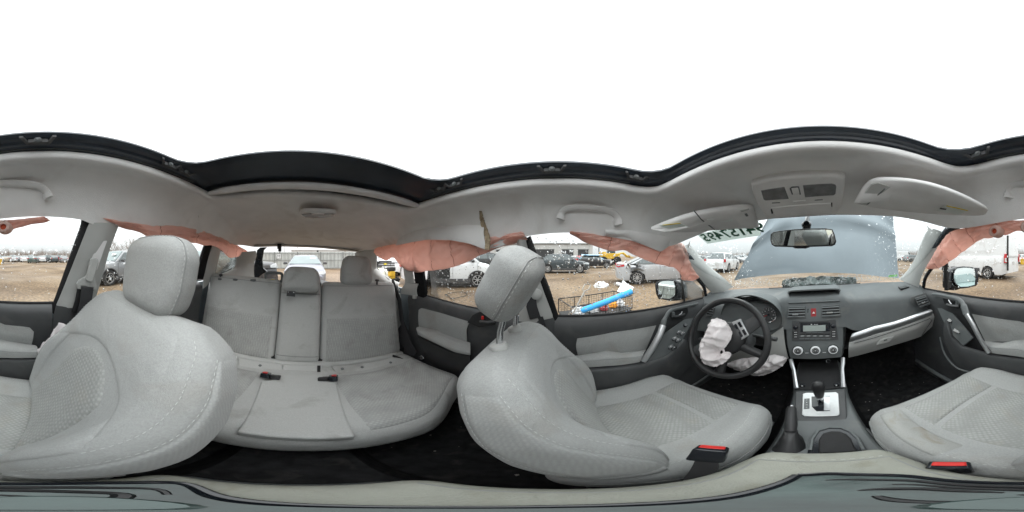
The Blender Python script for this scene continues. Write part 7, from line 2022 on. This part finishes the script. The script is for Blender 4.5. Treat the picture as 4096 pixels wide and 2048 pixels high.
    for sg in (-1, 1):
        MB().loft([[(sg * hw * a, yF + b - d, zh + c) for a, b, c in ((.46, .012, -.05), (.80, -.035, -.02), (.985, -.33, -.015), (1.0, -.30, -.12), (.86, -.03, -.16), (.46, .016, -.14))] for d in (0, .06)], True, Mw).build('headlight', 'head_lens', t, ang=20)
        zt_ = interp(ty, tz, yR + .12)
        if kind in ('cargovan', 'suv', 'hatch', 'compactvan', 'pickup'):
            z0, z1 = (bz - .42, bz + .10) if kind == 'cargovan' else (bz - .24, bz + .02)
            MB().box((sg * (hw - .05), yR + .06, (z0 + z1) / 2), (.13, .14, z1 - z0), Mw).build('taillight', 'tail_red', t, bev=.015)
        else:
            MB().loft([[(sg * hw * a, yR - b + d, zt_ + c) for a, b, c in ((.55, .012, -.06), (.86, -.03, -.04), (.995, -.30, -.06), (1.0, -.28, -.15), (.88, -.02, -.19), (.55, .014, -.17))] for d in (0, .06)], True, Mw).build('taillight', 'tail_red', t, ang=20)
        if detail:
            MB().loft([[(sg * (hw * .97 + .03 + a * s_), yf - .30 + b, bz + .05 + c * s_) for a, c in ((0, -.06), (.17, -.065), (.21, 0), (.17, .065), (0, .05))] for s_, b in ((.8, .06), (1, 0), (1, -.06))], True, Mw).build('wing_mirror', 'plastic_grey', t, ang=40)
    # grille, lower bumper, seams
    if detail:
        MB().box((0, yF - .005, zh - .10), (hw * .86, .05, .11), Mw).build('grille', 'plastic_grey', t, bev=.01)
        MB().box((0, yF - .02, K_['cl'] + .19), (W * .66, .06, .13), Mw).build('lower_intake', 'plastic_grey', t, bev=.01)
        MB().box((0, yR - .003, bz - .45), (.34, .02, .16), Mw).build('number_plate', 'white_wall', t)
        for sg in (-1, 1):
            for ysm in ((splits[0],) + ((edges[0][0] + .10,)) + ((edges[-1][0] - .06,) if kind not in ('cargovan', 'pickup') else ())):
                MB().box((sg * (hw * .998), ysm, lerp(K_['cl'], bz, .58)), (.012, .008, (bz - K_['cl']) * .72), Mw).build('door_gap', 'under', t)
            MB().box((sg * hw * 1.0, splits[0] + .22, bz - .11), (.03, .20, .03), Mw).build('door_handle', 'plastic_grey' if trim_low else 'paint_' + col_, t, bev=.006)
            if trim_low:
                MB().box((sg * (hw * .985), 0, K_['cl'] + .09), (.05, L * .46, .16), Mw).build('sill_trim', 'plastic_grey', t, bev=.02)
                for a in K_['ax']:
                    arc = [(sg * hw * .985, a + K_['wr'] * 1.20 * math.cos(R(q)), K_['wr'] + K_['wr'] * 1.20 * math.sin(R(q))) for q in range(0, 181, 12)]
                    MB().tube([Mw @ Vector(q) for q in arc], .035, 6).build('arch_trim', 'plastic_grey', t)
    return t, Mw
def pol(u_d, dist):
    az = (u_d * K - FRONT_U) / 4096 * 2 * PI
    return (dist * math.sin(az), dist * math.cos(az))

# behind: pale sedan facing us
v1, Mv = vehicle('sedan', 'pale lilac grey sedan facing the open hatch in front of the corrugated fence', 'car', pol(768, 8.9), 1.5, 'lilac', spokes=10)
MB().slab([Mv @ Vector(q) for q in ((-.25, .52, 1.305), (-.56, .50, 1.305), (-.56, .62, 1.225), (-.25, .64, 1.225))], (0, .0, .012)).build('windshield_sticker', 'white_wall', v1, smooth_=False)
# wrecked white pickup
def dent_p(x, y, z):
    if y > 1.9: z -= .12 * abs(nz((x * 3, y * 3, z * 3))) + .05; x *= 1 + .10 * nz((x * 4, y * 5, 1))
    return x, z
v2, Mv = vehicle('pickup', 'white pickup truck with smashed front corner seen past the rear side opening', 'truck', pol(980, 13.2), 36, 'white', dent=dent_p, name='pickup_truck', trim_low=True)
for z_ in (.78, .92): MB().box((0, 2.715, z_), (1.2, .03, .07), Mv).build('grille_bar', 'plastic_grey', v2, bev=.01)
MB().prism([(-.13, -.025), (-.045, -.025), (-.04, -.045), (.04, -.045), (.045, -.025), (.13, -.025), (.11, .025), (.04, .025), (.035, .045), (-.045, .045), (-.05, .025), (-.11, .025)], 0, .02, Mv @ Matrix.Translation((0, 2.735, .86)) @ RX(90) @ RY(180)).build('emblem', 'yellow_label', v2, smooth_=False)
mb = MB()
for i in range(22):
    rn = random.Random(i + 90)
    mb.tube([Mv @ Vector((rn.uniform(.3, 1.0), rn.uniform(2.4, 2.8), rn.uniform(.4, 1.1))) for _ in range(3)], .03, 5)
mb.build('crushed_metal', 'steel_black', v2)
# white compact van with its side door open
v3, Mv = vehicle('compactvan', 'white compact van with open side door and black sill trim beyond the rear window', 'van', (pol(1130, 8.0)[0], pol(1130, 8.0)[1]), -33, 'white', name='compact_van', trim_low=True, spokes=7)
MB().box((.915, -.35, .80), (.012, .95, 1.05), Mv).build('doorway_shade', 'under', v3)  # near-black panel on the flank stands for the shaded van interior
MB().box((.955, -1.35, .85), (.05, 1.0, 1.05), Mv).build('sliding_door', 'paint_white', v3, bev=.03)
v4, _ = vehicle('suv', 'black SUV parked behind the white compact van', 'car', pol(1232, 14.5), -20, 'black')
v4b, _ = vehicle('sedan', 'dark grey sedan between the black SUV and the workshop doors', 'car', pol(1290, 24), 10, 'grey', detail=1)
# dark hatchback side on
v5, _ = vehicle('hatch', 'dark slate hatchback parked side on before the workshop', 'car', pol(1419, 13.9), 3, 'slate', spokes=12, trim_low=True)
v6, _ = vehicle('sedan', 'red sedan half hidden behind the dark slate hatchback', 'car', pol(1465, 24), 75, 'red', detail=1)
v6b, _ = vehicle('sedan', 'white sedan behind the dark slate hatchback bonnet', 'car', pol(1452, 28), 20, 'white', detail=1)
# black wreck under a sky blue cover
v7, Mv = vehicle('hatch', 'black wrecked car with a sky blue roof beside the loader', 'car', pol(1497, 19.5), 12, 'black', roof_mat=M_['paint_skyblue'], glass='car_glass')
mb = MB()
rows = []
for i in range(15):
    rows.append([Mv @ Vector((lerp(-.95, .95, j / 10), lerp(.9, -1.6, i / 14), 1.57 + .10 * nz((i * .4, j * .5, 3)) - .10 * abs(j - 5) / 5)) for j in range(11)])
mb.grid(rows); mb.build('blue_cover', 'paint_skyblue', v7, ang=70)
# yellow wheel loader
pl_ = pol(1535, 27)
ld = thing('wheel_loader', 'yellow wheel loader with raised mast behind the blue covered wreck', 'loader', (pl_[0], pl_[1], 0), car=False)
Ml = Matrix.Translation((pl_[0], pl_[1], 0)) @ RZ(-10)
MB().box((0, .2, 1.35), (1.9, 2.6, .9), Ml).box((0, -1.3, 1.5), (1.7, 1.1, 1.1), Ml).build('chassis', 'yellow_paint', ld, bev=.08)
MB().box((0, .1, 2.35), (1.3, 1.3, 1.1), Ml).build('cab', 'car_glass', ld, bev=.05)
MB().box((0, .1, 2.95), (1.45, 1.45, .10), Ml).build('cab_roof', 'yellow_paint', ld, bev=.03)
for sg in (-1, 1):
    for y_ in (1.0, -1.2):
        MB().lathe([(.3, -.22), (.62, -.22), (.66, -.1), (.66, .1), (.62, .22), (.3, .22)], 20, Ml @ Matrix.Translation((sg * 1.0, y_, .66)) @ RY(90)).build('wheel', 'tyre', ld)
    MB().tube([Ml @ Vector((sg * .55, .9, 1.6)), Ml @ Vector((sg * .55, 2.1, 1.9)), Ml @ Vector((sg * .55, 3.0, 1.2))], .12, 8).build('lift_arm', 'yellow_paint', ld)
MB().loft([[Ml @ Vector((x_, 3.0 + a, 1.0 + b)) for a, b in ((0, .5), (.25, .1), (.7, 0), (.7, .06), (.3, .2), (.1, .5))] for x_ in (-1.1, 1.1)]).build('bucket', 'yellow_paint', ld, ang=30)
MB().box((.4, -1.9, 2.2), (.5, .12, 2.4), Ml).build('mast', 'steel_black', ld)
# crashed silver sedan
def dent_s(x, y, z):
    if -2.0 < y < -.6 and z > .55:
        k = math.exp(-((y + 1.45) / .38) ** 2); z -= k * (.16 + .10 * nz((x * 5, y * 7, 3))); x *= 1 - k * (.12 + .10 * nz((x * 4, y * 6, z * 7)))
    return x, z
def place_by(u_d, dist, y_local, head, x_local=0):
    """vehicle centre so that its local (x,y) point lies on the sight line at dist"""
    px_, py_ = pol(u_d, dist); h = R(head)
    return (px_ - (y_local * math.sin(h) + x_local * math.cos(h)), py_ - (y_local * math.cos(h) - x_local * math.sin(h)))
v8, Mv = vehicle('sedan', 'silver sedan with crumpled rear quarter, nearest car on the driver side', 'car', place_by(1606, 7.8, -1.32, 15, .9), 17, 'silver_light', dent=dent_s, spokes=10)
mb = MB()
for i in range(46):
    rn = random.Random(i + 300)
    c = Vector((rn.uniform(.35, .93), rn.uniform(-1.9, -.95), rn.uniform(.62, 1.02)))
    a_, b_ = [Vector((rn.gauss(0, .12), rn.gauss(0, .16), rn.gauss(0, .08))) for _ in range(2)]
    mb.add([Mv @ c, Mv @ (c + a_), Mv @ (c + b_), Mv @ (c + a_ + b_ + Vector((0, 0, .04)))], [(0, 1, 3, 2)])
mb.build('torn_metal', 'paint_silver_light', v8, smooth_=False)
MB().box((.60, -1.55, .92), (.5, .5, .16), Mv).build('cavity_shade', 'under', v8)  # solid near-black block painted as the shade inside the crushed quarter
# litter between
def bag(label, u_d, v_d, s, seed, name='plastic_bag', m='plastic_bag'):
    p = atw(u_d, v_d, z=0.0)
    rings = []
    for k in range(9):
        th = PI * k / 16
        ring = []
        for i in range(20):
            a = 2 * PI * i / 20
            d = Vector((math.cos(a) * math.cos(th), math.sin(a) * math.cos(th), math.sin(th)))
            q = d * s * (1 + .35 * nz(d * 2.3 + Vector((seed, 0, 0))) + .12 * nz(d * 7 + Vector((0, seed, 0))))
            ring.append((p.x + q.x * 1.25, p.y + q.y * 1.25, max(0, q.z * .8) + .005))
        rings.append(ring)
    o = MB().loft(rings, True).build(name, m, None, ang=50)
    o.data.transform(Matrix.Translation((-p.x, -p.y, 0))); o.location = (p.x, p.y, 0)
    tag(o, label, 'bag', 'litter on the dirt', car=False)
bag('white plastic bag lying on the dirt before the dark hatchback', 1513, 721, .27, 1)
p0, p1 = atw(1553, 714, z=.10), atw(1586, 726, z=.10)
pk = thing('plastic_sheeting', 'white roll and torn sheet of plastic beside the silver sedan wheel', 'plastic', (p0.x, p0.y, 0), car=False)
MB().tube([p0, p0.lerp(p1, .5) + Vector((0, 0, .02)), p1], .085, 12).build('roll', 'plastic_bag', pk)
A_ = [atw(1552, 736, z=.03), atw(1585, 742, z=.03)]; B_ = [atw(1567, 706, z=.16), atw(1594, 724, z=.2)]
MB().sheet(A_, B_, 14, 10, .006, lambda a, b: Vector((.06 * nz((a * 5, b * 5, 2)), .05 * nz((a * 6, b * 5, 7)), .10 * abs(nz((a * 4, b * 4, 4))))), (0, 0, 1)).build('sheet', 'plastic_bag', pk)
# steel cart with blue foam roll and shovel
c0, c1 = atw(1437, 778, z=.46), atw(1590, 748, z=.46)
ex = (c1 - c0); ex.z = 0; lx = ex.length; ex.normalize(); ey = Vector((-ex.y, ex.x, 0))
if ey.dot(Vector((c0.x, c0.y, 0))) < 0: ey = -ey
ct = thing('wire_cart', 'low black steel mesh cart full of scraps outside the driver window', 'cart', (c0.x, c0.y, 0), car=False)
wd = .62
def cp_(a, b, z): return Vector((c0.x, c0.y, 0)) + ex * a + ey * b + Vector((0, 0, z))
z0, z1 = .20, .50
for z_ in (z0, z1):
    MB().tube([cp_(0, 0, z_), cp_(lx, 0, z_), cp_(lx, wd, z_), cp_(0, wd, z_), cp_(0, 0, z_)], .013, 6).build('frame_rail', 'steel_black', ct)
for a, b in ((0, 0), (lx, 0), (lx, wd), (0, wd), (lx * .5, 0), (lx * .5, wd), (lx * .25, 0), (lx * .75, 0), (lx * .25, wd), (lx * .75, wd)):
    MB().tube([cp_(a, b, z0), cp_(a, b, z1)], .010, 6).build('upright', 'steel_black', ct)
mb = MB()
for k in range(1, 22):
    mb.tube([cp_(lx * k / 22, 0, z0), cp_(lx * k / 22, 0, z1)], .003, 4).tube([cp_(lx * k / 22, wd, z0), cp_(lx * k / 22, wd, z1)], .003, 4)
for k in range(1, 6):
    zz_ = lerp(z0, z1, k / 6); mb.tube([cp_(0, 0, zz_), cp_(lx, 0, zz_), cp_(lx, wd, zz_), cp_(0, wd, zz_), cp_(0, 0, zz_)], .003, 4)
mb.build('mesh_side', 'steel_black', ct)
MB().box((0, 0, 0), (lx, wd, .02), Matrix(((ex.x, ey.x, 0, cp_(lx / 2, wd / 2, 0).x), (ex.y, ey.y, 0, cp_(lx / 2, wd / 2, 0).y), (0, 0, 1, z0), (0, 0, 0, 1)))).build('tray', 'steel_black', ct)
for a, b in ((.12, 0), (lx - .12, 0), (.12, wd), (lx - .12, wd)):
    MB().lathe([(.05, -.03), (.10, -.03), (.10, .03), (.05, .03)], 16, Matrix.Translation(cp_(a, b, .10)) @ RZ(math.degrees(math.atan2(ex.y, ex.x))) @ RX(90)).build('wheel', 'tyre', ct)
n0, n1 = at4(2325, 1243, r=2.75), at4(2527, 1165, r=2.95)
n0 = CAR @ n0; n1 = CAR @ n1
o = MB().tube([n0, n0.lerp(n1, .5), n1], .052, 16).build('foam_roll', 'blue_foam'); o.data.transform(Matrix.Translation(-n0)); o.location = n0
tag(o, 'bright blue foam roll sticking out of the wire cart', 'foam roll', car=False)
s0, s1 = CAR @ at4(2292, 1252, r=2.70), CAR @ at4(2338, 1165, r=2.85)
sh = thing('shovel', 'worn shovel with D grip handle leaning in the wire cart', 'shovel', tuple(s0), car=False)
MB().tube([s0 + (s0 - s1) * .25, s0, s1], .014, 8).build('shaft', 'worn_wood', sh)
sd = (s1 - s0).normalized(); sx = sd.cross(Vector((sd.y, -sd.x, 0))).normalized(); sx = Vector((-s1.y, s1.x, 0)).normalized()
MB().tube([s1, s1 + sd * .04 - sx * .055, s1 + sd * .13 - sx * .055, s1 + sd * .15, s1 + sd * .13 + sx * .055, s1 + sd * .04 + sx * .055, s1], .012, 8).build('grip', 'worn_wood', sh)
for k, (a, b, s_, m_, nm, lb) in enumerate(((.82, .35, .10, 'orange_cloth', 'rag', 'orange rag heaped in the wire cart'), (.62, .30, .09, 'hazard_red', 'rag', 'red rag in the middle of the wire cart'), (.45, .35, .11, 'plastic_bag', 'plastic_bag', 'white plastic scrap in the wire cart beside the red rag'), (.95, .30, .10, 'plastic_bag', 'plastic_bag', 'white plastic scrap at the far end of the wire cart'), (.22, .35, .12, 'plastic_bag', 'plastic_bag', 'white plastic scrap under the blue foam roll'))):
    c = cp_(lx * a, b, z0 + .02)
    rings = []
    for j in range(8):
        th = PI * j / 14
        rings.append([c + Vector((math.cos(2 * PI * i / 16) * math.cos(th), math.sin(2 * PI * i / 16) * math.cos(th), math.sin(th) * 1.3)) * s_ * (1 + .4 * nz((i * .7 + k * 5, j * .8, k))) for i in range(16)])
    o = MB().loft(rings).build(nm, m_); o.data.transform(Matrix.Translation(-c)); o.location = c
    tag(o, lb, 'rag' if nm == 'rag' else 'bag', 'scraps in the cart', car=False)
# tank and motor pump seen through the missing quarter glass
tp = atw(985, 712, z=0)
tn = thing('water_tank', 'cream plastic tank standing behind the yellow motor pump', 'tank', (tp.x, tp.y - 1.2, 0), car=False)
MB().lathe([(.50, 0), (.58, .05), (.58, .42), (.52, .56), (.30, .66), (.16, .68), (.16, .74), (0, .74)], 28, Matrix.Translation((tp.x + .05, tp.y - 1.3, 0))).build('vessel', 'tank_white', tn)
MB().lathe([(.17, .72), (.17, .80), (0, .81)], 16, Matrix.Translation((tp.x + .05, tp.y - 1.3, 0))).build('cap', 'steel_black', tn)
mp = thing('motor_pump', 'yellow and black motor pump on wheels before the white pickup', 'pump', (tp.x, tp.y, 0), car=False)
MB().box((tp.x, tp.y, .48), (.30, .26, .26)).box((tp.x - .05, tp.y, .30), (.24, .22, .16)).build('engine', 'yellow_paint', mp, bev=.03)
MB().box((tp.x + .02, tp.y, .72), (.40, .26, .20)).build('fuel_tank', 'steel_black', mp, bev=.04)
MB().lathe([(.03, 0), (.05, .01), (.05, .04), (0, .05)], 14, Matrix.Translation((tp.x, tp.y, .82))).build('fuel_cap', 'alloy', mp)
MB().box((tp.x - .1, tp.y + .05, .18), (.6, .34, .10)).build('frame', 'steel_black', mp, bev=.02)
for sg in (-1, 1):
    MB().lathe([(.05, -.04), (.15, -.04), (.16, 0), (.15, .04), (.05, .04)], 18, Matrix.Translation((tp.x + sg * .28, tp.y + .1, .16)) @ RY(90)).build('wheel', 'tyre', mp)
    MB().tube([(tp.x + sg * .2, tp.y - .1, .2), (tp.x + sg * .2, tp.y - .35, .6), (tp.x + sg * .2, tp.y - .45, .95)], .015, 6).build('handle', 'steel_black', mp)
hp = atw(1150, 745, z=.02)
P_ = [hp + Vector((.45 * math.cos(a) + .1 * math.sin(3 * a), .32 * math.sin(a) + .08 * math.cos(2 * a), .02 + .03 * abs(math.sin(2 * a)))) for a in [i * .3 for i in range(24)]]
o = MB().tube(P_, .012, 6).build('hose', 'steel_black'); o.data.transform(Matrix.Translation(-hp)); o.location = hp
tag(o, 'thin black hose looped on the dirt beside the white compact van', 'hose', car=False)

# ahead through the windscreen
v9, _ = vehicle('suv', 'white SUV with red tail lamps ahead of the driver, seen through wet glass', 'car', pol(1822, 15.5), -12, 'white', glass='car_glass')
for k, (u_, d_, h_, kd, cl_, lb) in enumerate(((1770, 30, 80, 'sedan', 'grey', 'grey sedan far ahead at the edge of the driver pillar'), (1795, 36, 60, 'suv', 'silver', 'silver SUV far ahead left of the white SUV'), (1852, 34, 95, 'sedan', 'silver', 'silver sedan far ahead right of the white SUV'), (1870, 42, 95, 'suv', 'white', 'white SUV far ahead beside the raised hood'), (2272, 44, 90, 'cargovan', 'white', 'white van far ahead right of the raised hood'), (2295, 38, 80, 'suv', 'grey', 'grey SUV far ahead beside the passenger pillar'))):
    vehicle(kd, lb, 'van' if kd == 'cargovan' else 'car', pol(u_, d_), h_, cl_, detail=0)
# passenger side: long white cargo van, parked rows
v10, Mv = vehicle('cargovan', 'tall white cargo van with red tail lamp beside the passenger mirror', 'van', (9.6, 6.45), 3, 'white', name='cargo_van', spokes=8)
MB().box((-1.035, 0, 1.72), (.012, 3.6, .03), Mv).build('side_moulding', 'paint_white', v10)
MB().box((-1.045, .12, .52), (.03, 2.5, .24), Mv).build('side_guard', 'plastic_grey', v10, bev=.03)
MB().box((-.9, -2.99, 1.55), (.05, .10, 2.0), Mv).build('open_door_edge', 'steel_black', v10)
MB().box((-1.04, -2.93, 1.16), (.05, .09, .22), Mv).build('lamp_band', 'white_wall', v10)
row = [(-8, 30, 88, 'suv', 'white'), (10, 46, 92, 'sedan', 'silver'), (24, 40, 100, 'sedan', 'tan'), (33, 47, 85, 'suv', 'white'), (42, 39, 95, 'sedan', 'silver_light'), (52, 45, 96, 'sedan', 'white'), (62, 38, 85, 'sedan', 'white'), (78, 47, 92, 'suv', 'white'),
       (84, 33, 93, 'sedan', 'green'), (100, 44, 94, 'sedan', 'silver'), (108, 37, 90, 'sedan', 'white'), (118, 46, 88, 'suv', 'grey'), (126, 35, 60, 'hatch', 'slate'), (138, 40, 95, 'sedan', 'red'), (146, 45, 90, 'suv', 'black'), (160, 36, 90, 'sedan', 'silver')]
names = ['white SUV at the near end of the far row by the cargo van', 'silver sedan in the back of the far row beside the white SUV', 'tan sedan in the far row past the yellow bin', 'white SUV in the back of the far row past the tan sedan', 'light silver sedan in front of the far row, left of the white sedan', 'white sedan in the back of the far row behind the light silver sedan', 'white sedan in the front of the far row left of the dark green sedan', 'white SUV roof showing above the dark green sedan',
         'dark green sedan standing out in front of the far row', 'silver sedan behind the tail of the dark green sedan', 'white sedan in the far row right of the dark green sedan', 'grey SUV in the back of the far row right of the dark green sedan', 'slate hatchback with its tail to us at the end of the far row', 'red car at the end of the far row beside the slate hatchback', 'black SUV in the back of the far row behind the red car', 'silver sedan of the far row half hidden by the passenger door pillar']
for (u_, d_, h_, kd, cl_), nm in zip(row, names):
    vehicle(kd, nm, 'car', pol(u_ + 2576, d_), h_ + (u_ + 2576 - 2049) * 0, cl_, 'far row of parked cars', 0)
yb_ = atw(2576 + 0, 661, z=0)
yb_ = Vector((*pol(2574, 27), 0))
bn = thing('yellow_bin', 'yellow bin standing alone on the dirt before the far cars', 'bin', tuple(yb_), car=False)
MB().loft([[(yb_.x + s_ * a, yb_.y + s_ * b, z_) for a, b in ((-.4, -.4), (.4, -.4), (.4, .4), (-.4, .4))] for s_, z_ in ((.85, 0), (1, .8))]).build('tub', 'yellow_paint', bn, bev=.02)
MB().box((yb_.x, yb_.y, .85), (.9, .9, .10)).build('lid', 'yellow_paint', bn, bev=.03)
# silver SUV beside the passenger's rear window
v11, Mv = vehicle('suv', 'silver SUV with paper on its windshield beside the rear passenger window', 'car', place_by(276, 7.4, 1.42, -14, -.9), -14, 'silver', spokes=5, trim_low=True)
MB().slab([Mv @ Vector(q) for q in ((-.45, .66, 1.50), (-.15, .68, 1.50), (-.15, .78, 1.42), (-.45, .76, 1.42))], (0, 0, .012)).build('windshield_paper', 'white_wall', v11, smooth_=False)
v12, _ = vehicle('suv', 'teal grey SUV behind the passenger headrest next to the silver SUV', 'car', pol(498, 9.0), -30, 'teal')
v13, _ = vehicle('pickup', 'black pickup seen through the wet rear quarter glass', 'truck', pol(566, 7.6), -52, 'black', name='pickup_truck')
# ================================================================== settle the leaning car onto the yard
for o in CARTOP:
    o.matrix_basis = CAR @ o.matrix_basis
